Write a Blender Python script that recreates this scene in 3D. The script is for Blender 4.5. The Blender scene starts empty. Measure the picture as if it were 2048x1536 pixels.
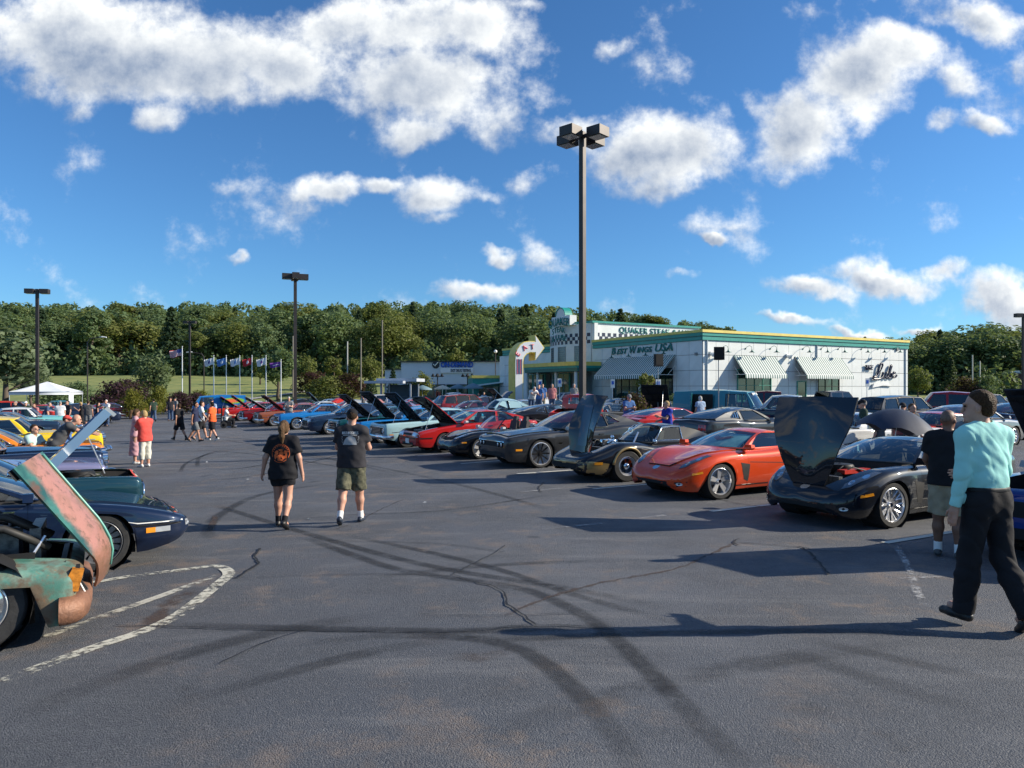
import bpy, bmesh, math, random
import numpy as np
from mathutils import Vector, Matrix, Euler, noise
from mathutils.bvhtree import BVHTree
from mathutils.geometry import tessellate_polygon
R = math.radians
random.seed(7); np.random.seed(7)
SC = bpy.context.scene
COL = SC.collection
# ------------------------------------------------------------------ camera, sun, sky, exposure
EYE = 2.06; FPX = 1440.0; HZ = 776.0
cam = bpy.data.cameras.new('camera'); CAM = bpy.data.objects.new('camera', cam); COL.objects.link(CAM)
cam.sensor_width = 36.0; cam.lens = FPX / 2048 * 36.0; cam.shift_y = (HZ - 768) / 2048
cam.clip_start = 0.05; cam.clip_end = 3000
CAM.location = (0, 0, EYE); CAM.rotation_euler = (R(90), 0, 0)
SC.camera = CAM
SUN_EL, SUN_AZ = 26.0, 3.0          # elevation, degrees the sun stands beyond due right of the view
sd = Vector((math.cos(R(SUN_EL)) * math.cos(R(SUN_AZ)), math.cos(R(SUN_EL)) * math.sin(R(SUN_AZ)), math.sin(R(SUN_EL))))
sun = bpy.data.lights.new('sun', 'SUN'); SUN = bpy.data.objects.new('sun', sun); COL.objects.link(SUN)
sun.energy = 4.8; sun.angle = R(0.5); sun.color = (1.0, 0.90, 0.74)
SUN.rotation_euler = sd.to_track_quat('Z', 'Y').to_euler(); SUN.location = (60, 0, 60)
SC.view_settings.view_transform = 'Standard'; SC.view_settings.look = 'None'
SC.view_settings.gamma = 1.0; SC.view_settings.use_curve_mapping = False
SC.view_settings.exposure = 0.66
SKY_STRENGTH = 0.092
def N(nt, typ, **kw):
 n = nt.nodes.new(typ)
 for k, v in kw.items():
  if k in ('inputs',):
   for i, val in v.items(): n.inputs[i].default_value = val
  else: setattr(n, k, v)
 return n
def mth(nt, op, a, b=None, c=None, clamp=False):
 n = nt.nodes.new('ShaderNodeMath'); n.operation = op; n.use_clamp = clamp
 for i, v in enumerate((a, b, c)):
  if v is None: continue
  if isinstance(v, (int, float)): n.inputs[i].default_value = v
  else: nt.links.new(v, n.inputs[i])
 return n.outputs[0]
def maprange(nt, v, a, b, c=0.0, d=1.0, smooth=True):
 n = nt.nodes.new('ShaderNodeMapRange'); n.interpolation_type = 'SMOOTHSTEP' if smooth else 'LINEAR'
 nt.links.new(v, n.inputs[0])
 for i, x in enumerate((a, b, c, d)): n.inputs[i + 1].default_value = x
 return n.outputs[0]
def mixc(nt, f, a, b, mode='MIX'):
 n = nt.nodes.new('ShaderNodeMix'); n.data_type = 'RGBA'; n.blend_type = mode
 for i, v in ((0, f), (6, a), (7, b)):
  if isinstance(v, (int, float)): n.inputs[i].default_value = v
  elif isinstance(v, tuple): n.inputs[i].default_value = v if len(v) == 4 else (*v, 1)
  else: nt.links.new(v, n.inputs[i])
 return n.outputs[2]
# clouds: ellipses on the gnomonic plane in front (u = x/y, w = z/y), in photo pixels; elsewhere plain noise cover
CLOUDS = [(150, 40, 260, 70, 4, 1), (330, 110, 290, 105, -4, 1.15), (540, 130, 150, 75, -10, 1.1), (330, 225, 85, 45, 20, .85),
          (75, 165, 60, 45, 10, .62), (165, 215, 45, 35, 0, .6), (650, 60, 170, 60, 5, .7),
          (880, 60, 210, 85, -8, 1.0), (860, 170, 170, 75, -6, 1.1), (1000, 235, 75, 60, 30, .8), (830, 265, 75, 38, 20, .85),
          (1330, 300, 165, 80, 6, 1.15), (1290, 375, 90, 40, 0, .9), (1150, 262, 85, 38, 10, .9), (1210, 90, 60, 28, 0, .55), (1065, 350, 70, 40, 0, .62), (1440, 270, 90, 55, -20, .85),
          (1600, 250, 110, 105, -30, 1.1), (1700, 165, 130, 85, -30, 1.05), (1800, 110, 150, 60, -14, .95), (1950, 50, 150, 48, -18, .9), (1580, 20, 110, 40, 0, .6), (1580, 355, 35, 22, 0, .7),
          (1910, 175, 55, 40, 0, .78), (1870, 250, 50, 22, 10, .8), (1960, 262, 70, 20, -12, .8), (2045, 150, 30, 35, 0, .8),
          (640, 392, 66, 36, 4, 1.05), (745, 385, 60, 24, 6, .95), (868, 395, 90, 48, 6, 1.05), (880, 440, 45, 22, 0, .8), (965, 400, 35, 20, 0, .6),
          (950, 580, 90, 22, 4, .95), (1000, 516, 42, 16, 0, .95), (1090, 530, 50, 28, 0, .68), (475, 515, 32, 14, 0, .85), (1420, 489, 30, 12, 0, .95),
          (1365, 552, 40, 14, -20, .55), (1610, 570, 90, 24, -6, 1.0), (1770, 555, 120, 28, -8, 1.0), (1890, 540, 80, 24, 0, .85), (1570, 645, 85, 13, 0, .9), (1720, 655, 70, 11, 0, .9), (1835, 645, 50, 10, 0, .9),
          (2010, 590, 110, 48, -25, 1.05), (1440, 460, 160, 24, 10, .4), (470, 380, 60, 20, 10, .42), (1060, 10, 80, 20, 0, .55), (-120, 80, 200, 90, 0, .9), (2180, 130, 160, 80, 0, .9)]
def build_world():
 w = bpy.data.worlds.new('World'); SC.world = w; w.use_nodes = True
 nt = w.node_tree; nt.nodes.clear()
 out = N(nt, 'ShaderNodeOutputWorld'); bg = N(nt, 'ShaderNodeBackground'); nt.links.new(bg.outputs[0], out.inputs[0])
 sky = N(nt, 'ShaderNodeTexSky', sky_type='NISHITA', sun_disc=False, sun_elevation=R(SUN_EL), sun_rotation=R(90 - SUN_AZ))
 sky.air_density = 1.0; sky.dust_density = 0.25; sky.ozone_density = 3.0
 tc = N(nt, 'ShaderNodeTexCoord'); sep = N(nt, 'ShaderNodeSeparateXYZ'); nt.links.new(tc.outputs['Generated'], sep.inputs[0])
 g = bpy.data.node_groups.new('cloud_density', 'ShaderNodeTree')
 g.interface.new_socket('P', in_out='INPUT', socket_type='NodeSocketVector')
 g.interface.new_socket('D', in_out='OUTPUT', socket_type='NodeSocketFloat'); g.interface.new_socket('L', in_out='OUTPUT', socket_type='NodeSocketFloat')
 gi = N(g, 'NodeGroupInput'); go = N(g, 'NodeGroupOutput')
 wn = N(g, 'ShaderNodeTexNoise', inputs={'Scale': 5.0, 'Detail': 5.0, 'Roughness': .62}); g.links.new(gi.outputs[0], wn.inputs['Vector'])
 off = N(g, 'ShaderNodeVectorMath', operation='SUBTRACT'); g.links.new(wn.outputs['Color'], off.inputs[0]); off.inputs[1].default_value = (.5, .5, .5)
 sc = N(g, 'ShaderNodeVectorMath', operation='SCALE'); g.links.new(off.outputs[0], sc.inputs[0]); sc.inputs['Scale'].default_value = .12
 ad = N(g, 'ShaderNodeVectorMath', operation='ADD'); g.links.new(gi.outputs[0], ad.inputs[0]); g.links.new(sc.outputs[0], ad.inputs[1])
 acc = side = tot = None
 for (cx, cy, rx, ry, ang, wt) in CLOUDS:
  mp = N(g, 'ShaderNodeMapping', vector_type='TEXTURE'); g.links.new(ad.outputs[0], mp.inputs[0])
  mp.inputs[1].default_value = ((cx - 1024) / FPX, (HZ - cy) / FPX, 0); mp.inputs[2].default_value = (0, 0, R(ang))
  mp.inputs[3].default_value = (rx / FPX * 1.78, ry / FPX * 1.78, 1)
  ln = N(g, 'ShaderNodeVectorMath', operation='LENGTH'); g.links.new(mp.outputs[0], ln.inputs[0])
  m = maprange(g, ln.outputs['Value'], 0.0, 1.0, wt, 0.0)
  dt = N(g, 'ShaderNodeVectorMath', operation='DOT_PRODUCT'); g.links.new(mp.outputs[0], dt.inputs[0]); dt.inputs[1].default_value = (.55, .84, 0)
  ml = mth(g, 'MULTIPLY', m, dt.outputs['Value'])
  acc = m if acc is None else mth(g, 'SMOOTH_MAX', acc, m, .25)
  side = ml if side is None else mth(g, 'ADD', side, ml); tot = m if tot is None else mth(g, 'ADD', tot, m)
 def fbm(o):
  v = N(g, 'ShaderNodeVectorMath', operation='ADD'); g.links.new(gi.outputs[0], v.inputs[0]); v.inputs[1].default_value = o
  fb = N(g, 'ShaderNodeTexNoise', inputs={'Scale': 7.0, 'Detail': 11.0, 'Roughness': .63}); g.links.new(v.outputs[0], fb.inputs['Vector']); return fb.outputs['Fac']
 f0, f1 = fbm((0, 0, 0)), fbm((.018, .022, 0))
 d = mth(g, 'ADD', acc, mth(g, 'MULTIPLY', mth(g, 'SUBTRACT', f0, .5), 2.3)); g.links.new(d, go.inputs[0])
 lt = mth(g, 'ADD', mth(g, 'MULTIPLY', mth(g, 'SUBTRACT', f0, f1), 2.4), mth(g, 'MULTIPLY', mth(g, 'DIVIDE', side, mth(g, 'ADD', tot, .05)), 1.15)); g.links.new(lt, go.inputs[1])
 yc = mth(nt, 'MAXIMUM', sep.outputs[1], 0.08)
 cb = N(nt, 'ShaderNodeCombineXYZ'); nt.links.new(mth(nt, 'DIVIDE', sep.outputs[0], yc), cb.inputs[0]); nt.links.new(mth(nt, 'DIVIDE', sep.outputs[2], yc), cb.inputs[1])
 gn = nt.nodes.new('ShaderNodeGroup'); gn.node_tree = g; nt.links.new(cb.outputs[0], gn.inputs[0]); d0 = gn.outputs[0]
 # the rest of the dome: the same kind of broken cloud
 pl = N(nt, 'ShaderNodeCombineXYZ'); zz = mth(nt, 'ADD', mth(nt, 'MAXIMUM', sep.outputs[2], 0), .12)
 nt.links.new(mth(nt, 'DIVIDE', sep.outputs[0], zz), pl.inputs[0]); nt.links.new(mth(nt, 'DIVIDE', sep.outputs[1], zz), pl.inputs[1])
 n2 = N(nt, 'ShaderNodeTexNoise', inputs={'Scale': 1.1, 'Detail': 8.0, 'Roughness': .56}); nt.links.new(pl.outputs[0], n2.inputs['Vector'])
 d2 = mth(nt, 'MULTIPLY', mth(nt, 'SUBTRACT', n2.outputs['Fac'], .46), 4.5)
 front = maprange(nt, sep.outputs[1], .30, .52)
 dmix = mth(nt, 'ADD', mth(nt, 'MULTIPLY', d0, front), mth(nt, 'MULTIPLY', d2, mth(nt, 'SUBTRACT', 1.0, front)))
 alpha = maprange(nt, dmix, .28, .92)
 alpha = mth(nt, 'MULTIPLY', alpha, maprange(nt, sep.outputs[2], .0, .05))
 lit = mth(nt, 'ADD', .72, gn.outputs[1])
 thick = maprange(nt, d0, .6, 1.4)
 lit = mth(nt, 'SUBTRACT', lit, mth(nt, 'MULTIPLY', thick, .52))
 lit = mth(nt, 'ADD', mth(nt, 'MULTIPLY', lit, front), mth(nt, 'MULTIPLY', .6, mth(nt, 'SUBTRACT', 1.0, front)), clamp=True)
 ccol = mixc(nt, lit, (1.9, 2.5, 3.6), (8.2, 8.3, 8.1))
 tint = mixc(nt, 1.0, sky.outputs[0], (.44, .76, 1.04), 'MULTIPLY')
 fin = mixc(nt, alpha, tint, ccol)
 nt.links.new(fin, bg.inputs[0]); bg.inputs[1].default_value = SKY_STRENGTH
 w.cycles.sampling_method = 'MANUAL'; w.cycles.sample_map_resolution = 512
build_world()
SC.cycles.max_bounces = 8; SC.cycles.transparent_max_bounces = 12; SC.cycles.glossy_bounces = 3; SC.cycles.transmission_bounces = 4; SC.cycles.diffuse_bounces = 3
SC.cycles.caustics_reflective = False; SC.cycles.caustics_refractive = False
# ------------------------------------------------------------------ terrain height and picture-to-place helpers
def sstep(a, b, x):
 t = min(1.0, max(0.0, (x - a) / (b - a))); return t * t * (3 - 2 * t)
def zlot(x, y):
 return 0.02 * max(-25.0, min(0.0, x)) + 0.3 * math.exp(-(y / 7.0) ** 2)
def zhill(x, y):
 q = x / max(y, 40.0)
 side = 1.0 - .70 * sstep(.10, .62, q)
 z = -0.55 + 5.2 * sstep(78, 150, y) * (1 - .55 * sstep(-.1, .3, q)) + 19 * side * sstep(140, 300, y)
 return z + .5 * noise.noise((x * .02, y * .02, 1.3)) * sstep(85, 130, y)
def ground(px, py):
 """Point of the lot seen at photo pixel (px, py)."""
 y = 20.0
 for _ in range(40):
  x = (px - 1024) / FPX * y
  y = 0.5 * y + 0.5 * FPX * (EYE - zlot(x, y)) / max(py - HZ, 4)
 return Vector(((px - 1024) / FPX * y, y, zlot((px - 1024) / FPX * y, y)))
def at(px, Y, z=None):
 x = (px - 1024) / FPX * Y
 return Vector((x, Y, zlot(x, Y) if z is None else z))
def zpx(py, Y): return EYE + (HZ - py) / FPX * Y
# ------------------------------------------------------------------ objects
def tag(o, label=None, cat=None, group=None, kind=None):
 if label: o['label'] = label
 if cat: o['category'] = cat
 if group: o['group'] = group
 if kind: o['kind'] = kind
 return o
def empty(name, loc=(0, 0, 0), rz=0.0, label=None, cat=None, group=None):
 o = bpy.data.objects.new(name, None); COL.objects.link(o); o.empty_display_size = .2
 o.location = loc; o.rotation_euler = (0, 0, rz)
 return tag(o, label, cat, group)
def link_mesh(name, me, parent=None, loc=None, rot=None):
 o = bpy.data.objects.new(name, me); COL.objects.link(o)
 if parent is not None: o.parent = parent
 if loc is not None: o.location = loc
 if rot is not None: o.rotation_euler = rot
 return o
def copy_tree(o, parent=None):
 c = o.copy(); COL.objects.link(c)
 if parent is not None: c.parent = parent
 for ch in list(o.children): copy_tree(ch, c)
 return c
def recolor(o, mat, slot=0):
 o.material_slots[slot].link = 'OBJECT'; o.material_slots[slot].material = mat
class MB:
 """Collects shapes that become ONE mesh object."""
 def __init__(s): s.v = []; s.f = []; s.m = []
 def add(s, vs, fs, mi=0):
  b = len(s.v); s.v.extend([tuple(p) for p in vs]); s.f.extend([tuple(i + b for i in f) for f in fs]); s.m.extend([mi] * len(fs)); return s
 def box(s, c, d, rz=0.0, mi=0, M=None):
  hx, hy, hz = d[0] / 2, d[1] / 2, d[2] / 2; cs, sn = math.cos(rz), math.sin(rz); vs = []
  for z in (-hz, hz):
   for x, y in ((-hx, -hy), (hx, -hy), (hx, hy), (-hx, hy)):
    p = Vector((c[0] + x * cs - y * sn, c[1] + x * sn + y * cs, c[2] + z)); vs.append(M @ p if M else p)
  return s.add(vs, [(3, 2, 1, 0), (4, 5, 6, 7), (0, 1, 5, 4), (1, 2, 6, 5), (2, 3, 7, 6), (3, 0, 4, 7)], mi)
 def tube(s, pts, r, n=8, mi=0, cap=True, flat=1.0):
  pts = [Vector(p) for p in pts]; m = len(pts); rs = r if isinstance(r, (list, tuple)) else [r] * m; vs = []; up = None
  for i, p in enumerate(pts):
   t = (pts[min(i + 1, m - 1)] - pts[max(i - 1, 0)]).normalized()
   if up is None: up = Vector((0, 0, 1)) if abs(t.z) < .9 else Vector((1, 0, 0))
   a = t.cross(up).normalized(); b = a.cross(t).normalized(); up = b
   for k in range(n):
    q = 2 * math.pi * k / n; vs.append(p + (a * math.cos(q) + b * math.sin(q) * flat) * rs[i])
  fs = [(i * n + k, i * n + (k + 1) % n, (i + 1) * n + (k + 1) % n, (i + 1) * n + k) for i in range(m - 1) for k in range(n)]
  if cap: fs += [tuple(range(n))[::-1], tuple((m - 1) * n + k for k in range(n))]
  return s.add(vs, fs, mi)
 def lathe(s, prof, n=24, M=None, mi=0, arc=None):
  """prof (r, h) about local z; M places it."""
  a0, a1 = arc or (0, 2 * math.pi); full = arc is None; k1 = n if full else n + 1; vs = []
  for r, h in prof:
   for k in range(k1):
    a = a0 + (a1 - a0) * k / n; p = Vector((r * math.cos(a), r * math.sin(a), h)); vs.append(M @ p if M else p)
  fs = []
  for i in range(len(prof) - 1):
   for k in range(n):
    k2 = (k + 1) % k1; fs.append((i * k1 + k, i * k1 + k2, (i + 1) * k1 + k2, (i + 1) * k1 + k))
  return s.add(vs, fs, mi)
 def prism(s, poly, h0, h1, M=None, mi=0):
  """2-D polygon (x, y) extruded from h0 to h1 along z, placed by M."""
  n = len(poly); vs = [Vector((x, y, h)) for h in (h0, h1) for x, y in poly]
  if M: vs = [M @ p for p in vs]
  tr = tessellate_polygon([[Vector((x, y, 0)) for x, y in poly]])
  area = sum(poly[i][0] * poly[(i + 1) % n][1] - poly[(i + 1) % n][0] * poly[i][1] for i in range(n))
  fs = []
  for t in tr:
   a, b, c = [Vector(poly[i]) for i in t]
   if (b - a).cross(c - a) < 0: t = t[::-1]
   fs += [tuple(t)[::-1], tuple(i + n for i in t)]
  for i in range(n):
   j = (i + 1) % n; q = (i, j, j + n, i + n); fs.append(q if area > 0 else q[::-1])
  return s.add(vs, fs, mi)
 def grid(s, fn, nu, nv, mi=0, flip=False):
  vs = [fn(i / nu, j / nv) for i in range(nu + 1) for j in range(nv + 1)]
  fs = [(i * (nv + 1) + j, (i + 1) * (nv + 1) + j, (i + 1) * (nv + 1) + j + 1, i * (nv + 1) + j + 1) for i in range(nu) for j in range(nv)]
  return s.add(vs, [f[::-1] for f in fs] if flip else fs, mi)
 def mesh(s, name, mats, smooth=None):
  me = bpy.data.meshes.new(name); me.from_pydata(s.v, [], s.f)
  for m in (mats if isinstance(mats, (list, tuple)) else [mats]): me.materials.append(m)
  if any(s.m): me.polygons.foreach_set('material_index', s.m)
  fix(me, smooth); return me
 def build(s, name, mats, parent=None, smooth=None, loc=None, rot=None):
  return link_mesh(name, s.mesh(name, mats, smooth), parent, loc, rot)
def fix(me, smooth):
 bm = bmesh.new(); bm.from_mesh(me); bmesh.ops.remove_doubles(bm, verts=bm.verts, dist=1e-5); bmesh.ops.recalc_face_normals(bm, faces=bm.faces) if smooth != 'keep' else None
 bm.to_mesh(me); bm.free()
 if smooth:
  me.polygons.foreach_set('use_smooth', [True] * len(me.polygons))
  if smooth not in ('keep', 'all'): me.set_sharp_from_angle(angle=R(smooth if isinstance(smooth, (int, float)) and smooth > 1 else 38))
 me.update()
# ------------------------------------------------------------------ materials
MATS = {}
def mat(name, col, rough=.5, metal=0.0, coat=0.0, spec=.5, var=0.0, scale=8.0, bump=0.0, col2=None, emit=None, sub=0.0, detail=6.0, bscale=None):
 if name in MATS: return MATS[name]
 m = bpy.data.materials.new(name); m.use_nodes = True; nt = m.node_tree; b = nt.nodes['Principled BSDF']; MATS[name] = m
 b.inputs['Base Color'].default_value = (*col, 1); b.inputs['Roughness'].default_value = rough; b.inputs['Metallic'].default_value = metal
 b.inputs['Coat Weight'].default_value = coat; b.inputs['Coat Roughness'].default_value = .03; b.inputs['Specular IOR Level'].default_value = spec
 if var or bump or col2:
  tc = N(nt, 'ShaderNodeTexCoord'); no = N(nt, 'ShaderNodeTexNoise', inputs={'Scale': scale, 'Detail': detail, 'Roughness': .6})
  nt.links.new(tc.outputs['Object'], no.inputs['Vector'])
  if col2 or var:
   c2 = col2 or tuple(max(0, c * (1 - var)) for c in col); c1 = col if col2 else tuple(min(1, c * (1 + var)) for c in col)
   f = maprange(nt, no.outputs['Fac'], .32, .68); nt.links.new(mixc(nt, f, c1, c2), b.inputs['Base Color'])
  if bump:
   bn = N(nt, 'ShaderNodeBump', inputs={'Strength': bump, 'Distance': .02})
   if bscale:
    n2 = N(nt, 'ShaderNodeTexNoise', inputs={'Scale': bscale, 'Detail': 4.0}); nt.links.new(tc.outputs['Object'], n2.inputs['Vector']); nt.links.new(n2.outputs['Fac'], bn.inputs['Height'])
   else: nt.links.new(no.outputs['Fac'], bn.inputs['Height'])
   nt.links.new(bn.outputs[0], b.inputs['Normal'])
 if emit: b.inputs['Emission Color'].default_value = (*emit[0], 1); b.inputs['Emission Strength'].default_value = emit[1]
 return m
def paint(col, flake=.0, rough=.32):
 k = 'car_paint_%02d%02d%02d_%d' % (*[int(c * 99) for c in col], int(flake * 9))
 if k in MATS: return MATS[k]
 m = mat(k, col, rough + .1, flake * .6, 1.0, .08); nt = m.node_tree; b = nt.nodes['Principled BSDF']
 tc = N(nt, 'ShaderNodeTexCoord'); no = N(nt, 'ShaderNodeTexNoise', inputs={'Scale': 3.0, 'Detail': 8.0, 'Roughness': .7}); nt.links.new(tc.outputs['Object'], no.inputs['Vector'])
 nt.links.new(maprange(nt, no.outputs['Fac'], .35, .75, .008, .05), b.inputs['Coat Roughness'])      # dust film
 nt.links.new(mixc(nt, maprange(nt, no.outputs['Fac'], .5, .8, 0, .03), (*col, 1), (.30, .28, .25, 1)), b.inputs['Base Color'])
 return m
def glass(name, tint, dark=.0):
 if name in MATS: return MATS[name]
 m = bpy.data.materials.new(name); m.use_nodes = True; nt = m.node_tree; nt.nodes.clear(); MATS[name] = m
 o = N(nt, 'ShaderNodeOutputMaterial'); t = N(nt, 'ShaderNodeBsdfTransparent'); t.inputs[0].default_value = (*tint, 1)
 gl = N(nt, 'ShaderNodeBsdfGlossy'); gl.inputs['Roughness'].default_value = .012; gl.inputs['Color'].default_value = (1, 1, 1, 1)
 fr = N(nt, 'ShaderNodeFresnel'); fr.inputs[0].default_value = 1.55
 geo = N(nt, 'ShaderNodeNewGeometry')
 f = mth(nt, 'ADD', mth(nt, 'MULTIPLY', fr.outputs[0], 1.25), .03, clamp=True)
 bk = mth(nt, 'MULTIPLY', f, mth(nt, 'SUBTRACT', 1.0, geo.outputs['Backfacing']))
 mx = N(nt, 'ShaderNodeMixShader'); nt.links.new(bk, mx.inputs[0]); nt.links.new(t.outputs[0], mx.inputs[1]); nt.links.new(gl.outputs[0], mx.inputs[2])
 nt.links.new(mx.outputs[0], o.inputs[0]); return m
GLASS = glass('car_glass', (.60, .66, .65)); DGLASS = glass('tinted_car_glass', (.10, .11, .12))
CHROME = mat('chrome', (.78, .79, .80), .07, 1.0, var=.04, scale=5); STEEL = mat('polished_alloy', (.78, .78, .79), .28, .70)
DARKRIM = mat('black_alloy', (.03, .03, .032), .28, .6, .5); RUBBER = mat('tyre_rubber', (.022, .022, .023), .78, var=.25, scale=14, bump=.3)
BLACK = mat('black_plastic', (.013, .013, .015), .55, var=.2, scale=10, spec=.2); GAP = mat('dark_liner_recess_shade', (.006, .006, .007), .8)  # liner black also puts recess shade into the colour of grille and vent openings
TRIM = mat('black_trim', (.012, .012, .013), .35); INTER = mat('dark_upholstery', (.035, .033, .034), .7, var=.2, scale=12, bump=.2)
LENS = mat('clear_lens', (.55, .58, .62), .08, .35, 1.0); LENSD = mat('smoked_lens', (.10, .11, .125), .06, .3, 1.0); HUND = mat('hood_underside', (.012, .014, .02), .45, var=.3, scale=7); AMBER = mat('amber_lens', (.85, .32, .02), .2, 0, 1.0); REDL = mat('red_lens', (.45, .01, .012), .2, 0, 1.0)
WHITE = mat('white_paint', (.78, .78, .76), .45, var=.05, scale=6); ENGM = mat('engine_cast_metal', (.16, .16, .16), .45, .7, var=.4, scale=18)
ENGR = mat('engine_red_paint', (.45, .03, .02), .35, var=.15, scale=9); HOSE = mat('rubber_hose', (.02, .02, .02), .6)
# ================================================================== the ground
def asphalt():
 m = bpy.data.materials.new('asphalt'); m.use_nodes = True; nt = m.node_tree; b = nt.nodes['Principled BSDF']
 tc = N(nt, 'ShaderNodeTexCoord'); P = tc.outputs['Object']
 def noi(sc, det=6.0, ro=.6, vec=P):
  n = N(nt, 'ShaderNodeTexNoise', inputs={'Scale': sc, 'Detail': det, 'Roughness': ro}); nt.links.new(vec, n.inputs['Vector']); return n.outputs['Fac']
 vo = N(nt, 'ShaderNodeTexVoronoi', inputs={'Scale': 105.0}); nt.links.new(P, vo.inputs['Vector'])
 vcol = N(nt, 'ShaderNodeSeparateColor'); nt.links.new(vo.outputs['Color'], vcol.inputs[0])
 big, mid, wear = noi(.10, 4), noi(.55, 7, .65), noi(1.7, 8, .7)
 st = N(nt, 'ShaderNodeMapping'); st.inputs[2].default_value = (0, 0, R(8)); st.inputs[3].default_value = (.35, 1.7, 1); nt.links.new(P, st.inputs[0])
 streak = noi(1.2, 7, .65, st.outputs[0])
 c = mixc(nt, maprange(nt, big, .35, .68), (.078, .085, .099), (.122, .129, .144))
 c = mixc(nt, maprange(nt, mid, .40, .66, 0, .7), c, (.068, .073, .083))
 c = mixc(nt, maprange(nt, streak, .50, .72, 0, .75), c, (.165, .166, .172))
 tan = mth(nt, 'MULTIPLY', maprange(nt, wear, .50, .66, 0, .70), maprange(nt, noi(.38, 5, .6), .42, .58))
 c = mixc(nt, tan, c, (.215, .165, .13))
 agg = maprange(nt, vcol.outputs[0], .45, 1.0, .0, .6)
 c = mixc(nt, mth(nt, 'MULTIPLY', agg, maprange(nt, noi(30, 3), .35, .6)), c, (.19, .19, .195))
 pits = maprange(nt, noi(42, 5, .75), .58, .70, 0, .85)
 c = mixc(nt, pits, c, (.013, .013, .015))
 oil = mth(nt, 'MULTIPLY', maprange(nt, noi(.8, 3, .5), .66, .74, 0, .6), 1.0)
 c = mixc(nt, oil, c, (.017, .017, .019))
 nt.links.new(c, b.inputs['Base Color'])
 nt.links.new(maprange(nt, mid, .3, .7, .62, .86), b.inputs['Roughness']); b.inputs['Specular IOR Level'].default_value = .38
 h = mth(nt, 'ADD', mth(nt, 'MULTIPLY', vo.outputs['Distance'], -.9), mth(nt, 'MULTIPLY', noi(42, 5, .75), -1.6))
 bn = N(nt, 'ShaderNodeBump', inputs={'Strength': .75, 'Distance': .012}); nt.links.new(h, bn.inputs['Height']); nt.links.new(bn.outputs[0], b.inputs['Normal'])
 return m
def worn(name, col, lo, hi, scale=14.0, rough=.8, top=1.0, soft=False):
 """A coat worn through by noise to whatever lies under it."""
 m = bpy.data.materials.new(name); m.use_nodes = True; nt = m.node_tree; b = nt.nodes['Principled BSDF']; o = nt.nodes['Material Output']
 b.inputs['Base Color'].default_value = (*col, 1); b.inputs['Roughness'].default_value = rough
 tc = N(nt, 'ShaderNodeTexCoord'); n = N(nt, 'ShaderNodeTexNoise', inputs={'Scale': scale, 'Detail': 8.0, 'Roughness': .72}); nt.links.new(tc.outputs['Object'], n.inputs['Vector'])
 n2 = N(nt, 'ShaderNodeTexNoise', inputs={'Scale': scale * .12, 'Detail': 3.0}); nt.links.new(tc.outputs['Object'], n2.inputs['Vector'])
 f = maprange(nt, mth(nt, 'ADD', mth(nt, 'MULTIPLY', n.outputs['Fac'], .6), mth(nt, 'MULTIPLY', n2.outputs['Fac'], .4)), lo, hi, 0, top)
 if soft: f = mth(nt, 'MULTIPLY', f, N(nt, 'ShaderNodeAttribute', attribute_name='edge').outputs['Fac'])
 t = N(nt, 'ShaderNodeBsdfTransparent'); mx = N(nt, 'ShaderNodeMixShader'); nt.links.new(f, mx.inputs[0]); nt.links.new(t.outputs[0], mx.inputs[1]); nt.links.new(b.outputs[0], mx.inputs[2]); nt.links.new(mx.outputs[0], o.inputs[0])
 return m
M_GRASS = mat('meadow_grass', (.25, .26, .075), .9, col2=(.13, .175, .05), scale=.35, bump=.6, bscale=14, detail=10)
def build_ground():
 xs = np.concatenate([np.arange(-64, -14, 2.), np.arange(-14, 16, .5), np.arange(16, 93, 3.)]); ys = np.concatenate([np.arange(-24, 2, 1.), np.arange(2, 30, .4), np.arange(30, 79, 2.)])
 nx, ny = len(xs), len(ys)
 v = [(x, y, zlot(x, y)) for x in xs for y in ys]
 f = [(i * ny + j, (i + 1) * ny + j, (i + 1) * ny + j + 1, i * ny + j + 1) for i in range(nx - 1) for j in range(ny - 1)]
 mb = MB(); mb.add(v, f); tag(mb.build('parking_lot', asphalt(), smooth='keep'), kind='structure')
 # land under and beyond the lot, out to the wooded hill
 xs = np.concatenate([np.arange(-420, -70, 14.), np.arange(-70, 100, 5.), np.arange(100, 430, 14.)]); ys = np.concatenate([np.arange(-60, 76, 6.), np.arange(79, 330, 5.), np.arange(330, 700, 25.)])
 nx, ny = len(xs), len(ys)
 def zl(x, y):
  if -66 < x < 95 and -26 < y < 80: return -1.0
  return zhill(x, y) if y > 78 else -.62
 v = [(x, y, zl(x, y)) for x in xs for y in ys]
 f = [(i * ny + j, (i + 1) * ny + j, (i + 1) * ny + j + 1, i * ny + j + 1) for i in range(nx - 1) for j in range(ny - 1)]
 mb = MB(); mb.add(v, f); tag(mb.build('terrain', M_GRASS, smooth='keep'), kind='structure')
build_ground()
def smooth_path(pts, step):
 pts = [Vector(p) for p in pts]; out = []
 for i in range(len(pts) - 1):
  p0, p1, p2, p3 = pts[max(i - 1, 0)], pts[i], pts[i + 1], pts[min(i + 2, len(pts) - 1)]
  n = max(1, int((p2 - p1).length / step))
  for k in range(n):
   t = k / n; out.append(.5 * ((2 * p1) + (p2 - p0) * t + (2 * p0 - 5 * p1 + 4 * p2 - p3) * t * t + (3 * p1 - p0 - 3 * p2 + p3) * t ** 3))
 return out + [pts[-1]]
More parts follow.
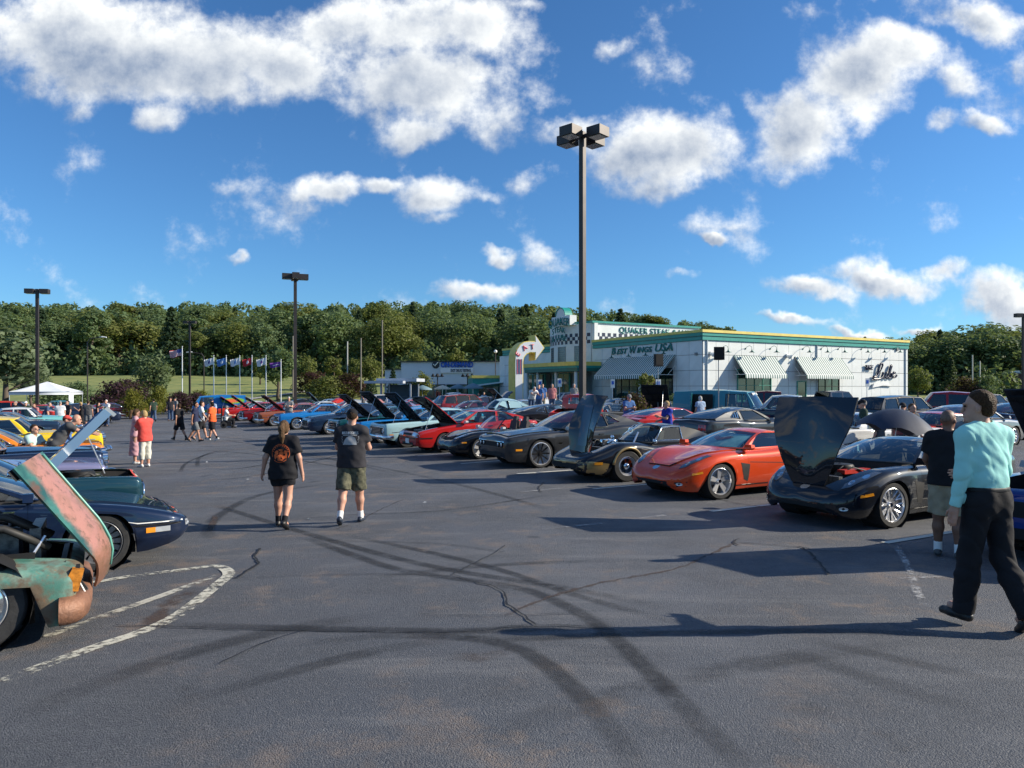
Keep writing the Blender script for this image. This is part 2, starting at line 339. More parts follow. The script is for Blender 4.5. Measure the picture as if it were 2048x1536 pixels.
def ribbon(name, pts, width, dz, m, px=True, step=.3, jag=0.0, taper=False, curve=True):
 P = [ground(*p) for p in pts] if px else [Vector((p[0], p[1], 0)) for p in pts]
 P = smooth_path(P, step) if curve else P
 rnd = random.Random(len(pts) * 31 + int(width * 1000)); vs = []; n = len(P)
 for i, p in enumerate(P):
  t = (P[min(i + 1, n - 1)] - P[max(i - 1, 0)]); t.z = 0; t.normalize(); a = Vector((-t.y, t.x, 0)); w = width / 2
  if taper: w *= .25 + .75 * math.sin(math.pi * (i + .5) / n)
  q = p + a * rnd.uniform(-jag, jag); w *= 1 + rnd.uniform(-.5, .5) * (1 if jag else 0)
  for s in (-1, -.45, .45, 1):
   r = q + a * s * w; vs.append((r.x, r.y, zlot(r.x, r.y) + dz))
 me = bpy.data.meshes.new(name); me.from_pydata(vs, [], [(4 * i + k, 4 * i + k + 1, 4 * i + k + 5, 4 * i + k + 4) for i in range(n - 1) for k in range(3)]); me.materials.append(m)
 ed = me.attributes.new('edge', 'FLOAT', 'POINT'); ed.data.foreach_set('value', [(0.0 if k in (0, 3) else 1.0) * min(1.0, i / 4, (n - 1 - i) / 4) for i in range(n) for k in range(4)])
 o = link_mesh(name, me); return tag(o, kind='structure')
TYRE_SHADE = worn('burnt_rubber_and_shade', (.012, .012, .013), .31, .56, 5, .7, .46, True); TYRE2 = worn('faint_burnt_rubber', (.014, .014, .015), .36, .60, 4, .75, .36, True)
LINE = worn('worn_line_paint', (.60, .58, .48), .43, .55, 14, .75, .92); LINE2 = worn('very_worn_line_paint', (.55, .53, .45), .44, .56, 10, .8, .85)
OLDL = worn('nearly_gone_line_paint', (.42, .42, .42), .46, .62, 9, .8, .55); CRACK = mat('crack_filler', (.010, .010, .011), .7); DUST = worn('chalk_scuff', (.5, .5, .5), .44, .60, 26, .9, .8, True)
RUSTCR = worn('rust_brown_crack', (.075, .05, .04), .35, .55, 12, .85, .75, True)
# painted stall lines of the right-hand row (on the row's own axes) and the hairpin lines of the left-hand row
NOSE0 = Vector((4.27, 10.73, 0)); ROW = Vector((-.510, .860, 0)); DRV = Vector((math.cos(R(30)), math.sin(R(30)), 0))
LINEB = worn('stall_line_paint', (.64, .63, .55), .33, .43, 12, .75, .95)
for k in range(-3, 14):
 a = NOSE0 + ROW * (k * 3.0 - 1.5 + (.2 if k > 1 else 0)) - DRV * .25
 ribbon('parking_line', [a, a + DRV * 5.6], .11, .008, LINEB, px=False)
for pts, w, m in (([(150, 1172), (265, 1153), (370, 1140), (425, 1133), (447, 1137), (458, 1149), (440, 1166), (360, 1228), (290, 1262), (200, 1292), (100, 1328), (0, 1366)], .13, LINE),
                  ([(438, 1152), (390, 1168), (330, 1190), (265, 1213), (195, 1237), (90, 1275)], .11, LINE2)):
 ribbon('parking_line', pts, w, .008, m, step=.1)
for pts in ([(1075, 1061), (1205, 1047)], [(1275, 1038), (1330, 1031)], [(1040, 985), (1130, 976)], [(520, 978), (560, 974)], [(700, 965), (800, 958)], [(455, 985), (520, 980)], [(1795, 1157), (1895, 1155)]):
 ribbon('faded_parking_line', pts, .09, .008, OLDL)
# tyre marks of burn-outs, and a level dark band painting tar line plus cast shadow
for pts, w in (([(605, 1073), (700, 1108), (800, 1140), (930, 1160), (1060, 1182), (1190, 1245), (1320, 1365), (1480, 1530), (1540, 1600)], .20), ([(560, 1292), (760, 1272), (900, 1272), (1050, 1302), (1180, 1410), (1270, 1530), (1310, 1600)], .20), ([(700, 1072), (860, 1105), (1000, 1140), (1150, 1190), (1330, 1240), (1420, 1262)], .17),
               ([(430, 1010), (700, 1092), (900, 1140), (1150, 1180), (1330, 1215)], .2), ([(820, 1270), (1000, 1278), (1300, 1268), (1650, 1262), (1950, 1275)], .18), ([(300, 1248), (600, 1257), (950, 1262), (1250, 1250)], .20),
               ([(1540, 1290), (1700, 1345), (1850, 1392), (2060, 1450)], .25), ([(1600, 1275), (1800, 1320), (2060, 1378)], .22), ([(430, 1080), (415, 1065), (440, 1030), (520, 990), (640, 970)], .24),
               ([(395, 935), (400, 915), (440, 902), (520, 898), (560, 908), (540, 925), (470, 938), (395, 936)], .16), ([(405, 955), (430, 960), (520, 950), (620, 925), (700, 905)], .14),
               ([(360, 945), (375, 925), (420, 908), (480, 900)], .14), ([(240, 905), (420, 902), (560, 915), (700, 938)], .14), ([(300, 1420), (560, 1350), (760, 1300), (950, 1275)], .22)):
 ribbon('tyre_and_shade_mark', pts, w, .004, TYRE_SHADE)
for pts, w in (([(0, 1445), (300, 1330), (560, 1262), (800, 1225)], .3), ([(900, 1500), (1200, 1400), (1500, 1330), (1800, 1290)], .3), ([(500, 900), (700, 925), (900, 965), (1100, 1020)], .2), ([(450, 880), (600, 905), (780, 945)], .2), ([(260, 865), (420, 872), (600, 890)], .2),
               ([(560, 1040), (700, 1030), (900, 1020), (1100, 990)], .18), ([(700, 1160), (1000, 1130), (1300, 1120)], .2), ([(1200, 1440), (1500, 1500), (1700, 1560)], .26)):
 ribbon('tyre_and_shade_mark', pts, w, .0045, TYRE2)
# cracks
for pts, w, j in (([(905, 1150), (940, 1162), (1005, 1182), (1012, 1205), (1040, 1228), (1068, 1252)], .018, .02), ([(522, 1098), (508, 1115), (515, 1130), (470, 1158)], .03, .03), ([(1478, 1078), (1465, 1086), (1478, 1092)], .022, .012),
                  ([(1478, 1086), (1600, 1095), (1650, 1103), (1900, 1107)], .018, .012), ([(1600, 1094), (1625, 1112), (1640, 1130), (1655, 1150)], .022, .02), ([(905, 1150), (990, 1106), (1010, 1092)], .014, .012),
                  ([(1082, 985), (1078, 975), (1088, 965)], .025, .02), ([(620, 1080), (760, 1084), (900, 1090), (1010, 1106)], .014, .012), ([(230, 1252), (500, 1260), (900, 1264), (1068, 1252), (1300, 1262)], .013, .012),
                  ([(1435, 998), (1480, 1008), (1560, 1020)], .02, .012), ([(440, 1330), (520, 1290), (620, 1258)], .012, .012),
                  ([(470, 1158), (700, 1150), (905, 1150)], .01, .01), ([(840, 1230), (1000, 1232), (1160, 1228)], .01, .01)):
 ribbon('asphalt_crack', pts, w, .012, CRACK, step=.09, jag=j, curve=True)
for pts, w in (([(1475, 1084), (1405, 1115), (1345, 1140), (1210, 1165), (1100, 1195), (1000, 1235)], .06), ([(400, 1175), (330, 1215), (310, 1260)], .2), ([(415, 1065), (425, 1050), (430, 1030)], .12), ([(900, 1310), (960, 1315), (1030, 1300)], .25), ([(810, 998), (760, 1020), (700, 1050), (650, 1062)], .035)):
 ribbon('asphalt_stain', pts, w, .0052, RUSTCR, step=.1, jag=.02)
ribbon('chalk_scuff', [(1790, 1090), (1808, 1118), (1822, 1150), (1832, 1180), (1850, 1215)], .10, .0095, DUST, step=.1)
ribbon('chalk_scuff', [(1795, 1082), (1840, 1085), (1890, 1068)], .05, .0098, DUST, step=.1)
# gravel path behind the left end of the lot
path_m = mat('pale_path', (.34, .33, .31), .9, var=.15, scale=2)
mbp = MB(); pp = [(-110, 86), (-80, 88), (-62, 90), (-48, 92), (-36, 99), (-30, 112)]
for i in range(len(pp) - 1):
 (x0, y0), (x1, y1) = pp[i], pp[i + 1]
 mbp.add([(x0, y0 - 1.6, zhill(x0, y0 - 1.6) + .08), (x1, y1 - 1.6, zhill(x1, y1 - 1.6) + .08), (x1, y1 + 1.6, zhill(x1, y1 + 1.6) + .08), (x0, y0 + 1.6, zhill(x0, y0 + 1.6) + .08)], [(0, 1, 2, 3)])
tag(mbp.build('path', path_m, smooth='keep'), kind='structure')
# kerb at the far edge of the lot
mbk = MB()
for k in range(-8, 12): mbk.box((k * 8.0, 78.2, zlot(k * 8.0, 78) - .3), (7.98, .3, .9))
tag(mbk.build('kerb', mat('concrete_kerb', (.36, .35, .33), .85, var=.15, scale=3)), kind='structure')
# ================================================================== buildings
VB = Vector((math.cos(R(29.5)), math.sin(R(29.5)), 0)); UB = Vector((-VB.y, VB.x, 0)); CB = Vector((13.23, 50, 0))
MBLD = Matrix(((VB.x, UB.x, 0, CB.x), (VB.y, UB.y, 0, CB.y), (0, 0, 1, 0), (0, 0, 0, 1)))   # local x = along sunlit face, y = along shaded face
def rf(px, py):                      # photo pixel -> (s, z) on the sunlit face
 q = (px - 1024) / FPX; s = (CB.y * q - CB.x) / (VB.x - VB.y * q); return s, zpx(py, CB.y + VB.y * s)
def lf(px, py, off=0.0):             # photo pixel -> (t, z) on the shaded face (off metres in front of it)
 q = (px - 1024) / FPX; bx, by = CB.x - VB.x * off, CB.y - VB.y * off
 t = (bx - by * q) / (VB.y + VB.x * q); return t, zpx(py, by + VB.x * t)
WALLW = mat('white_wall_panel', (.66, .69, .68), .55, var=.05, scale=1.2, bump=.05); JOINT = mat('panel_joint', (.22, .23, .23), .8)
TEAL = mat('teal_fascia', (.015, .26, .215), .4, var=.1, scale=2); DTEAL = mat('dark_green_fascia', (.008, .12, .095), .4, var=.1, scale=2); YEL = mat('yellow_coping', (.70, .56, .12), .5, var=.08, scale=2)
WGL = mat('window_glass', (.012, .05, .045), .06, 0, 0, .8, var=.5, scale=.7); FRM = mat('green_window_frame', (.03, .25, .19), .45); NAVY = mat('check_navy', (.012, .016, .05), .4)
AWN_D = mat('awning_green', (.025, .11, .095), .7); AWN_W = mat('awning_white', (.62, .64, .63), .7); GREEN = mat('sign_teal', (.006, .17, .15), .35); GREYBR = mat('bronze_pole', (.045, .037, .035), .5, .3, var=.15, scale=4)
def empty_m(name, M, label, cat, group=None):
 o = empty(name, label=label, cat=cat, group=group); o.matrix_world = M; return o
rest = empty_m('restaurant', MBLD, 'long white diner with teal fascia, yellow coping, checkered tower and striped awnings', 'building')
HB = 6.12; SR = 23.7; TL = 12.8; TT = 19.4; TW = 28.6
mb = MB(); mb.box((SR / 2 + .02, 9.02, 2.7), (SR - .06, 18, 5.4)); mb.box((6, (TL + TW) / 2, 2.7), (11.9, TW - TL - .06, 5.4)); mb.build('wall', JOINT, rest)
mb = MB(); mb.box((SR / 2, 9.0, 5.78), (SR - .3, 17.7, .1)); mb.build('roof', JOINT, rest)
# wall panels, each a piece of its own
def panels(n0, n1, rows, place, w, skip=lambda a, b: False):
 me = {}
 for i in range(n0, n1):
  for z0, z1 in rows:
   if skip(i * w, (z0 + z1) / 2): continue
   k = (round(z1 - z0, 3), w, place)
   if k not in me:
    m = MB(); d = (w - .03, .04, z1 - z0 - .03); m.box((0, 0, 0), d if place == 'r' else (d[1], d[0], d[2])); me[k] = m.mesh('wall_panel', WALLW)
   p = (i * w + w / 2, -.021, (z0 + z1) / 2) if place == 'r' else (-.021, i * w + w / 2, (z0 + z1) / 2)
   link_mesh('wall_panel', me[k], rest, p)
ROWS = [(0, 1.1), (1.1, 2.2), (2.2, 3.3), (3.3, 4.4), (4.4, 5.39)]
panels(0, 19, ROWS, 'r', SR / 19); panels(0, 10, ROWS, 'l', TL / 10)
panels(round(TT / 1.28), 23, ROWS, 'l', TW / 22.35)
def band(name, m, z0, z1, out, parts):
 for a in parts:
  b = MB()
  if a[0] == 'r': b.box(((a[1] + a[2]) / 2, -out / 2 - .02, (z0 + z1) / 2), (a[2] - a[1], out + .04, z1 - z0))
  else: b.box((-out / 2 - .02, (a[1] + a[2]) / 2, (z0 + z1) / 2), (out + .04, a[2] - a[1], z1 - z0))
  b.build(name, m, rest)
for name, m, z0, z1, out in (('fascia', TEAL, 5.40, 5.62, .10), ('fascia', DTEAL, 5.62, 5.70, .07), ('fascia', TEAL, 5.70, 5.93, .13), ('coping', YEL, 5.93, 6.12, .20)):
 band(name, m, z0, z1, out, (('r', -out - .02, SR + .02), ('l', 0.003, TL - .02), ('l', TT + .02, TW)))
# back side of parapets
mb = MB(); mb.box((SR / 2 + .1, .17, 5.76), (SR - .3, .3, .7)); mb.box((.17, TL / 2 + .2, 5.76), (.3, TL - .3, .7)); mb.box((SR - .17, 9, 5.76), (.3, 17.2, .7)); mb.box((.17, 24, 5.76), (.3, 9, .7)); mb.build('parapet', WALLW, rest)
# windows: frame + panes
def window(face, px0, px1, py0, py1, cols, rows, frame=FRM):
 f = rf if face == 'r' else lf; (a, z1), (b, _) = f(px0, py0), f(px1, py0); _, z0 = f(px0, py1)
 if a > b: a, b = b, a
 z0 = max(z0, .12); b_ = MB(); t = .07
 def bar(u0, u1, w0, w1, d0, d1):
  c = ((u0 + u1) / 2, -(d0 + d1) / 2, (w0 + w1) / 2); d = (u1 - u0, abs(d1 - d0), w1 - w0)
  b_.box(c if face == 'r' else (c[1], c[0], c[2]), d if face == 'r' else (d[1], d[0], d[2]))
 bar(a, b, z1 - t, z1, .03, .11); bar(a, b, z0, z0 + t, .03, .11); bar(a, a + t, z0 + t, z1 - t, .031, .109); bar(b - t, b, z0 + t, z1 - t, .031, .109)
 cw = (b - a - 2 * t) / cols; rh = (z1 - z0 - 2 * t) / rows
 for i in range(1, cols): bar(a + t + i * cw - .022, a + t + i * cw + .022, z0 + t, z1 - t, .03, .10)
 for j in range(1, rows): bar(a + t, b - t, z0 + t + j * rh - .02, z0 + t + j * rh + .02, .03, .095)
 w = b_.build('window', frame, rest)
 for i in range(cols):
  for j in range(rows):
   b_ = MB(); bar(a + t + i * cw + .02, a + t + (i + 1) * cw - .02, z0 + t + j * rh + .018, z0 + t + (j + 1) * rh - .018, .045, .06); b_.build('pane', WGL, w)
window('r', 1473, 1541, 738, 803, 4, 2); window('r', 1634, 1677, 750, 795, 3, 2, BLACK); window('r', 1592.5, 1611, 762, 812, 1, 1)
window('l', 1228, 1277, 752, 815, 3, 3, BLACK); window('l', 1291, 1347, 738, 815, 4, 3, BLACK)
# awnings
def awning(face, px0, px1, py0, py1, proj, pitch=.24):
 f = rf if face == 'r' else lf; (a, z1), (b, _) = f(px0, py0), f(px1, py0)
 if a > b: a, b = b, a
 zl = py1; n = int((b - a) / (pitch / 2)); n += 1 - n % 2; w = (b - a) / n; root = None
 P = (lambda u, d, z: (u, -d, z)) if face == 'r' else (lambda u, d, z: (-d, u, z))
 aw = MB()
 for e in (a + .02, b - .02):                        # frame triangles at the ends
  aw.tube([P(e, .08, z1 - .06), P(e, proj - .03, zl + .02)], .02, 5); aw.tube([P(e, .08, zl), P(e, proj - .03, zl)], .02, 5); aw.tube([P(e, .08, zl + (z1 - zl) * .45), P(e, proj * .5, zl)], .015, 5)
 aw.tube([P(a, proj - .03, zl + .03), P(b, proj - .03, zl + .03)], .02, 5)
 A = aw.build('awning', WHITE, rest); sm = {}
 for i in range(n):
  m = MB(); sag = .02 * math.sin(i * 1.7)
  m.add([P(0, .06, z1), P(w, .06, z1), P(w, proj, zl), P(0, proj, zl), P(w, proj + .015, zl - .24), P(w * .5, proj + .02, zl - .29), P(0, proj + .015, zl - .24)], [(0, 1, 2, 3), (3, 2, 4, 5, 6)])
  k = i % 2
  if k not in sm: sm[k] = m.mesh('stripe', (AWN_D, AWN_W)[k], 'keep')
  link_mesh('stripe', sm[k], A, P(a + i * w, 0, 0))
awning('r', 1466, 1549, 711, 3.02, 1.15); awning('r', 1588, 1681, 713, 3.02, 1.15); awning('l', 1218, 1352, 717, 3.02, 1.55)
# gooseneck lamps and wall floodlights
LAMPM = mat('lamp_green', (.01, .10, .085), .35, .3)
def gooseneck(face, px, py):
 f = rf if face == 'r' else lf; off = .65; u, z = f(px, py) if face == 'r' else lf(px, py, off)
 if face == 'r': u, z = u - .36, z + .02
 P = (lambda d, zz, s=0: (u + s, -d, zz)) if face == 'r' else (lambda d, zz, s=0: (-d, u + s, zz))
 m = MB(); m.tube([P(.04, z + .28), P(.2, z + .42), P(.42, z + .48), P(.6, z + .40), P(.65, z + .18)], .016, 6); m.lathe([(.06, 0), (.06, .03), (0, .03)], 10, Matrix.Translation(P(.05, z + .28)) @ Matrix.Rotation(R(90), 4, 'X' if face == 'r' else 'Y'))
 L = m.build('gooseneck_lamp', LAMPM, rest, 'all'); m = MB(); m.lathe([(.03, .2), (.05, .14), (.06, .08), (.23, .0), (.22, -.01), (.05, .05), (0, .06)], 14, Matrix.Translation(P(.65, z))); m.build('lamp_shade', LAMPM, L, 'all')
for px in (1450, 1497, 1546, 1611, 1647, 1681, 1727, 1760, 1791): gooseneck('r', px, 706)
for px, py in ((1223, 716), (1257, 713), (1291, 711), (1327, 708)): gooseneck('l', px, py)
for px, py in ((1421, 706), (1573, 711)):
 s, z = rf(px, py); m = MB(); m.box((s, -.1, z), (.3, .16, .2)); m.tube([(s, -.15, z - .04), (s + .1, -.5, z - .14)], [.11, .17], 12); m.tube([(s - .1, -.15, z - .04), (s - .16, -.45, z - .16)], [.09, .14], 12); m.build('floodlight', WHITE, rest)
s, z = rf(1792, 699); m = MB(); m.box((s, -.1, z), (.18, .12, .28)); m.build('vent_box', JOINT, rest)
t, z = lf(1394, 708); m = MB(); m.box((-.09, t, z), (.12, .2, .2)); m.build('vent_box', JOINT, rest)
for s_ in (.35, 11.9, 23.3): m = MB(); m.tube([(s_, -.09, 5.38), (s_, -.09, .2), (s_, -.25, .08)], .05, 6); m.build('downspout', WALLW, rest)
# ---- lettering: one piece per letter
def letters(text, m, parent, M, height, width=None, depth=.06, shear=0.0, weight=0.0, name='letter', spacing=1.0, fn=None):
 cu = bpy.data.curves.new('t', 'FONT'); cu.body = text; cu.size = height / .73; cu.extrude = depth / 2; cu.shear = shear; cu.offset = weight; cu.space_character = spacing; cu.resolution_u = 3
 ob = bpy.data.objects.new('t', cu); COL.objects.link(ob); dg = bpy.context.evaluated_depsgraph_get(); me = bpy.data.meshes.new_from_object(ob.evaluated_get(dg)); bpy.data.objects.remove(ob); bpy.data.curves.remove(cu)
 bm = bmesh.new(); bm.from_mesh(me); bpy.data.meshes.remove(me); bmesh.ops.remove_doubles(bm, verts=bm.verts, dist=1e-5)
 xs = [v.co.x for v in bm.verts]; x0, w = min(xs), max(xs) - min(xs); k = (width / w) if width else 1.0; seen = set(); isl = []
 for v in bm.verts:
  if v in seen: continue
  st, grp = [v], []; seen.add(v)
  while st:
   a = st.pop(); grp.append(a)
   for e in a.link_edges:
    b = e.other_vert(a)
    if b not in seen: seen.add(b); st.append(b)
  isl.append(grp)
 out = []
 for grp in sorted(isl, key=lambda g: min(v.co.x for v in g)):
  ids = {v.index: i for i, v in enumerate(grp)} if False else {v: i for i, v in enumerate(grp)}
  fs = {f for v in grp for f in v.link_faces}
  vs = [Vector(((v.co.x - x0) * k, v.co.y, v.co.z)) for v in grp]
  if fn: vs = [fn(p) for p in vs]
  b = MB(); b.add([M @ p for p in vs], [tuple(ids[q] for q in f.verts) for f in fs]); out.append(b.build(name, m, parent, 'keep'))
 bm.free(); return out
def RX(): return Matrix.Rotation(R(90), 4, 'X')
MLEFT = Matrix.Rotation(R(-90), 4, 'Z')      # text on the shaded face runs towards -t
def on_left(t, z, out=.1): return Matrix.Translation((-out, t, z)) @ MLEFT @ RX()
def on_right(s, z, out=.1): return Matrix.Translation((s, -out, z)) @ RX()
sg = MB(); sg.box((-.06, 6.6, 5.0), (.01, .02, .02)); SG = sg.build('wall_sign', GREEN, rest)
for txt, x0, w, h in (('B', 1225, .52, .56), ('EST', 1236, 1.35, .43), ('W', 1261, .85, .56), ('INGS', 1276, 1.75, .43), ('USA', 1312, 1.95, .57)):
 letters(txt, GREEN, SG, on_left(lf(x0, 708)[0], 4.80), h, w, .05, .22, .012)
# ---- tower with bowed front
tw = MB(); n = 14
def bow(k):                    # t across the front -> (x, y)
 t = TL + .25 + (TT - TL - .25) * k; return (-1.15 * math.sin(math.pi * (k * .86 + .06)) + .12, t)
ZT = 7.6
front = [bow(i / n) for i in range(n + 1)]
def bowed(mb_, z0, z1, off, k0=0.0, k1=1.0, seg=None):
 sgs = seg or n; pts = []
 for i in range(sgs + 1):
  k = k0 + (k1 - k0) * i / sgs; x, y = bow(k); x2, y2 = bow(min(k + .01, 1.01)); d = Vector((x2 - x, y2 - y)).normalized(); pts.append((x - d.y * off, y + d.x * off))
 m_ = len(pts); vs = [(x, y, z) for z in (z0, z1) for x, y in pts] + [(x + .05, y, z) for z in (z0, z1) for x, y in pts]
 fs = []
 for i in range(m_ - 1):
  fs += [(i, i + 1, m_ + i + 1, m_ + i), (2 * m_ + i, 3 * m_ + i, 3 * m_ + i + 1, 2 * m_ + i + 1), (i, 2 * m_ + i, 2 * m_ + i + 1, i + 1), (m_ + i, m_ + i + 1, 3 * m_ + i + 1, 3 * m_ + i)]
 fs += [(0, m_, 3 * m_, 2 * m_), (m_ - 1, 3 * m_ - 1, 4 * m_ - 1, 2 * m_ - 1)]
 mb_.add(vs, fs)
bowed(tw, 0.0, ZT, 0.0); tw.box((6.1, TL + .16, 6.6), (12.0, .3, 2.0)); tw.box((.18, TL + .12, 3.8), (.36, .5, 7.58)); tw.box((12.0, 16.1, 6.6), (.3, 6.5, 2.0)); tw.box((6.1, TT - .1, 6.6), (12, .25, 2.0)); tw.box((.22, TT, 3.7), (.35, .4, 7.4))
TWO = tw.build('tower', WALLW, rest)
mb = MB(); bowed(mb, ZT + .002, ZT + .17, .08); mb.box((6.0, TL + .12, ZT + .085), (12.4, .5, .17)); mb.build('coping', TEAL, TWO)
ck = MB(); cs = .30
for j in range(3):
 for i in range(22):
  if (i + j) % 2 == 0: k0 = .01 + i * .0445; bowed(ck, 5.88 + j * cs, 5.88 + (j + 1) * cs - .002, .012, k0, k0 + .0445, 1)
 for i in range(40):
  if (i + j) % 2 == 1: ck.box((.02 + i * cs + cs / 2, TL - .0, 5.88 + j * cs + cs / 2), (cs, .03, cs - .002))
tag(ck.build('checker_band', NAVY, TWO), kind='stuff')
for k0, k1 in ((.09, .24), (.40, .58), (.74, .88)):
 m = MB(); bowed(m, 4.35, 5.68, .02, k0, k1, 4); w = m.build('glass_block_window', mat('glass_block', (.10, .13, .15), .12, 0, 0, .8, var=.3, scale=6), TWO)
 m = MB()
 for i in range(7): kk = k0 + (k1 - k0) * i / 6; bowed(m, 4.35, 5.68, .032, kk - .002, kk + .002, 1)
 for j in range(8): z = 4.35 + 1.33 * j / 7; bowed(m, z - .012, z + .012, .03, k0, k1, 4)
 m.build('mortar_grid', JOINT, w)
pd = MB(); pk = [bow(.5)[0] - .28]
prof = [(-1.45, 7.5), (1.45, 7.5), (1.45, 8.35), (.75, 8.35)] + [(.75 * math.cos(a), 8.35 + .72 * math.sin(a)) for a in np.linspace(.15, math.pi - .15, 11)] + [(-.75, 8.35), (-1.45, 8.35)]
Mp = Matrix.Translation((pk[0], 15.9, 0)) @ MLEFT @ RX(); pd.prism(prof, 0, -.7, Mp); PD = pd.build('pediment', WALLW, TWO)
m = MB(); m.prism([(.80 * math.cos(a), 8.35 + .78 * math.sin(a)) for a in np.linspace(.1, math.pi - .1, 13)] + [(.72 * math.cos(a), 8.35 + .69 * math.sin(a)) for a in np.linspace(math.pi - .1, .1, 13)], .06, -.72, Mp); m.build('arch_trim', TEAL, PD)
ts = MB(); ts.box((pk[0] - .1, 15.9, 7.2), (.02, .05, .05)); TS = ts.build('tower_sign', GREEN, TWO)
for txt, dt, z, h, w in (('QUAKER', 1.75, 7.38, .72, 3.3), ('STEAK', 1.15, 6.78, .52, 2.1), ('& LUBE', 1.2, 6.10, .48, 2.3)):
 letters(txt, GREEN, TS, Matrix.Translation((pk[0] - .10, 15.95 + dt, z)) @ MLEFT @ RX(), h, w, .05, 0, .0, fn=(lambda p, w=w: Vector((p.x, p.y + .18 * math.sin(math.pi * min(max(p.x / w, 0), 1)), p.z))))
ss = MB(); ss.box((6, TL - .01, 7.1), (.02, .02, .02)); SS = ss.build('side_sign', GREEN, TWO); letters('QUAKER STEAK & LUBE', GREEN, SS, Matrix.Translation((2.75, TL - .03, 6.86)) @ RX(), .54, 8.6, .05, 0, .008, spacing=1.1)
# ---- entrance canopy, its columns and glazing
cp = [(-.1, 11.6), (-2.3, 11.9), (-2.6, 13.0), (-2.6, 19.2), (-2.2, 20.6), (-.1, 23.2)]
for nm, z0, z1, gr, m_ in (('canopy_fascia', 3.45, 3.72, .0, DTEAL), ('canopy_fascia', 3.72, 3.92, .06, TEAL), ('canopy_coping', 3.92, 4.25, .14, YEL)):
 m = MB(); m.prism([(x - (gr if x < -.2 else 0), y) for x, y in cp], z0, z1 - .002); m.build(nm, m_, rest)
m = MB()
for y in (12.4, 15.4, 18.4, 20.3): m.tube([(-2.1, y, 0), (-2.1, y, 3.46)], .14, 12)
m.build('canopy_column', WALLW, rest)
for px0, px1 in ((1062, 1070), (1073, 1095), (1111, 1144), (1157, 1176)):
 t1, t0 = lf(px0, 760, .9)[0], lf(px1, 760, .9)[0]; m = MB(); m.box((-1.12, (t0 + t1) / 2, 1.7), (.1, t1 - t0, 3.3)); d = m.build('glazed_door', FRM, rest)
 k = max(1, round((t1 - t0) / .9)); w = (t1 - t0 - .1) / k
 for i in range(k): m = MB(); m.box((-1.18, t0 + .05 + w * (i + .5), 1.72), (.03, w - .09, 3.1)); m.build('pane', WGL, d)
m = MB(); bowed(m, 0, 3.4, .0); m.box((-.55, 21.3, 1.7), (1.0, 3.6, 3.4)); m.build('entrance_wall', WALLW, rest)
# ---- script sign on the sunlit face
(s0, zb), (s1, _) = rf(1742, 757), rf(1779, 750); sw = s1 - s0
SCR = mat('script_sign_navy', (.012, .018, .05), .35)
def strokes(lines, x0, z0, sc, m_, parent, name, r=.085, out=.2):
 for ln in lines:
  pts = smooth_path([Vector((x0 + x * sc * 1.25 + y * sc * .22, -out, z0 + y * sc * .8)) for x, y in ln], .06); n_ = len(pts); b = MB(); b.tube(pts, [r * (.55 + .45 * abs(math.cos(i / n_ * 7))) for i in range(n_)], 8, flat=1.0); b.build(name, m_, parent, 'all')
sb = MB(); sb.prism([(s0 - .1, zb - .75), (s0 + sw * .5, zb - .58), (s1 + .1, zb - .62), (s0 + sw * .62, zb - .36), (s0 + .1, zb - .42)], 0, .12, Matrix.Translation((0, -.1, 0)) @ RX()); SB = sb.build('script_sign', WHITE, rest)
strokes([[(.0, .15), (.25, .2), (.5, .6), (.62, 1.15), (.48, 1.3), (.36, 1.0), (.34, .5), (.2, .05), (.0, -.02), (.3, -.05), (.6, .0), (.75, .12)], [(.78, .55), (.76, .2), (.85, .05), (1.02, .25), (1.08, .58), (1.05, .2), (1.14, .05), (1.26, .2)],
         [(1.28, .25), (1.42, .7), (1.46, 1.12), (1.36, 1.1), (1.30, .5), (1.36, .08), (1.54, .1), (1.60, .38), (1.46, .5), (1.40, .38)], [(1.62, .25), (1.8, .35), (1.86, .52), (1.75, .58), (1.68, .35), (1.76, .08), (1.95, .15), (2.05, .32)]], s0, zb, sw / 2.05, SCR, SB, 'script_letter')
letters('THE', SCR, SB, on_right(s0 - .95, zb + .72, .18), .38, .95, .1, .3, .02)
# ---- arrow sign by the entrance
MAR = Matrix.Translation((at(1029, 57.5).x, 57.5, 0)) @ Matrix.Rotation(R(22), 4, 'Z')
arrow = empty_m('arrow_sign', MAR, 'tall yellow and white curved arrow sign with EAT in red beside the entrance', 'sign')
k = 57.5 / FPX / math.cos(R(22)) * 1.04
def ap(px, py): return ((px - 1029) * k, zpx(py, 57.5))
outer = [ap(1029, 835), ap(1029, 722), ap(1030, 708), ap(1033, 698), ap(1039, 689), ap(1047, 683), ap(1057, 681), ap(1069, 681), ap(1069, 668), ap(1088, 694.5), ap(1069, 720), ap(1069, 705), ap(1059, 705), ap(1053, 708), ap(1048, 714), ap(1046, 724), ap(1046, 835)]
m = MB(); m.prism(outer, 0, -1.3, RX()); ARB = m.build('arrow_body', YEL, arrow)
def inset(poly, d):
 n = len(poly); out = []
 for i in range(n):
  a, b, c = Vector(poly[i - 1]), Vector(poly[i]), Vector(poly[(i + 1) % n]); n1 = Vector((-(b - a).y, (b - a).x)).normalized(); n2 = Vector((-(c - b).y, (c - b).x)).normalized(); q = (n1 + n2); q = q / max(.5, q.length_squared / 2); out.append(tuple(b - q * d if False else b + q * d))
 return out
ar_sign = sum(outer[i][0] * outer[(i + 1) % len(outer)][1] - outer[(i + 1) % len(outer)][0] * outer[i][1] for i in range(len(outer)))
m = MB(); m.prism(inset(outer, .07 * (1 if ar_sign > 0 else -1)), .03, .001, RX()); m.build('arrow_face', mat('sign_face_white', (.72, .74, .76), .4, var=.05, scale=1), arrow)
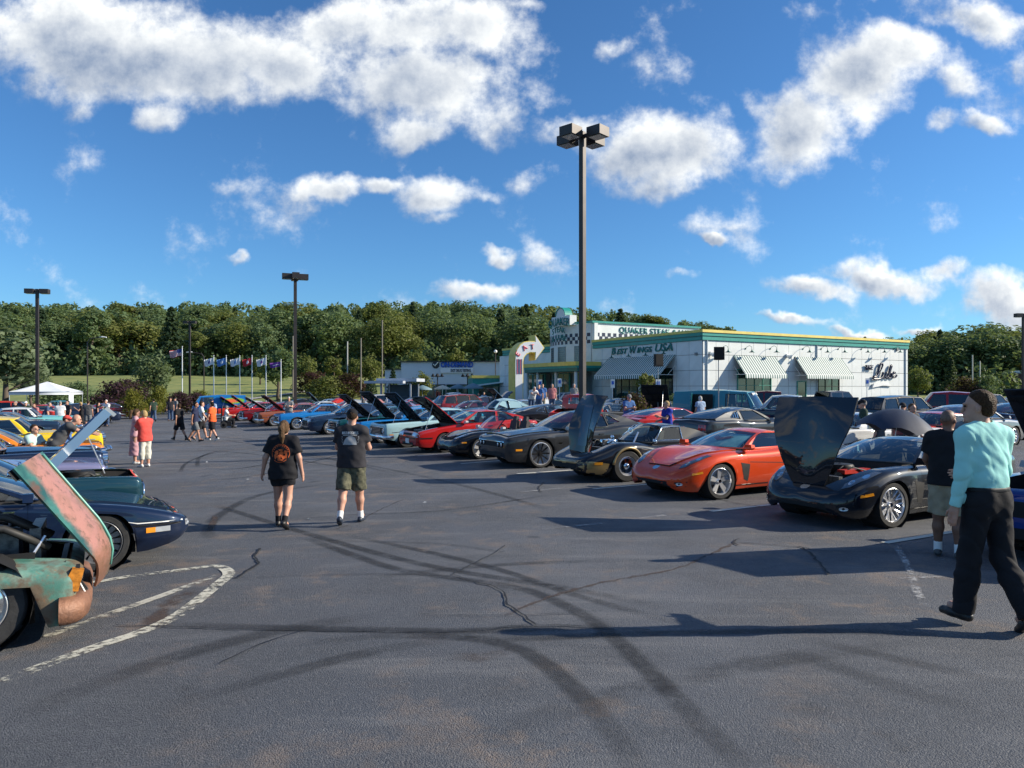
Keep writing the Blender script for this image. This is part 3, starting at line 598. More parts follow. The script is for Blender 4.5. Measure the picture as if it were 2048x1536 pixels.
RED = mat('sign_red', (.65, .03, .05), .35)
for ch, px, py, rot in (('E', 1037.5, 713, 58), ('A', 1047.5, 702, 36), ('T', 1060, 698.5, 6)):
 x, z = ap(px, py); letters(ch, RED, arrow, Matrix.Translation((x, -.05, z)) @ RX() @ Matrix.Rotation(R(rot), 4, 'Z'), .44, None, .05, 0, -.004)
for i, px in enumerate((1034, 1037, 1040, 1043)):
 m = MB(); a, b = ap(px, 718), ap(px, 748); m.box(((a[0]), -.045, (a[1] + b[1]) / 2), (.035, .03, a[1] - b[1])); m.build('stripe', (RED, NAVY)[i % 2], arrow)
# ---- pale commercial building behind, green patio block, shelter
MOD = Matrix.Translation((at(768, 88).x, 88, 0)) @ Matrix.Rotation(R(-7), 4, 'Z')
od = empty_m('clinic_building', MOD, 'low pale grey block with blue ON-DEMAND sign behind the parked cars', 'building'); kk = 88 / FPX
W2 = mat('pale_render', (.60, .63, .70), .6, var=.04, scale=.5)
m = MB(); m.box((8.6, 5, 2.6), (12.9 - .0, 10, 5.2)); m.box((1.1, 5.2, 2.15), (2.2, 9.6, 4.3)); m.box((15.3, 5.1, 2.5), (.6, 9.8, 5.0)); m.build('wall', W2, od)
m = MB(); m.box((8.6, 4.9, 5.26), (13.1, 10.3, .12)); m.box((1.0, 5.1, 4.36), (2.4, 9.9, .12)); m.build('coping', mat('dark_coping', (.02, .022, .03), .5), od)
for i in range(9): m = MB(); m.box((3.0 + i * 1.35, -.03, 1.25), (1.25, .06, 2.5)); f = m.build('shop_window', BLACK, od); m = MB(); m.box((3.0 + i * 1.35, -.07, 1.3), (1.1, .03, 2.2)); m.build('pane', WGL, f)
BLU = mat('sign_blue', (.02, .10, .50), .35)
sx = (882 - 768) * kk * 1.02; m = MB(); m.box((sx + 1.98, -.12, zpx(741, 88)), (4.0, .16, .62)); SP = m.build('sign_panel', mat('sign_panel_white', (.75, .73, .76), .4), od)
letters('DOT DRUG TESTING', NAVY, SP, Matrix.Translation((sx + 1.25, -.23, zpx(744.2, 88))) @ RX(), .36, 2.45, .03, 0, .01)
letters('ON-DEMAND', BLU, od, Matrix.Translation((sx, -.1, zpx(735, 88))) @ RX(), .68, 3.95, .14, 0, .035)
m = MB(); m.lathe([(0, .15), (.40, .12), (.46, 0), (0, 0)], 20, Matrix.Translation((sx - .65, -.02, zpx(730, 88))) @ RX()); lg = m.build('round_emblem', mat('emblem_dark', (.03, .035, .05), .4, .3), od); m = MB(); m.tube([(sx - .9, -.2, zpx(729, 88)), (sx - .7, -.2, zpx(732, 88)), (sx - .3, -.2, zpx(724.5, 88))], .07, 6); m.build('check_mark', WHITE, lg)
# low green patio wing
gw = empty_m('patio_wing', Matrix.Translation((at(945, 76).x, 76, 0)) @ Matrix.Rotation(R(8), 4, 'Z'), 'low green patio block with yellow coping left of the arrow sign', 'building'); kk = 76 / FPX
m = MB(); m.box((1.75, 3, 1.55), (3.5, 6, 3.1)); m.build('wall', TEAL, gw); m = MB(); m.box((1.75, 2.95, 3.25), (3.66, 6.2, .3)); m.build('coping', YEL, gw)
m = MB(); m.box((2.0, -.04, 1.1), (2.6, .08, 2.2)); m.build('opening', WGL, gw); m = MB(); m.add([(-.1, -.02, 2.3), (3.3, -.02, 2.75), (3.3, -1.6, 2.6), (-.1, -1.6, 2.15)], [(0, 1, 2, 3)]); m.add([(-.1, -.02, 2.35), (3.3, -.02, 2.8), (3.3, -1.6, 2.65), (-.1, -1.6, 2.2)], [(3, 2, 1, 0)]); m.build('shade_sail', mat('shade_cloth', (.45, .60, .58), .7), gw)
sh = empty('shelter', (at(765, 72).x, 72, 0), R(-6), 'grey flat-roofed open shelter in front of the pale building', 'shelter'); kk = 72 / FPX
SHM = mat('shelter_grey', (.42, .46, .52), .5, var=.06, scale=1.5); SHD = mat('shelter_blue_dark', (.035, .075, .11), .5)
m = MB(); m.box((1.5, 1.5, zpx(760, 72)), (4.1, 3.6, .32)); m.box((.5, .2, zpx(764.5, 72)), (3.9, 3.2, .25)); m.build('roof', SHM, sh)
m = MB(); m.box((1.3, 3.0, 1.2), (3.2, .12, 2.4)); m.build('back_wall', SHD, sh)
for x, y in ((-.1, -.2), (2.9, -.2), (-.1, 2.9), (2.95, 2.9), (.35, -.2)): m = MB(); m.box((x, y, 1.25), (.14, .14, 2.5)); m.build('post', SHM, sh)
m = MB(); m.box((1.4, 2.2, .75), (1.6, .5, .9)); m.build('counter', SHD, sh)
bb = empty('brown_building', (at(1966, 125).x, 125, 0), R(-4), 'long dark brown low building at the right edge beneath the trees', 'building')
m = MB(); m.box((12, 6, 2.2), (26, 12, 4.6)); m.build('wall', mat('brown_brick', (.085, .045, .042), .8, var=.2, scale=2), bb); m = MB(); m.box((12, 5.9, 4.6), (26.4, 12.3, .24)); m.build('roof', mat('roof_grey', (.16, .16, .16), .7), bb); m = MB(); m.box((6, 1, 4.9), (3.0, 1.2, .35)); m.build('roof_unit', WHITE, bb)
# ================================================================== canopy tent, patio umbrellas, flags, lamp posts
D = 62; c = at(95, D); tent = empty('canopy_tent', c, R(18), 'white pop-up canopy tent with peaked roof at the far left of the lot', 'tent')
TC = mat('tent_cloth', (.72, .76, .82), .7, var=.04, scale=1.5)
hw = 2.2; ze = zpx(783, D) - c.z; zp = zpx(763, D) - c.z; m = MB(); n = 8
for q in range(4):
 a, b = [(hw * sx, hw * sy) for sx, sy in ((1, 1), (-1, 1), (-1, -1), (1, -1))][q], [(hw * sx, hw * sy) for sx, sy in ((-1, 1), (-1, -1), (1, -1), (1, 1))][q]
 m.grid(lambda u, v: (lambda p: (p[0] * (1 - v), p[1] * (1 - v), ze + (zp - ze) * (v ** 1.12) - .10 * math.sin(math.pi * u) * (1 - v)))(tuple(a[i] + (b[i] - a[i]) * u for i in (0, 1))), n, n)
 m.add([(*a, ze), (*b, ze), (*b, ze - .26), (*a, ze - .26)], [(0, 1, 2, 3)])
m.build('roof_cloth', TC, tent, 'keep')
for sx in (1, -1):
 for sy in (1, -1): m = MB(); m.tube([(hw * sx * .98, hw * sy * .98, 0), (hw * sx * .98, hw * sy * .98, ze)], .025, 6); m.build('leg', STEEL, tent)
m = MB(); m.grid(lambda u, v: (hw * .97 + .05 * math.sin(u * 20), -hw + 1.3 * u, ze * v), 12, 2); m.build('side_curtain', TC, tent, 'keep')
UMB = [mat('umbrella_blue_grey', (.13, .22, .27), .7), mat('umbrella_cream', (.55, .52, .42), .7)]
def umbrella(px, py, D, w, m_, label):
 c = at(px, D); o = empty('patio_umbrella', c, R(px % 40), label, 'umbrella', 'umbrellas over the patio'); zt = zpx(py, D) - c.z; r = w / 2 / FPX * D
 m = MB(); m.lathe([(.02, zt), (r * .5, zt - r * .18), (r, zt - r * .42), (r, zt - r * .52)], 8); m.build('canopy', m_, o, 'keep'); m = MB(); m.tube([(0, 0, 0), (0, 0, zt)], .03, 6); m.build('pole', STEEL, o)
for a in ((845, 770, 76, 38, UMB[0], 'blue-grey patio umbrella beside the light green young tree'), (885, 770, 74, 34, UMB[1], 'cream patio umbrella between the blue-grey ones'), (916, 768, 78, 36, UMB[0], 'blue-grey patio umbrella below the four-armed lamp'), (946, 766, 73, 44, UMB[0], 'widest blue-grey patio umbrella against the green patio block')): umbrella(*a)
def flag(px, top, D, w, h, cloth, label, out=-1):
 c = at(px, D); o = empty('flagpole', c, 0, label, 'flagpole', 'flagpoles in a row'); zt = zpx(top, D) - c.z
 m = MB(); m.tube([(0, 0, -.4), (0, 0, zt)], [.06, .04], 8); m.lathe([(0, .16), (.07, .08), (0, 0)], 8, Matrix.Translation((0, 0, zt))); m.build('pole', mat('white_pole', (.72, .74, .76), .35, .2), o)
 m = MB(); nu, nv = 26, 13; mats = cloth['mats']
 def P(u, v): d = .55 * u; return (out * (w * u * .93), .14 * math.sin(u * 9 + v * 2) * u ** .5, zt - .12 - h * (1 - v) - d * h * .55 * (1 if out < 0 else 1) + .05 * math.sin(u * 7) * (1 - v))
 b = len(m.v); m.grid(P, nu, nv)
 for i in range(nu):
  for j in range(nv): m.m[i * nv + j] = cloth['fn']((i + .5) / nu, (j + .5) / nv)
 m.build('flag_cloth', mats, o, 'keep')
FW = mat('flag_white', (.70, .72, .75), .8); FB = mat('flag_blue', (.03, .06, .25), .8); FR = mat('flag_red', (.50, .03, .04), .8); FLB = mat('flag_light_blue', (.10, .25, .55), .8); FP = mat('flag_purple', (.16, .05, .30), .8)
def stars(u, v): return 2 if (u < .4 and v > .46) else (0 if int(v * 13) % 2 == 0 else 1)
disc = lambda u, v: 1 if (u - .5) ** 2 * 2.2 + (v - .5) ** 2 < .055 else 0
flag(364.5, 695, 74, 1.35, .75, dict(mats=[FR, FW, FB], fn=stars), 'tallest flagpole, flying a red, white and blue striped flag')
for px, m0, m1, lab in ((427.5, FW, FB, 'flagpole with a white flag bearing a blue emblem'), (452.5, FLB, FW, 'flagpole with a mid blue flag'), (479.5, FW, FLB, 'flagpole with a white flag bearing a pale blue emblem'), (504, FR, FW, 'flagpole with a red flag'), (532, FW, FP, 'flagpole with a white flag beside the purple one')):
 flag(px, 713, 74, 1.0, .72, dict(mats=[m0, m1], fn=disc), lab)
flag(562, 721, 74, 1.2, .5, dict(mats=[FP, FW], fn=lambda u, v: 1 if .2 < u < .8 and .42 < v < .55 else 0), 'flagpole with a long purple flag')
LENSG = mat('lamp_lens', (.25, .26, .25), .25, 0, .6)
def lamp_post(px, top, D, label, heads=4, rot=35, w=.16, big=(.62, .46, .36), base=True, rise=0, gap=.12):
 c = at(px, D); o = empty('lamp_post', c, R(rot), label, 'lamp post', 'parking lot lamp posts'); zt = zpx(top, D) - c.z
 m = MB(); m.box((0, 0, zt / 2), (w, w, zt)); m.build('pole', GREYBR, o)
 if base: m = MB(); m.lathe([(.3, 0), (.3, .6), (.26, .66), (0, .66)], 20); m.build('footing', mat('concrete_footing', (.32, .31, .29), .85, var=.15, scale=4), o)
 for k in range(heads):
  a = (k * 2 * math.pi / heads); Mh = Matrix.Rotation(a, 4, 'Z'); hd = MB(); L_, W_, H_ = big; x0 = w / 2 + gap
  hd.box((w / 2 + gap / 2, 0, zt - H_ * .5), (gap + .02, .09, .10), M=Mh); hd.add([Mh @ Vector(p) for p in ((x0, -W_ / 2, zt - H_), (x0 + L_, -W_ / 2, zt - H_), (x0 + L_, W_ / 2, zt - H_), (x0, W_ / 2, zt - H_), (x0, -W_ / 2, zt), (x0 + L_, -W_ / 2, zt), (x0 + L_, W_ / 2, zt), (x0, W_ / 2, zt))], [(3, 2, 1, 0), (4, 5, 6, 7), (0, 1, 5, 4), (1, 2, 6, 5), (2, 3, 7, 6), (3, 0, 4, 7)])
  H = hd.build('lamp_head', GREYBR, o); m = MB(); m.box((x0 + L_ / 2, 0, zt - H_ - .012), (L_ - .1, W_ - .1, .02), M=Mh); m.build('lens', LENSG, H)
lamp_post(1165, 264, 22.5, 'near tall bronze lamp post with four box heads rising over the car row', 4, 47, .16, (.50, .50, .29), True, 0, .26)
lamp_post(590.5, 548, 48, 'lamp post with box heads rising left of the walking couple', 4, 20, .2)
lamp_post(74.5, 578, 56, 'lamp post at the left beside the white canopy tent', 2, 10, .2)
lamp_post(379.5, 642, 82, 'far slim lamp post behind the striped flag', 2, 0, .18, (.5, .4, .3)); lamp_post(2047, 627, 70, 'lamp post cut by the right edge of the picture', 2, 5, .22)
for px, top, D, lab in ((722, 676, 96, 'plain far pole right of the brown shrubs'), (764.5, 640, 98, 'tall thin far pole beside the pale building'), (695, 683, 105, 'pale thin pole before the olive shrubs'), (586, 672, 100, 'pale thin pole just left of the second lamp post'), (1945, 710, 118, 'pale pole before the dark wood at right'), (1960, 722, 120, 'shorter pale pole before the dark wood at right')):
 c = at(px, D); c.z = zhill(c.x, D); o = empty('utility_pole', c, 0, lab, 'pole', 'thin poles before the wood'); m = MB(); m.tube([(0, 0, -.5), (0, 0, zpx(top, D) - c.z)], .09, 6); m.build('pole', mat('weathered_pole', (.20, .18, .15), .8) if px < 800 and px != 695 else mat('pale_pole', (.45, .45, .43), .6), o)
for px, top, D, sgn, lab in ((175, 676, 84, 1, 'dark street lamp with pale cobra head over the path'), (408, 706, 90, -1, 'small cobra-head street lamp beside the striped flag')):
 c = at(px, D); c.z = -.5; o = empty('street_lamp', c, 0, lab, 'street lamp'); zt = zpx(top, D) - c.z; m = MB(); m.tube([(0, 0, 0), (0, 0, zt - .5), (sgn * .3, 0, zt - .1), (sgn * 1.5, 0, zt + .1)], .07, 6); m.build('pole', GREYBR, o)
 m = MB(); m.tube([(sgn * 1.4, 0, zt + .1), (sgn * 1.7, 0, zt + .12), (sgn * 2.2, 0, zt + .08)], [.08, .17, .1], 8, flat=.6); m.build('lamp_head', mat('pale_lamp_head', (.6, .62, .65), .4), o)
c = at(991, 80); o = empty('globe_lamp', c, 0, 'thin lamp with white globe before the pale building', 'street lamp'); zt = zpx(703, 80) - c.z; m = MB(); m.tube([(0, 0, 0), (0, 0, zt)], .06, 6); m.build('pole', GREYBR, o); m = MB(); m.lathe([(0, .2), (.14, .14), (.2, 0), (.14, -.14), (0, -.2)], 12, Matrix.Translation((0, 0, zt))); m.build('globe', WHITE, o, 'all')
for px, lab in ((875, 'left four-armed dark lantern post above the patio umbrellas'), (935, 'right four-armed dark lantern post above the patio umbrellas')):
 c = at(px, 80); o = empty('lantern_post', c, 0, lab, 'lamp post'); zt = zpx(753, 80) - c.z; m = MB(); m.tube([(0, 0, 0), (0, 0, zt)], .06, 6); m.box((0, 0, zt), (1.1, .06, .06)); m.box((0, 0, zt - .02), (.06, 1.0, .06)); m.build('pole', BLACK, o)
 for dx, dy in ((.5, 0), (-.5, 0), (0, .45), (0, -.45)): m = MB(); m.lathe([(0, .35), (.06, .3), (.24, 0), (.1, -.05)], 10, Matrix.Translation((dx, dy, zt))); m.build('lantern', BLACK, o)
# loudspeakers on stands
def speaker(px, ptop, pbot, D, rot, label):
 c = at(px, D); o = empty('loudspeaker', c, R(rot), label, 'loudspeaker'); z1, z0 = zpx(ptop, D) - c.z, zpx(pbot, D) - c.z; w = .46
 m = MB(); m.prism([(-.24, -.14), (.24, -.14), (.17, .16), (-.17, .16)], z0, z1); m.build('cabinet', BLACK, o); m = MB(); m.box((0, -.15, (z0 + z1) / 2 + .02), (.42, .02, z1 - z0 - .12)); m.build('grille', mat('speaker_cloth', (.010, .010, .011), .9), o)
 s_ = empty('speaker_stand', c, R(rot), label.replace('loudspeaker', 'speaker stand'), 'stand'); m = MB(); m.tube([(0, 0, .4), (0, 0, z0)], .022, 8); m.tube([(0, 0, z0 * .55), (0, 0, z0 * .62)], .035, 8); m.build('pole', mat('stand_grey', (.25, .26, .28), .4, .5), s_)
 for a in (90, 210, 330): m = MB(); m.tube([(0, 0, .75), (.55 * math.cos(R(a)), .55 * math.sin(R(a)), .01)], .014, 6); m.build('leg', BLACK, s_)
speaker(1437, 694, 720, 33, 0, 'black loudspeaker on a tall tripod before the sunlit white wall'); speaker(1316, 708, 733, 38, 20, 'black loudspeaker on a tripod before the shaded awning')
for px, py, D, lab in ((1119, 768, 54, 'blue and white parking sign before the glass doors, right'), (1080, 770, 56, 'narrow white parking sign before the glass doors, left'), (1316, 772, 44, 'parking sign right of the young tree by the awning'), (1225, 770, 52, 'parking sign at the left end of the shaded awning'), (1734, 768, 52, 'small white sign below the script sign')):
 c = at(px, D); o = empty('parking_sign', c, R(10), lab, 'sign'); z = zpx(py, D); m = MB(); m.tube([(0, 0, 0), (0, 0, z + .2)], .03, 6); m.build('post', WHITE, o); m = MB(); m.box((0, -.05, z + .1), (.32, .02, .62)); p = m.build('plate', WHITE, o); m = MB(); m.box((0, -.065, z + .16), (.18, .01, .24)); m.build('blue_square', BLU, p)
# ================================================================== trees and shrubs
def leaf_mat(name, c1, c2, c3, tr=.45):
 m = bpy.data.materials.new(name); m.use_nodes = True; nt = m.node_tree; b = nt.nodes['Principled BSDF']; o = nt.nodes['Material Output']
 oi = N(nt, 'ShaderNodeObjectInfo'); at_ = N(nt, 'ShaderNodeAttribute', attribute_name='leaf'); geo = N(nt, 'ShaderNodeNewGeometry')
 c = mixc(nt, at_.outputs['Fac'], c1, c2); c = mixc(nt, mth(nt, 'MULTIPLY', oi.outputs['Random'], .75), c, c3)
 nt.links.new(c, b.inputs['Base Color']); b.inputs['Roughness'].default_value = .6; b.inputs['Specular IOR Level'].default_value = .25
 t = N(nt, 'ShaderNodeBsdfTranslucent'); nt.links.new(mixc(nt, .5, c, (.16, .20, .03)), t.inputs[0]); mx = N(nt, 'ShaderNodeMixShader'); mx.inputs[0].default_value = tr
 nt.links.new(b.outputs[0], mx.inputs[1]); nt.links.new(t.outputs[0], mx.inputs[2]); nt.links.new(mx.outputs[0], o.inputs[0]); return m
LEAF = leaf_mat('broad_leaves', (.10, .17, .070), (.185, .235, .095), (.125, .185, .095)); LEAFY = leaf_mat('olive_leaves', (.125, .155, .04), (.22, .23, .07), (.15, .18, .05)); LEAFS = leaf_mat('silvery_leaves', (.10, .15, .075), (.20, .25, .15), (.13, .18, .08))
LEAFD = leaf_mat('needle_leaves', (.028, .062, .032), (.06, .10, .045), (.035, .07, .042)); LEAFP = leaf_mat('purple_leaves', (.035, .014, .028), (.07, .028, .045), (.045, .02, .03)); LEAFG = leaf_mat('golden_shrub_leaves', (.12, .13, .02), (.22, .20, .03), (.13, .15, .02)); LEAFR = leaf_mat('burgundy_leaves', (.045, .015, .018), (.09, .03, .03), (.05, .02, .02))
BARK = mat('bark', (.085, .065, .05), .9, var=.3, scale=6, bump=.5)
def leaf_mesh(name, pts, nrm, size, m, rng, asp=.62):
 n = len(pts); r = rng.normal(size=(n, 3)) * .75; nn = nrm + r; nn /= np.linalg.norm(nn, axis=1)[:, None]
 a = np.cross(nn, rng.normal(size=(n, 3))); a /= np.linalg.norm(a, axis=1)[:, None]; b = np.cross(nn, a); s = (size * rng.uniform(.55, 1.25, n))[:, None]
 v = np.stack([pts - a * s * .5 - b * s * asp * .12, pts - b * s * asp * .5, pts + a * s * .5 + b * s * .1, pts + b * s * asp * .5], 1).reshape(-1, 3)
 me = bpy.data.meshes.new(name); me.from_pydata(v.tolist(), [], [(4 * i, 4 * i + 1, 4 * i + 2, 4 * i + 3) for i in range(n)]); me.materials.append(m)
 at_ = me.attributes.new('leaf', 'FLOAT', 'FACE'); at_.data.foreach_set('value', rng.random(n).astype(np.float32)); me.update(); return me
def crown_mesh(name, kind, seed, n, size, m):
 """Unit tree: height 1, crown fitted to it."""
 rng = np.random.default_rng(seed); P = []; NR = []
 if kind == 'broad':
  L = 40; c = rng.normal(size=(L, 3)); c /= np.linalg.norm(c, axis=1)[:, None]; c *= (rng.random(L) ** .45)[:, None]; cen = np.stack([c[:, 0] * .24, c[:, 1] * .24, .60 + c[:, 2] * .30], 1); rad = rng.uniform(.07, .13, L) * (1.15 - .5 * np.abs(c[:, 2]))
 elif kind == 'tall':
  L = 24; h = rng.uniform(.25, .95, L); w = .16 * np.sin(np.clip((h - .1) / .95, 0, 1) * math.pi) ** .6 + .02; a = rng.uniform(0, 6.28, L); q = rng.random(L) ** .5; cen = np.stack([np.cos(a) * w * q, np.sin(a) * w * q, h], 1); rad = rng.uniform(.05, .10, L)
 elif kind == 'bush':
  L = 30; c = rng.normal(size=(L, 3)); c /= np.linalg.norm(c, axis=1)[:, None]; c[:, 2] = np.abs(c[:, 2]); c *= (rng.random(L) ** .4)[:, None]; cen = np.stack([c[:, 0] * .5, c[:, 1] * .5, .22 + c[:, 2] * .55], 1); rad = rng.uniform(.12, .22, L)
 if kind in ('broad', 'tall', 'bush'):
  k = rng.choice(L, n, p=rad ** 2 / (rad ** 2).sum()); d = rng.normal(size=(n, 3)); d /= np.linalg.norm(d, axis=1)[:, None]
  P = cen[k] + d * (rad[k] * rng.uniform(.72, 1.08, n))[:, None]; NR = d * 1.3 + (cen[k] - cen.mean(0)) * 1.6
 if kind == 'conifer':
  h = rng.random(n) ** .75; lay = np.floor(h * 15) / 15 + rng.normal(size=n) * .012; w = (.24 * (1 - lay) + .012); a = rng.uniform(0, 6.28, n); spk = 1 + .28 * np.sin(a * 7 + lay * 60); q = rng.random(n) ** .45
  P = np.stack([np.cos(a) * w * q * spk, np.sin(a) * w * q * spk, .06 + .94 * lay - q * w * .35], 1); NR = np.stack([np.cos(a), np.sin(a), np.full(n, .8)], 1)
 if kind == 'column':
  h = rng.random(n); w = .17 * np.sin(np.clip(h * .9 + .12, 0, 1) * math.pi) ** .5; a = rng.uniform(0, 6.28, n); P = np.stack([np.cos(a) * w, np.sin(a) * w, .03 + h * .96], 1) + rng.normal(size=(n, 3)) * .012; NR = np.stack([np.cos(a), np.sin(a), np.full(n, .4)], 1)
 P = np.array(P); P[:, 2] *= 1 / P[:, 2].max(); return leaf_mesh(name, P, np.array(NR), size, m, rng)
def trunk_mesh(kind, seed):
 rnd = random.Random(seed); m = MB(); top = {'broad': .62, 'tall': .75, 'bush': .35, 'conifer': .95, 'column': .6}[kind]; r0 = {'bush': .02, 'conifer': .018}.get(kind, .020)
 pts = [(0, 0, -.05)] + [(rnd.uniform(-.012, .012), rnd.uniform(-.012, .012), top * i / 5) for i in range(1, 6)]; m.tube(pts, [r0 * (1.3 - i * .2) for i in range(6)], 7)
 if kind in ('broad', 'tall', 'bush'):
  for i in range(8):
   z = top * rnd.uniform(.35, .95); a = rnd.uniform(0, 6.28); l = rnd.uniform(.12, .22) * (1.6 if kind == 'bush' else 1); m.tube([(0, 0, z), (l * .5 * math.cos(a), l * .5 * math.sin(a), z + l * .45), (l * math.cos(a), l * math.sin(a), z + l * .8)], [r0 * .5, r0 * .32, r0 * .12], 5)
 return m.mesh('trunk', BARK, 'all')
TREEM = {}
def tree_meshes(kind, m, variants, n, size):
 k = (kind, m.name, n)
 if k not in TREEM: TREEM[k] = [(crown_mesh('crown', kind, 10 * i + hash(kind) % 7 * 0 + len(kind), n, size, m), trunk_mesh(kind, i)) for i in range(variants)]
 return TREEM[k]
def plant(name, kind, m, loc, h, wide, label, cat, group=None, n=1100, size=.075, variants=5, idx=0, rz=None):
 cm, tm = tree_meshes(kind, m, variants, n, size)[idx % variants]
 o = empty(name, loc, rz if rz is not None else random.uniform(0, 6.28), label, cat, group); o.scale = (h * wide, h * wide, h)
 link_mesh('crown', cm, o); link_mesh('trunk', tm, o); return o
rnd = random.Random(3)
# the wooded hill: 296 trees one by one, nearest rows first; the mass behind them as one forest
spots = []
for row, (y0, cnt, h0) in enumerate(((148, 52, 11.5), (160, 52, 12.5), (176, 54, 12.5), (194, 60, 13), (216, 66, 13.5))):
 for i in range(cnt):
  q = -.86 + 1.72 * (i + .5 + rnd.uniform(-.32, .32)) / cnt; y = y0 + rnd.uniform(-6, 6) - (18 * sstep(.2, .7, q)); spots.append((q * y, y, h0 * rnd.uniform(.72, 1.2)))
for i, (x, y, h) in enumerate(spots):
 q = x / y; con = rnd.random() < (.12 + .16 * sstep(.3, .6, q)); h *= (1 - .28 * sstep(.0, .4, q) + .26 * sstep(.45, .60, q))
 kind, m_ = ('conifer', LEAFD) if con else (('broad', LEAF) if rnd.random() < .72 else ('tall', LEAF)); olive = (not con) and rnd.random() < .22
 if con: h *= 1.05
 plant('conifer' if con else 'broadleaf_tree', kind, LEAFY if olive else m_, (x, y, zhill(x, y) - .3), h, rnd.uniform(1.35, 1.9) if not con else rnd.uniform(.95, 1.3), 'dark pointed conifer in the wood on the hillside' if con else ('olive-yellow leafy tree in the wood on the hillside' if olive else 'green leafy tree in the wood on the hillside'), 'tree', 'trees of the wooded hillside', n=4600, size=.038, idx=rnd.randrange(5))
fm = MB(); fo = []
rng = np.random.default_rng(5); PP = []; NN = []
for i in range(420):
 q = -.95 + 1.9 * rnd.random(); y = 236 + 80 * rnd.random(); h = rnd.uniform(9, 14) * (1 - .28 * sstep(.0, .4, q) + .2 * sstep(.45, .60, q)); x = q * y; k = 150; d = rng.normal(size=(k, 3)); d /= np.linalg.norm(d, axis=1)[:, None]; d[:, 2] = np.abs(d[:, 2]) * 1.1 - .2; rr = h * .27
 PP.append(np.array([x, y, zhill(x, y) + h * .62]) + d * np.array([rr, rr, h * .36]) * rng.uniform(.75, 1.1, (k, 1))); NN.append(d)
tag(link_mesh('forest', leaf_mesh('forest', np.concatenate(PP), np.concatenate(NN), 1.5, LEAF, rng)), kind='stuff')
# undergrowth along the wood's edge
PP = []; NN = []
for i in range(360):
 q = -.86 + 1.72 * rnd.random(); y = 140 + 8 * rnd.random() - 18 * sstep(.2, .7, q); h = rnd.uniform(2.5, 7); x = q * y; k = 90; d = rng.normal(size=(k, 3)); d /= np.linalg.norm(d, axis=1)[:, None]; d[:, 2] = np.abs(d[:, 2]); PP.append(np.array([x, y, zhill(x, y)]) + d * np.array([2.2, 2, h]) * rng.uniform(.7, 1.1, (k, 1))); NN.append(d)
tag(link_mesh('undergrowth', leaf_mesh('undergrowth', np.concatenate(PP), np.concatenate(NN), 1.0, LEAF, rng)), kind='stuff')
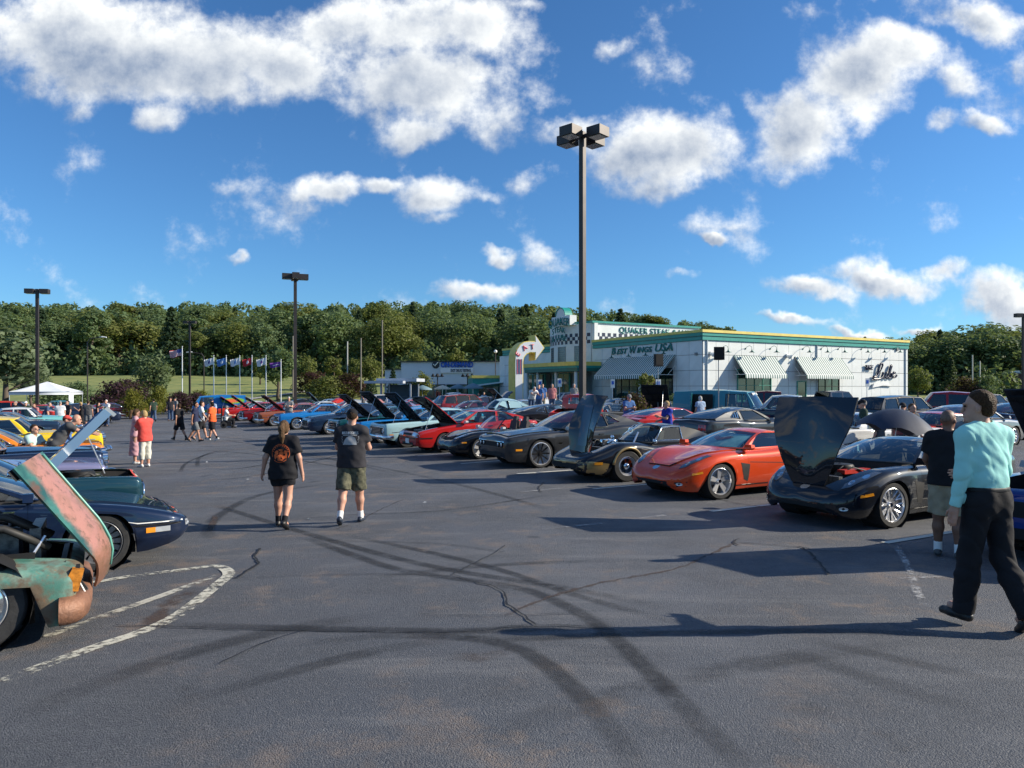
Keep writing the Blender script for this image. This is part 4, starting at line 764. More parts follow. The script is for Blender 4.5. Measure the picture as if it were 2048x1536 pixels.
# field and lot-side plants: (name, kind, leaves, px, Y, base py or None, top py, width factor, label, category)
def spot(px, Y):
 c = at(px, Y)
 if Y > 77: c.z = zhill(c.x, Y)
 return c
for name, kind, m_, px, Y, top, wide, lab, cat in (
 ('silver_maple', 'broad', LEAFS, 12, 62, 634, 1.5, 'large silvery green tree at the far left edge', 'tree'), ('silver_maple', 'broad', LEAFS, 62, 70, 716, 1.2, 'smaller silvery tree right of the large one at far left', 'tree'),
 ('young_maple', 'broad', LEAFS, 310, 80, 702, 1.15, 'light green young tree beside the striped flag', 'tree'), ('round_tree', 'broad', LEAF, 556, 96, 690, 1.3, 'dark green round tree behind the purple flag', 'tree'),
 ('olive_tree', 'broad', LEAFY, 612, 108, 706, 1.1, 'thin olive tree right of the second lamp post', 'tree'), ('olive_tree', 'tall', LEAFY, 668, 112, 712, 1.5, 'upright olive tree between two pale poles', 'tree'), ('olive_tree', 'broad', LEAFY, 742, 105, 706, 1.25, 'bright olive tree left of the pale building', 'tree'),
 ('olive_tree', 'tall', LEAFY, 705, 118, 716, 1.5, 'olive tree behind the brown shrubs', 'tree'), ('olive_tree', 'broad', LEAFY, 832, 118, 700, 1.2, 'olive tree rising behind the pale building, left part', 'tree'), ('olive_tree', 'tall', LEAFY, 915, 122, 696, 1.5, 'olive tree rising behind the ON-DEMAND sign', 'tree'),
 ('olive_tree', 'tall', LEAFY, 520, 120, 715, 1.4, 'olive tree between the white and purple flags', 'tree'), ('sapling', 'broad', LEAFY, 840, 79, 742, 1.2, 'light green sapling before the pale building', 'tree'), ('small_spruce', 'conifer', LEAFD, 786, 82, 736, 1.0, 'small dark spruce before the pale building', 'tree'),
 ('arborvitae', 'column', LEAFD, 742, 78, 755, 1.0, 'dark columnar evergreen left of the shelter', 'shrub'), ('young_tree', 'tall', LEAFY, 1292, 45, 746, .95, 'slim young tree before the shaded awning', 'tree'),
 ('purple_shrub', 'bush', LEAFP, 222, 68, 760, 1.25, 'purple-leaved shrub mass left of the golden shrub', 'shrub'), ('purple_shrub', 'bush', LEAFP, 262, 72, 757, 1.3, 'taller purple-leaved shrub behind the golden shrub', 'shrub'), ('purple_shrub', 'bush', LEAFP, 352, 70, 782, 1.5, 'low purple shrub right of the young tree', 'shrub'), ('purple_shrub', 'bush', LEAFP, 388, 72, 784, 1.5, 'low purple shrub left of the painted van', 'shrub'),
 ('golden_shrub', 'bush', LEAFG, 266, 60, 776, .75, 'golden green shrub at the end of the lot island', 'shrub'), ('golden_shrub', 'bush', LEAFG, 312, 66, 770, .8, 'golden shrub under the young tree', 'shrub'), ('golden_shrub', 'bush', LEAFG, 398, 78, 779, 1.0, 'golden shrub beneath the white flag', 'shrub'),
 ('burgundy_shrub', 'bush', LEAFR, 1274, 36, 784, 1.05, 'dark burgundy shrub before the awning windows', 'shrub'), ('green_shrub', 'bush', LEAF, 1358, 42, 786, 1.3, 'dark green shrub beside the teal van', 'shrub'), ('spruce', 'conifer', LEAFD, 1902, 112, 716, 1.1, 'pointed green spruce right of the restaurant', 'tree'), ('field_tree', 'broad', LEAFY, 1836, 95, 730, 1.2, 'bright green small tree at the restaurant corner', 'tree'),
 ('field_shrub', 'bush', LEAFR, 1932, 105, 752, 1.2, 'brownish shrub right of the pointed spruce', 'shrub'), ('field_shrub', 'bush', LEAF, 1972, 104, 748, 1.0, 'green shrub before the brown building', 'shrub'), ('field_tree', 'broad', LEAFR, 1926, 126, 726, 1.0, 'reddish tree behind the pale poles', 'tree'), ('field_tree', 'broad', LEAF, 1990, 140, 716, 1.5, 'broad green tree above the brown building', 'tree'),
 ('brown_shrub', 'bush', LEAFR, 628, 104, 742, 1.6, 'brownish shrub below the thin olive tree', 'shrub'), ('brown_shrub', 'bush', LEAFR, 706, 100, 745, 1.5, 'brownish shrub between the pale poles', 'shrub'), ('low_shrub', 'bush', LEAFY, 660, 98, 752, 1.8, 'yellow-green low shrub before the olive trees', 'shrub'), ('low_shrub', 'bush', LEAF, 110, 82, 768, 1.6, 'green bush behind the canopy tent', 'shrub'), ('low_shrub', 'bush', LEAF, 150, 88, 762, 1.4, 'green bush at the foot of the dark street lamp', 'shrub')):
 c = spot(px, Y); h = zpx(top, Y) - c.z; plant(name, kind, m_, c, h, wide, lab, cat, None, n=2600, size=.05 if kind != 'bush' else .075, variants=2, idx=int(px) % 2)
# ================================================================== cars: one builder, a specification per kind
def pch(pts):
 """Monotone cubic through (x, y) points."""
 p = sorted(pts); X = np.array([a for a, _ in p], float); Y = np.array([b for _, b in p], float)
 h = np.diff(X); d = np.diff(Y) / h; m = np.zeros(len(X)); m[0], m[-1] = d[0], d[-1]
 for i in range(1, len(X) - 1):
  m[i] = 0 if d[i - 1] * d[i] <= 0 else 3 * (h[i - 1] + h[i]) / ((2 * h[i] + h[i - 1]) / d[i - 1] + (h[i] + 2 * h[i - 1]) / d[i])
 def f(x):
  x = min(max(x, X[0]), X[-1]); i = min(int(np.searchsorted(X, x, 'right')) - 1, len(X) - 2); i = max(i, 0); t = (x - X[i]) / h[i]
  return float((2 * t ** 3 - 3 * t * t + 1) * Y[i] + (t ** 3 - 2 * t * t + t) * h[i] * m[i] + (-2 * t ** 3 + 3 * t * t) * Y[i + 1] + (t ** 3 - t * t) * h[i] * m[i + 1])
 return f
WHEELS = {}
def wheel_meshes(style, Rw, wd):
 k = (style, round(Rw, 3), round(wd, 3))
 if k in WHEELS: return WHEELS[k]
 MY = Matrix.Rotation(R(90), 4, 'X')           # local z -> -y : the outside faces +y after flip below
 F = lambda M: Matrix.Scale(-1, 4, (0, 1, 0)) @ M
 rr = Rw * (.62 if style in ('steel', 'cap', 'slot', 'rally') else (.80 if style == 'dark' else .745)); h = wd / 2
 t = MB(); t.lathe([(rr * .98, -h * .8), (rr * 1.04, -h), (Rw * .93, -h), (Rw * .985, -h * .82), (Rw, -h * .6), (Rw, h * .6), (Rw * .985, h * .82), (Rw * .93, h), (rr * 1.04, h), (rr * .98, h * .8)], 40, F(MY)); tm = t.mesh('wheel', RUBBER, 30)
 m = MB(); lip = h * .86
 m.lathe([(rr * 1.03, lip + .004), (rr * .97, lip + .012), (rr * .93, lip - .01), (rr * .90, lip - .06), (rr * .86, -h * .5), (0, -h * .5)], 36, F(MY), 0)
 def spoke(a, r0, r1, w0, w1, z0, z1, mi=1, th=.022):
  c, s = math.cos(a), math.sin(a); q = lambda r, o, z: F(MY) @ Vector((r * c - o * s, r * s + o * c, z))
  m.add([q(r0, -w0, z0), q(r0, w0, z0), q(r1, w1, z1), q(r1, -w1, z1), q(r0, -w0, z0 - th), q(r0, w0, z0 - th), q(r1, w1, z1 - th), q(r1, -w1, z1 - th)], [(0, 1, 2, 3), (7, 6, 5, 4), (0, 4, 5, 1), (1, 5, 6, 2), (2, 6, 7, 3), (3, 7, 4, 0)], mi)
 zf = lip - .012; mats = [STEEL, CHROME, BLACK]
 if style == 'five2':
  for i in range(5):
   for o in (-.13, .13): spoke(i * 2 * math.pi / 5 + math.pi / 2 + o, rr * .16, rr * .97, .026, .022, zf - .03, zf, 0)
  m.lathe([(0, zf), (rr * .14, zf - .004), (rr * .2, zf - .05)], 20, F(MY), 1)
 elif style == 'multi':
  for i in range(10):
   a = i * 2 * math.pi / 10 + .1; spoke(a, rr * .12, rr * .55, .022, .018, zf - .035, zf - .02, 0); spoke(a + .0, rr * .5, rr * .97, .020, .015, zf - .02, zf, 0)
   for o in (-.16, .16):
    c0, c1 = a, a + o; p0 = (rr * .48, c0); p1 = (rr * .97, c1); q = lambda r, an, z: F(MY) @ Vector((r * math.cos(an), r * math.sin(an), z)); m.tube([q(*p0, zf - .025), q(*p1, zf - .004)], .012, 5, 0)
  m.lathe([(0, zf), (rr * .13, zf - .004), (rr * .18, zf - .05)], 20, F(MY), 1)
 elif style == 'turbine':
  mats = [mat('grey_alloy', (.20, .20, .21), .35, .6), CHROME, BLACK]
  for i in range(16): spoke(i * 2 * math.pi / 16, rr * .22, rr * .95, .016, .030, zf - .02, zf - .02, 0)
  m.lathe([(0, zf), (rr * .2, zf - .004), (rr * .26, zf - .05)], 20, F(MY), 0)
 elif style == 'dark':
  mats = [DARKRIM, DARKRIM, BLACK]
  for i in range(10): spoke(i * 2 * math.pi / 10, rr * .14, rr * .95, .02, .016, zf - .03, zf)
  m.lathe([(0, zf), (rr * .16, zf - .004), (rr * .2, zf - .05)], 20, F(MY), 1); m.lathe([(rr * 1.0, lip + .016), (rr * .965, lip + .018), (rr * .95, lip)], 36, F(MY), 0); mats[0] = STEEL
  for i_ in range(0): pass
 elif style == 'slot':
  m.lathe([(rr * .92, zf - .02), (rr * .80, zf - .015), (rr * .74, zf - .06)], 36, F(MY), 0)
  for i in range(8): spoke(i * 2 * math.pi / 8, rr * .25, rr * .82, .03, .045, zf - .025, zf - .035, 1)
  m.lathe([(0, zf + .01), (rr * .2, zf), (rr * .34, zf - .03)], 24, F(MY), 1)
 elif style in ('cap', 'rally', 'steel'):
  m.lathe([(rr * .94, zf - .03), (rr * .7, zf - .015), (rr * .66, zf), (rr * .42, zf + .015), (rr * .36, zf - .01), (rr * .3, zf + .03), (0, zf + .045)], 36, F(MY), 1)
  for i in range(12 if style == 'rally' else 0): a = i * math.pi / 6; spoke(a, rr * .7, rr * .86, .014, .02, zf - .008, zf - .014, 2, .01)
 elif style == 'mag':
  for i in range(5): spoke(i * 2 * math.pi / 5 + .3, rr * .12, rr * .96, .045, .028, zf - .012, zf - .03)
  m.lathe([(0, zf + .02), (rr * .18, zf + .01), (rr * .24, zf - .03)], 24, F(MY), 1)
 rm = m.mesh('rim', mats, 35); WHEELS[k] = (tm, rm); return WHEELS[k]
HIN, TOPN, ROLLN, SIDEN = 4, 7, 4, 7
class Car:
 """Builds the pieces of one kind of car; pieces are (name, mesh, parent index, location, rotation, colour key)."""
 def __init__(s, sp):
  s.sp = sp; s.parts = []; g = sp.get
  s.top, s.fen, s.bot, s.wid = (pch(sp[k]) for k in ('top', 'fen', 'bot', 'wid')); s.hs = pch(g('hood_s', [(-9, .72), (9, .72)]))
  s.x0, s.x1 = min(p[0] for p in sp['top']), max(p[0] for p in sp['top']); s.L = s.x1 - s.x0
  s.body()
  if g('cab', True): s.cabin()
  s.wheels()
  if sp.get('extra'): sp['extra'](s)
 def part(s, name, mesh, parent=-1, loc=(0, 0, 0), rot=(0, 0, 0), key=None): s.parts.append((name, mesh, parent, loc, rot, key)); return len(s.parts) - 1
 def mbp(s, name, mb, m, parent=-1, smooth=40, key=None): return s.part(name, mb.mesh(name, m, smooth), parent, key=key)
 def section(s, x):
  sp = s.sp; w = s.wid(x); zt, zf, zl = s.top(x), s.fen(x), s.bot(x); ry, rz = sp.get('roll', (.10, .12)); ry = min(ry, w * .5); hh = max(zf - zl, .02); rz = min(rz, hh * .45)
  ws = max(w - ry, .02); h = min(s.hs(x), .95); S = [h * i / HIN for i in range(HIN + 1)] + [(2 * h + 1) / 3, (h + 2) / 3, 1.0]; p = []
  pk = sp.get('peak', .8)
  for q in S: t = min(1, q / pk); p.append((q * ws, zt + (zf - zt) * t * t * (3 - 2 * t) - (sp.get('lipdrop', .0) * max(0, q - pk) / (1 - pk) if pk < 1 else 0)))
  z1 = p[-1][1]
  for i in range(1, ROLLN + 1): a = i / ROLLN * math.pi / 2; p.append((ws + ry * math.sin(a), z1 - rz * (1 - math.cos(a))))
  zs = z1 - rz; za = zl; Ra = sp['R'] * sp.get('arch', 1.16)
  for xa in (sp['xf'], sp['xr']):
   dx = abs(x - xa)
   if dx < Ra and not (xa == sp['xr'] and sp.get('skirt')): za = max(za, sp['R'] + math.sqrt(Ra * Ra - dx * dx) * sp.get('archz', 1.0))
  za = min(za, zs - .03); cr = sp.get('crease'); lo, hi = sp.get('tuck', .07), sp.get('tumble', .03)
  for i in range(1, SIDEN + 1):
   z = zs + (za - zs) * i / SIDEN; t = (z - zl) / max(zs - zl, .05); y = w - (lo * max(0, .5 - t) ** 2 * 4 if t < .5 else hi * max(0, t - .5) ** 2 * 0)
   if cr: y += cr[1] * math.exp(-((z - cr[0]) / cr[2]) ** 2)
   p.append((y, z))
  return p
 def stations(s):
  sp = s.sp; X = list(np.linspace(s.x0, s.x1, int(s.L / .11))); Ra = sp['R'] * sp.get('arch', 1.16)
  for xa in (sp['xf'], sp['xr']): X += [xa + Ra * math.cos(a) for a in np.linspace(0, math.pi, 19)] + [xa + Ra * 1.002, xa - Ra * 1.002]
  X += [s.x0 + d for d in (.015, .04, .08, .15)] + [s.x1 - d for d in (.012, .03, .06, .1, .16)]
  s.key = []
  for k in ('xh0', 'xh1', 'xd0', 'xd1', 'xd2'):
   if k in sp: X.append(sp[k]); s.key.append(sp[k])
  gh = sp.get('gh')
  if gh: X += [gh['A'][0], gh['D'][0]]; s.key += [gh['A'][0], gh['D'][0]]
  X = sorted(x for x in X if s.x0 <= x <= s.x1); out = [X[0]]
  for x in X[1:]:
   if x - out[-1] > .008: out.append(x)
   elif x in s.key or x == s.x1: out[-1] = x
  return out
 def body(s):
  sp = s.sp; g = sp.get; X = s.stations(); s.X = X; NP = len(s.section(X[0])); s.NP = NP
  V = [];
  for x in X:
   p = s.section(x); V += [(x, -y, z) for y, z in p[::-1]] + [(x, y, z) for y, z in p[1:]]
  NN_ = 2 * NP - 1; nX = len(X); fs = {}
  gh = g('gh'); cab = (gh['D'][0], gh['A'][0]) if gh else (0, 0); bowA = gh.get('bowA', .12) if gh else 0
  if g('bed'): pass
  hood, door, body, rdoor = [], ([], []), [], ([], [])
  for i in range(nX - 1):
   xm = (X[i] + X[i + 1]) / 2
   for j in range(NN_ - 1):
    f = (i * NN_ + j, (i + 1) * NN_ + j, (i + 1) * NN_ + j + 1, i * NN_ + j + 1); r = min(abs(j - (NP - 1)), abs(j + 1 - (NP - 1)))  # row from the centre
    side = 0 if j < NP - 1 else 1
    if r < HIN and 'xh0' in sp and sp['xh0'] < xm < sp['xh1']: hood.append(f); continue
    if gh and r < 6 and cab[0] < xm < cab[1]: continue
    if g('bed') and r < 6 and g('bed')[0] < xm < g('bed')[1]: continue
    if r >= TOPN and 'xd0' in sp and sp['xd0'] < xm < sp['xd1']: door[side].append(f); continue
    if r >= TOPN and 'xd2' in sp and sp['xd1'] < xm < sp['xd2']: rdoor[side].append(f); continue
    body.append(f)
  caps = [tuple(range(NN_))[::-1], tuple((nX - 1) * NN_ + k for k in range(NN_))]
  s.bvh = BVHTree.FromPolygons([Vector(v) for v in V], [tuple(f) for f in hood + door[0] + door[1] + rdoor[0] + rdoor[1] + body + caps])
  def sub(faces, name, m, inset=0.0, thick=0.0, origin=(0, 0, 0), key=None, smooth=35):
   ids = {}; vs = []; out = []
   for f in faces:
    q = []
    for k in f:
     if k not in ids: ids[k] = len(vs); vs.append(Vector(V[k]) - Vector(origin))
     q.append(ids[k])
    out.append(tuple(q))
   me = bpy.data.meshes.new(name); me.from_pydata(vs, [], out); me.materials.append(m); bm = bmesh.new(); bm.from_mesh(me)
   bmesh.ops.remove_doubles(bm, verts=bm.verts, dist=1e-5); bmesh.ops.recalc_face_normals(bm, faces=bm.faces)
   c = sum((f.normal * f.calc_area() for f in bm.faces), Vector()); ref = sum((f.calc_center_median() for f in bm.faces), Vector()) / max(1, len(bm.faces))
   if sum(f.normal.dot(f.calc_center_median() + Vector(origin) - Vector((f.calc_center_median().x + origin[0], 0, .35))) * f.calc_area() for f in bm.faces) < 0: bmesh.ops.reverse_faces(bm, faces=bm.faces)
   if inset:
    mv = {}
    for v in bm.verts:
     if v.is_boundary:
      d = Vector();
      for f in v.link_faces: d += f.calc_center_median() - v.co
      if d.length > 1e-6: mv[v] = v.co + d.normalized() * inset
    for v, c_ in mv.items(): v.co = c_
   if thick:
    bm.normal_update(); r = bmesh.ops.solidify(bm, geom=list(bm.faces), thickness=thick); bmesh.ops.recalc_face_normals(bm, faces=bm.faces); bm.normal_update(); me.materials.append(HUND)
    for f in bm.faces:
     if f.normal.z < -.15: f.material_index = 1
   bm.to_mesh(me); bm.free(); me.polygons.foreach_set('use_smooth', [True] * len(me.polygons)); me.set_sharp_from_angle(angle=R(smooth)); me.update(); return me
  s.part('body', sub(body + (caps if g('cap', True) else []), 'body', paint((.5, .5, .5)), 0, key='paint'), key='paint')
  # dark structure under the skin: liner, floor, wheel houses, engine bay
  u = MB(); zb = sp.get('clear', .2); W = max(p[1] for p in sp['wid'])
  u.box(((s.x0 + s.x1) / 2, 0, zb + .06), (s.L * .74, W * 1.5, .12))
  Ra = sp['R'] * sp.get('arch', 1.16)
  for xa in (sp['xf'], sp['xr']):
   for sy in (1, -1):
    w = s.wid(xa); u.lathe([(Ra * .99, -.34), (Ra * .99, 0), (Ra * .985, .02)], 16, Matrix.Translation((xa, sy * (w - .03), sp['R'])) @ Matrix.Rotation(R(-90 * sy), 4, 'X') @ Matrix.Scale(1, 4), arc=(0, 2 * math.pi)); u.box((xa, sy * (w - .37), sp['R'] + .05), (Ra * 1.9, .02, Ra * 1.5))
  for f, sy in ((door[0], -1), (door[1], 1), (rdoor[0], -1), (rdoor[1], 1)):
   if f: u.add([(V[k][0], V[k][1] - sy * .012, V[k][2] - .004) for q in f for k in q], [(4 * i, 4 * i + 1, 4 * i + 2, 4 * i + 3) for i in range(len(f))])
  if 'xh0' in sp:
   a, b = sp['xh0'] + .02, sp['xh1'] - .02; wb = s.wid(sp['xf']) * .60; zd = .38
   u.add([(a, -wb, zd), (b, -wb, zd), (b, wb, zd), (a, wb, zd)], [(0, 1, 2, 3)])
   for sy in (1, -1):
    q = [(x, sy * (s.wid(x) - sp.get('roll', (.1, .1))[0]) * min(s.hs(x), .95) * 1.01, s.top(x) * .5 + s.fen(x) * .5 - .03) for x in np.linspace(a, b, 8)]
    u.add(q + [(x, sy * wb, zd) for x, _, _ in q], [(i, i + 1, 9 + i, 8 + i) for i in range(7)])
   for x in (a, b): u.add([(x, -wb, zd), (x, wb, zd), (x, wb * .95, s.top(x) - .05), (x, -wb * .95, s.top(x) - .05)], [(0, 1, 2, 3)])
  s.mbp('underbody', u, GAP, smooth=None)
  s.hood_i = None
  if hood:
   hx = sp['xh1'] if g('front_hinge') else sp['xh0']; o = (hx, 0, s.top(hx)); s.hood_i = s.part('hood', sub(hood, 'hood', paint((.5, .5, .5)), .005, -.022, o), loc=o, key='paint')
  for f, nm in ((door, 'door'), (rdoor, 'rear_door')):
   for sd_ in (0, 1):
    if f[sd_]:
     di = s.part(nm, sub(f[sd_], nm, paint((.5, .5, .5)), .004), key='paint')
     if not g('nohandle'):
      xx = (sp['xd0'] if nm == 'door' else sp['xd1']) + .13; zz = s.fen(xx) - g('roll', (.1, .12))[1] - .05; y = s.hit('side', xx, zz, 1 if sd_ else -1)
      if y is not None: m = MB(); m.box((xx + .03, y + (.012 if sd_ else -.012), zz), (.15, .022, .025)); s.mbp('door_handle', m, CHROME if g('chrome') else BLACK, di)
 def hit(s, axis, a, b, sgn=1):
  o, d = {'side': (Vector((a, sgn * 4, b)), Vector((0, -sgn, 0))), 'front': (Vector((6, a, b)), Vector((-1, 0, 0))), 'rear': (Vector((-6, a, b)), Vector((1, 0, 0))), 'top': (Vector((a, b, 4)), Vector((0, 0, -1)))}[axis]
  h = s.bvh.ray_cast(o, d)
  return None if h[0] is None else h[0][{'side': 1, 'front': 0, 'rear': 0, 'top': 2}[axis]]
 def decal(s, name, poly, axis, m, off=.004, sgn=1, mirror=True, thick=.0, parent=-1, key=None, maxlen=.07):
  """A shaped panel laid on the skin: outline projected along an axis."""
  out = []
  for mir in ((1, -1) if mirror else (1,)):
   pts = []
   n = len(poly)
   for i in range(n):
    a, b = Vector(poly[i]), Vector(poly[(i + 1) % n]); k = max(1, int((b - a).length / maxlen)); pts += [a + (b - a) * t / k for t in range(k)]
   tr = tessellate_polygon([[Vector((p.x, p.y, 0)) for p in pts]]); bm = bmesh.new(); bv = [bm.verts.new((p.x, p.y, 0)) for p in pts]
   for t in tr:
    try: bm.faces.new([bv[i] for i in t])
    except ValueError: pass
   for _ in range(3):
    le = [e for e in bm.edges if e.calc_length() > maxlen * 1.6 and not e.is_boundary]
    if not le: break
    bmesh.ops.subdivide_edges(bm, edges=le, cuts=1); bmesh.ops.triangulate(bm, faces=bm.faces)
   for v in bm.verts:
    a, b = v.co.x, v.co.y
    o, d = {'side': (Vector((a, sgn * mir * 4, b)), Vector((0, -sgn * mir, 0))), 'front': (Vector((6, a * mir, b)), Vector((-1, 0, 0))), 'rear': (Vector((-6, a * mir, b)), Vector((1, 0, 0))), 'top': (Vector((a, b * mir, 4)), Vector((0, 0, -1)))}[axis]
    h = s.bvh.ray_cast(o, d)
    if h[0] is None:
     c = {'side': Vector((a, sgn * mir * .9, b)), 'front': Vector((s.x1, a * mir, b)), 'rear': Vector((s.x0, a * mir, b)), 'top': Vector((a, b * mir, 1.2))}[axis]; h = s.bvh.find_nearest(c); v.co = h[0]
    else: v.co = h[0] - d * off
   bmesh.ops.recalc_face_normals(bm, faces=bm.faces)
   dd = {'side': Vector((0, sgn * mir, 0)), 'front': Vector((1, 0, 0)), 'rear': Vector((-1, 0, 0)), 'top': Vector((0, 0, 1))}[axis]
   if sum(f.normal.dot(dd) for f in bm.faces) < 0: bmesh.ops.reverse_faces(bm, faces=bm.faces)
   if thick: bmesh.ops.solidify(bm, geom=list(bm.faces), thickness=-thick)
   me = bpy.data.meshes.new(name); bm.to_mesh(me); bm.free(); me.materials.append(m); me.polygons.foreach_set('use_smooth', [True] * len(me.polygons)); me.set_sharp_from_angle(angle=R(40)); out.append(s.part(name, me, parent, key=key))
  return out
 def strip(s, name, line, axis, w, m, off=.003, mirror=True, key=None, sgn=1):
  P = [Vector(p) for p in line]; L_, R_ = [], []
  for i, p in enumerate(P):
   t = (P[min(i + 1, len(P) - 1)] - P[max(i - 1, 0)]).normalized(); nrm = Vector((-t.y, t.x)) * w / 2; L_.append(p + nrm); R_.append(p - nrm)
  return s.decal(name, [tuple(q) for q in L_ + R_[::-1]], axis, m, off, sgn, mirror, key=key, maxlen=.12)
 # ------------- greenhouse
 def cabin(s):
  sp = s.sp; g = sp['gh']; A, B, C, D = (Vector((p[0], 0, p[1])) for p in (g['A'], g['B'], g['C'], g['D'])); yb, yr = g['yb'], g['yr']; bA, bB, bC, bD = g.get('bowA', .14), g.get('bowB', .07), g.get('bowC', .05), g.get('bowD', .08)
  zb = min(A.z, D.z); zr = max(B.z, C.z); crown = g.get('crown', .045); roofz = g.get('roof')
  rz = pch([(C.x, C.z)] + (roofz or [((B.x + C.x) / 2, zr + .03)]) + [(B.x, B.z)]); Y = lambda z: yb + (yr - yb) * min(1.15, max(0, (z - zb) / (zr - zb))) ** g.get('ypow', 1.0)
  def wsh(u, v, top, base, bt, bb, bulge):
   x0, z0 = base.x - bb * u * u, base.z; x1, z1 = top.x - bt * u * u, top.z - crown * u * u
   x = x0 + (x1 - x0) * v; z = z0 + (z1 - z0) * v; return Vector((x + bulge * math.sin(math.pi * v) * .5, u * Y(z), z + abs(bulge) * math.sin(math.pi * v)))
  WS = lambda u, v: wsh(u, v, B, A, bB, bA, .02)
  RW = lambda u, v: wsh(u, v, C, D, -bC, -bD, -.02 if not g.get('fast') else -.035)
  cap_key = g.get('roofkey', 'paint')
  def patch(fn, inner, name, glassm, key):
   uo, v0, v1 = inner; us = [-1, -uo] + list(np.linspace(-uo, uo, 9))[1:-1] + [uo, 1]; vs = [0, v0] + list(np.linspace(v0, v1, 5))[1:-1] + [v1, 1]
   gm, fm = MB(), MB(); nv = len(vs); P = [fn(u, v) for u in us for v in vs]
   for i in range(len(us) - 1):
    for j in range(nv - 1):
     q = (i * nv + j, (i + 1) * nv + j, (i + 1) * nv + j + 1, i * nv + j + 1); isg = 0 < i < len(us) - 2 and 0 < j < nv - 2
     (gm if isg else fm).f.append(q); (gm if isg else fm).m.append(0)
   gm.v = fm.v = [tuple(p) for p in P]
   return gm, fm
  roof = MB()
  dg = g.get('glass', GLASS)
  gm, fm = patch(WS, (.93, .03, .95), 'windshield', dg, 'paint'); s.clean(gm)
  wi = s.part('windshield', s.outw(gm, 'windshield', dg, (1, 0, .6)))
  roof.add(fm.v, fm.f)
  open_top = g.get('open')
  side = []; nS = 10
  if not open_top:
   gm, fm = patch(RW, g.get('rear_in', (.90, .05, .94)), 'rear_window', dg, 'paint'); s.clean(gm); s.part('rear_window', s.outw(gm, 'rear_window', dg, (-1, 0, .6))); roof.add(fm.v, fm.f)
   def RF(u, v):
    uu = 2 * u - 1; xf_, xb = B.x - bB * uu * uu, C.x + bC * uu * uu; x = xf_ + (xb - xf_) * v; zc = rz(B.x + (C.x - B.x) * v); z = zc - crown * uu * uu; return Vector((x, uu * Y(zc - crown), z))
   roof.grid(RF, 10, 10)
   front = [WS(1, v) for v in np.linspace(0, 1, 5)]; top = [RF(1, v) for v in np.linspace(0, 1, 9)][1:-1]; back = [RW(1, v) for v in np.linspace(1, 0, 5)]
   belt = [Vector((x, yb, s.fen(x) - .012)) for x in np.linspace(D.x + bD, A.x - bA, 8)]
   outl = front + top + back + belt; holes = []
   for poly in g['dlo']:
    pp = []
    n = len(poly)
    for i in range(n):
     a, b = Vector(poly[i]), Vector(poly[(i + 1) % n]); k = max(1, int((b - a).length / .18)); pp += [a + (b - a) * t / k for t in range(k)]
    holes.append(pp)
   o2 = [Vector((p.x, p.z, 0)) for p in outl]; loops = [o2] + [[Vector((p.x, p.y, 0)) for p in h] for h in holes]; flat = [p for l in loops for p in l]; tr = tessellate_polygon(loops)
   yy = lambda z: Y(z) if z > zb else yb
   for sy in (1, -1):
    vs = []
    for i, p in enumerate(flat): vs.append(Vector((p.x, sy * (abs(outl[i].y) if i < len(outl) else yy(p.y)), p.y)))
    roof.add(vs, [tuple(t) for t in tr])
    for h in holes:
     m = MB(); h2 = [Vector((p.x, p.y, 0)) for p in h]; m.add([(p.x, sy * (yy(p.y) - .012), p.y) for p in h2], [tuple(t) for t in tessellate_polygon([h2])])
     si = s.part('side_window', s.outw(m, 'side_window', g.get('sglass', dg), (0, sy, .1)))
     if g.get('trim'):
      m = MB(); m.tube([(p.x, sy * (yy(p.y) + .004), p.y) for p in h2 + h2[:1]], .011, 5); s.mbp('window_trim', m, CHROME if g['trim'] == 'chrome' else TRIM, si, 'all')
  me = s.outw(roof, 'roof', paint((.5, .5, .5)), None); s.roof_i = s.part('roof' if not open_top else 'windshield_frame', me, key=cap_key)
  # cabin inside
  m = MB(); a, d = A.x - .05, D.x + .05; yi = yb * .93; zf = sp.get('clear', .2) + .16; zs_ = s.fen((a + d) / 2) - .02
  m.add([(d, -yi, zf), (a, -yi, zf), (a, yi, zf), (d, yi, zf)], [(0, 1, 2, 3)])
  for sy in (1, -1): m.add([(d, sy * yi, zf), (a, sy * yi, zf), (a, sy * yi, zs_), (d, sy * yi, zs_)], [(0, 1, 2, 3)])
  m.add([(a, -yi, zf), (a, yi, zf), (a, yi, A.z - .02), (a, -yi, A.z - .02)], [(0, 1, 2, 3)]); m.add([(d, -yi, zf), (d, yi, zf), (d, yi, D.z - .02), (d, -yi, D.z - .02)], [(0, 1, 2, 3)])
  xdz = A.x - bA - .02; m.box((xdz - .12, 0, A.z - .10), (.36, yi * 1.9, .16)); m.box((d + .12, 0, D.z - .06), (.35, yi * 1.9, .05)); s.mbp('interior', m, sp.get('inter', INTER), -1, None)
  xs = g.get('seat', xdz - .95); sz = zf + .22
  sc = sp.get('seatm', INTER)
  for sy in (1, -1):
   m = MB(); m.box((xs + .2, sy * yi * .48, sz), (.5, .46, .16)); Mb = Matrix.Translation((xs - .05, sy * yi * .48, sz)) @ Matrix.Rotation(R(-14), 4, 'Y'); m.prism([(-.23, 0), (.23, 0), (.19, .52), (-.19, .52)], -.06, .06, Mb @ Matrix.Rotation(R(90), 4, 'Z') @ Matrix.Rotation(R(90), 4, 'X'))
   if not g.get('lowseat'): m.prism([(-.12, .50), (.12, .50), (.1, .66), (-.1, .66)], -.045, .045, Mb @ Matrix.Rotation(R(90), 4, 'Z') @ Matrix.Rotation(R(90), 4, 'X'))
   s.mbp('seat', m, sc, -1, None)
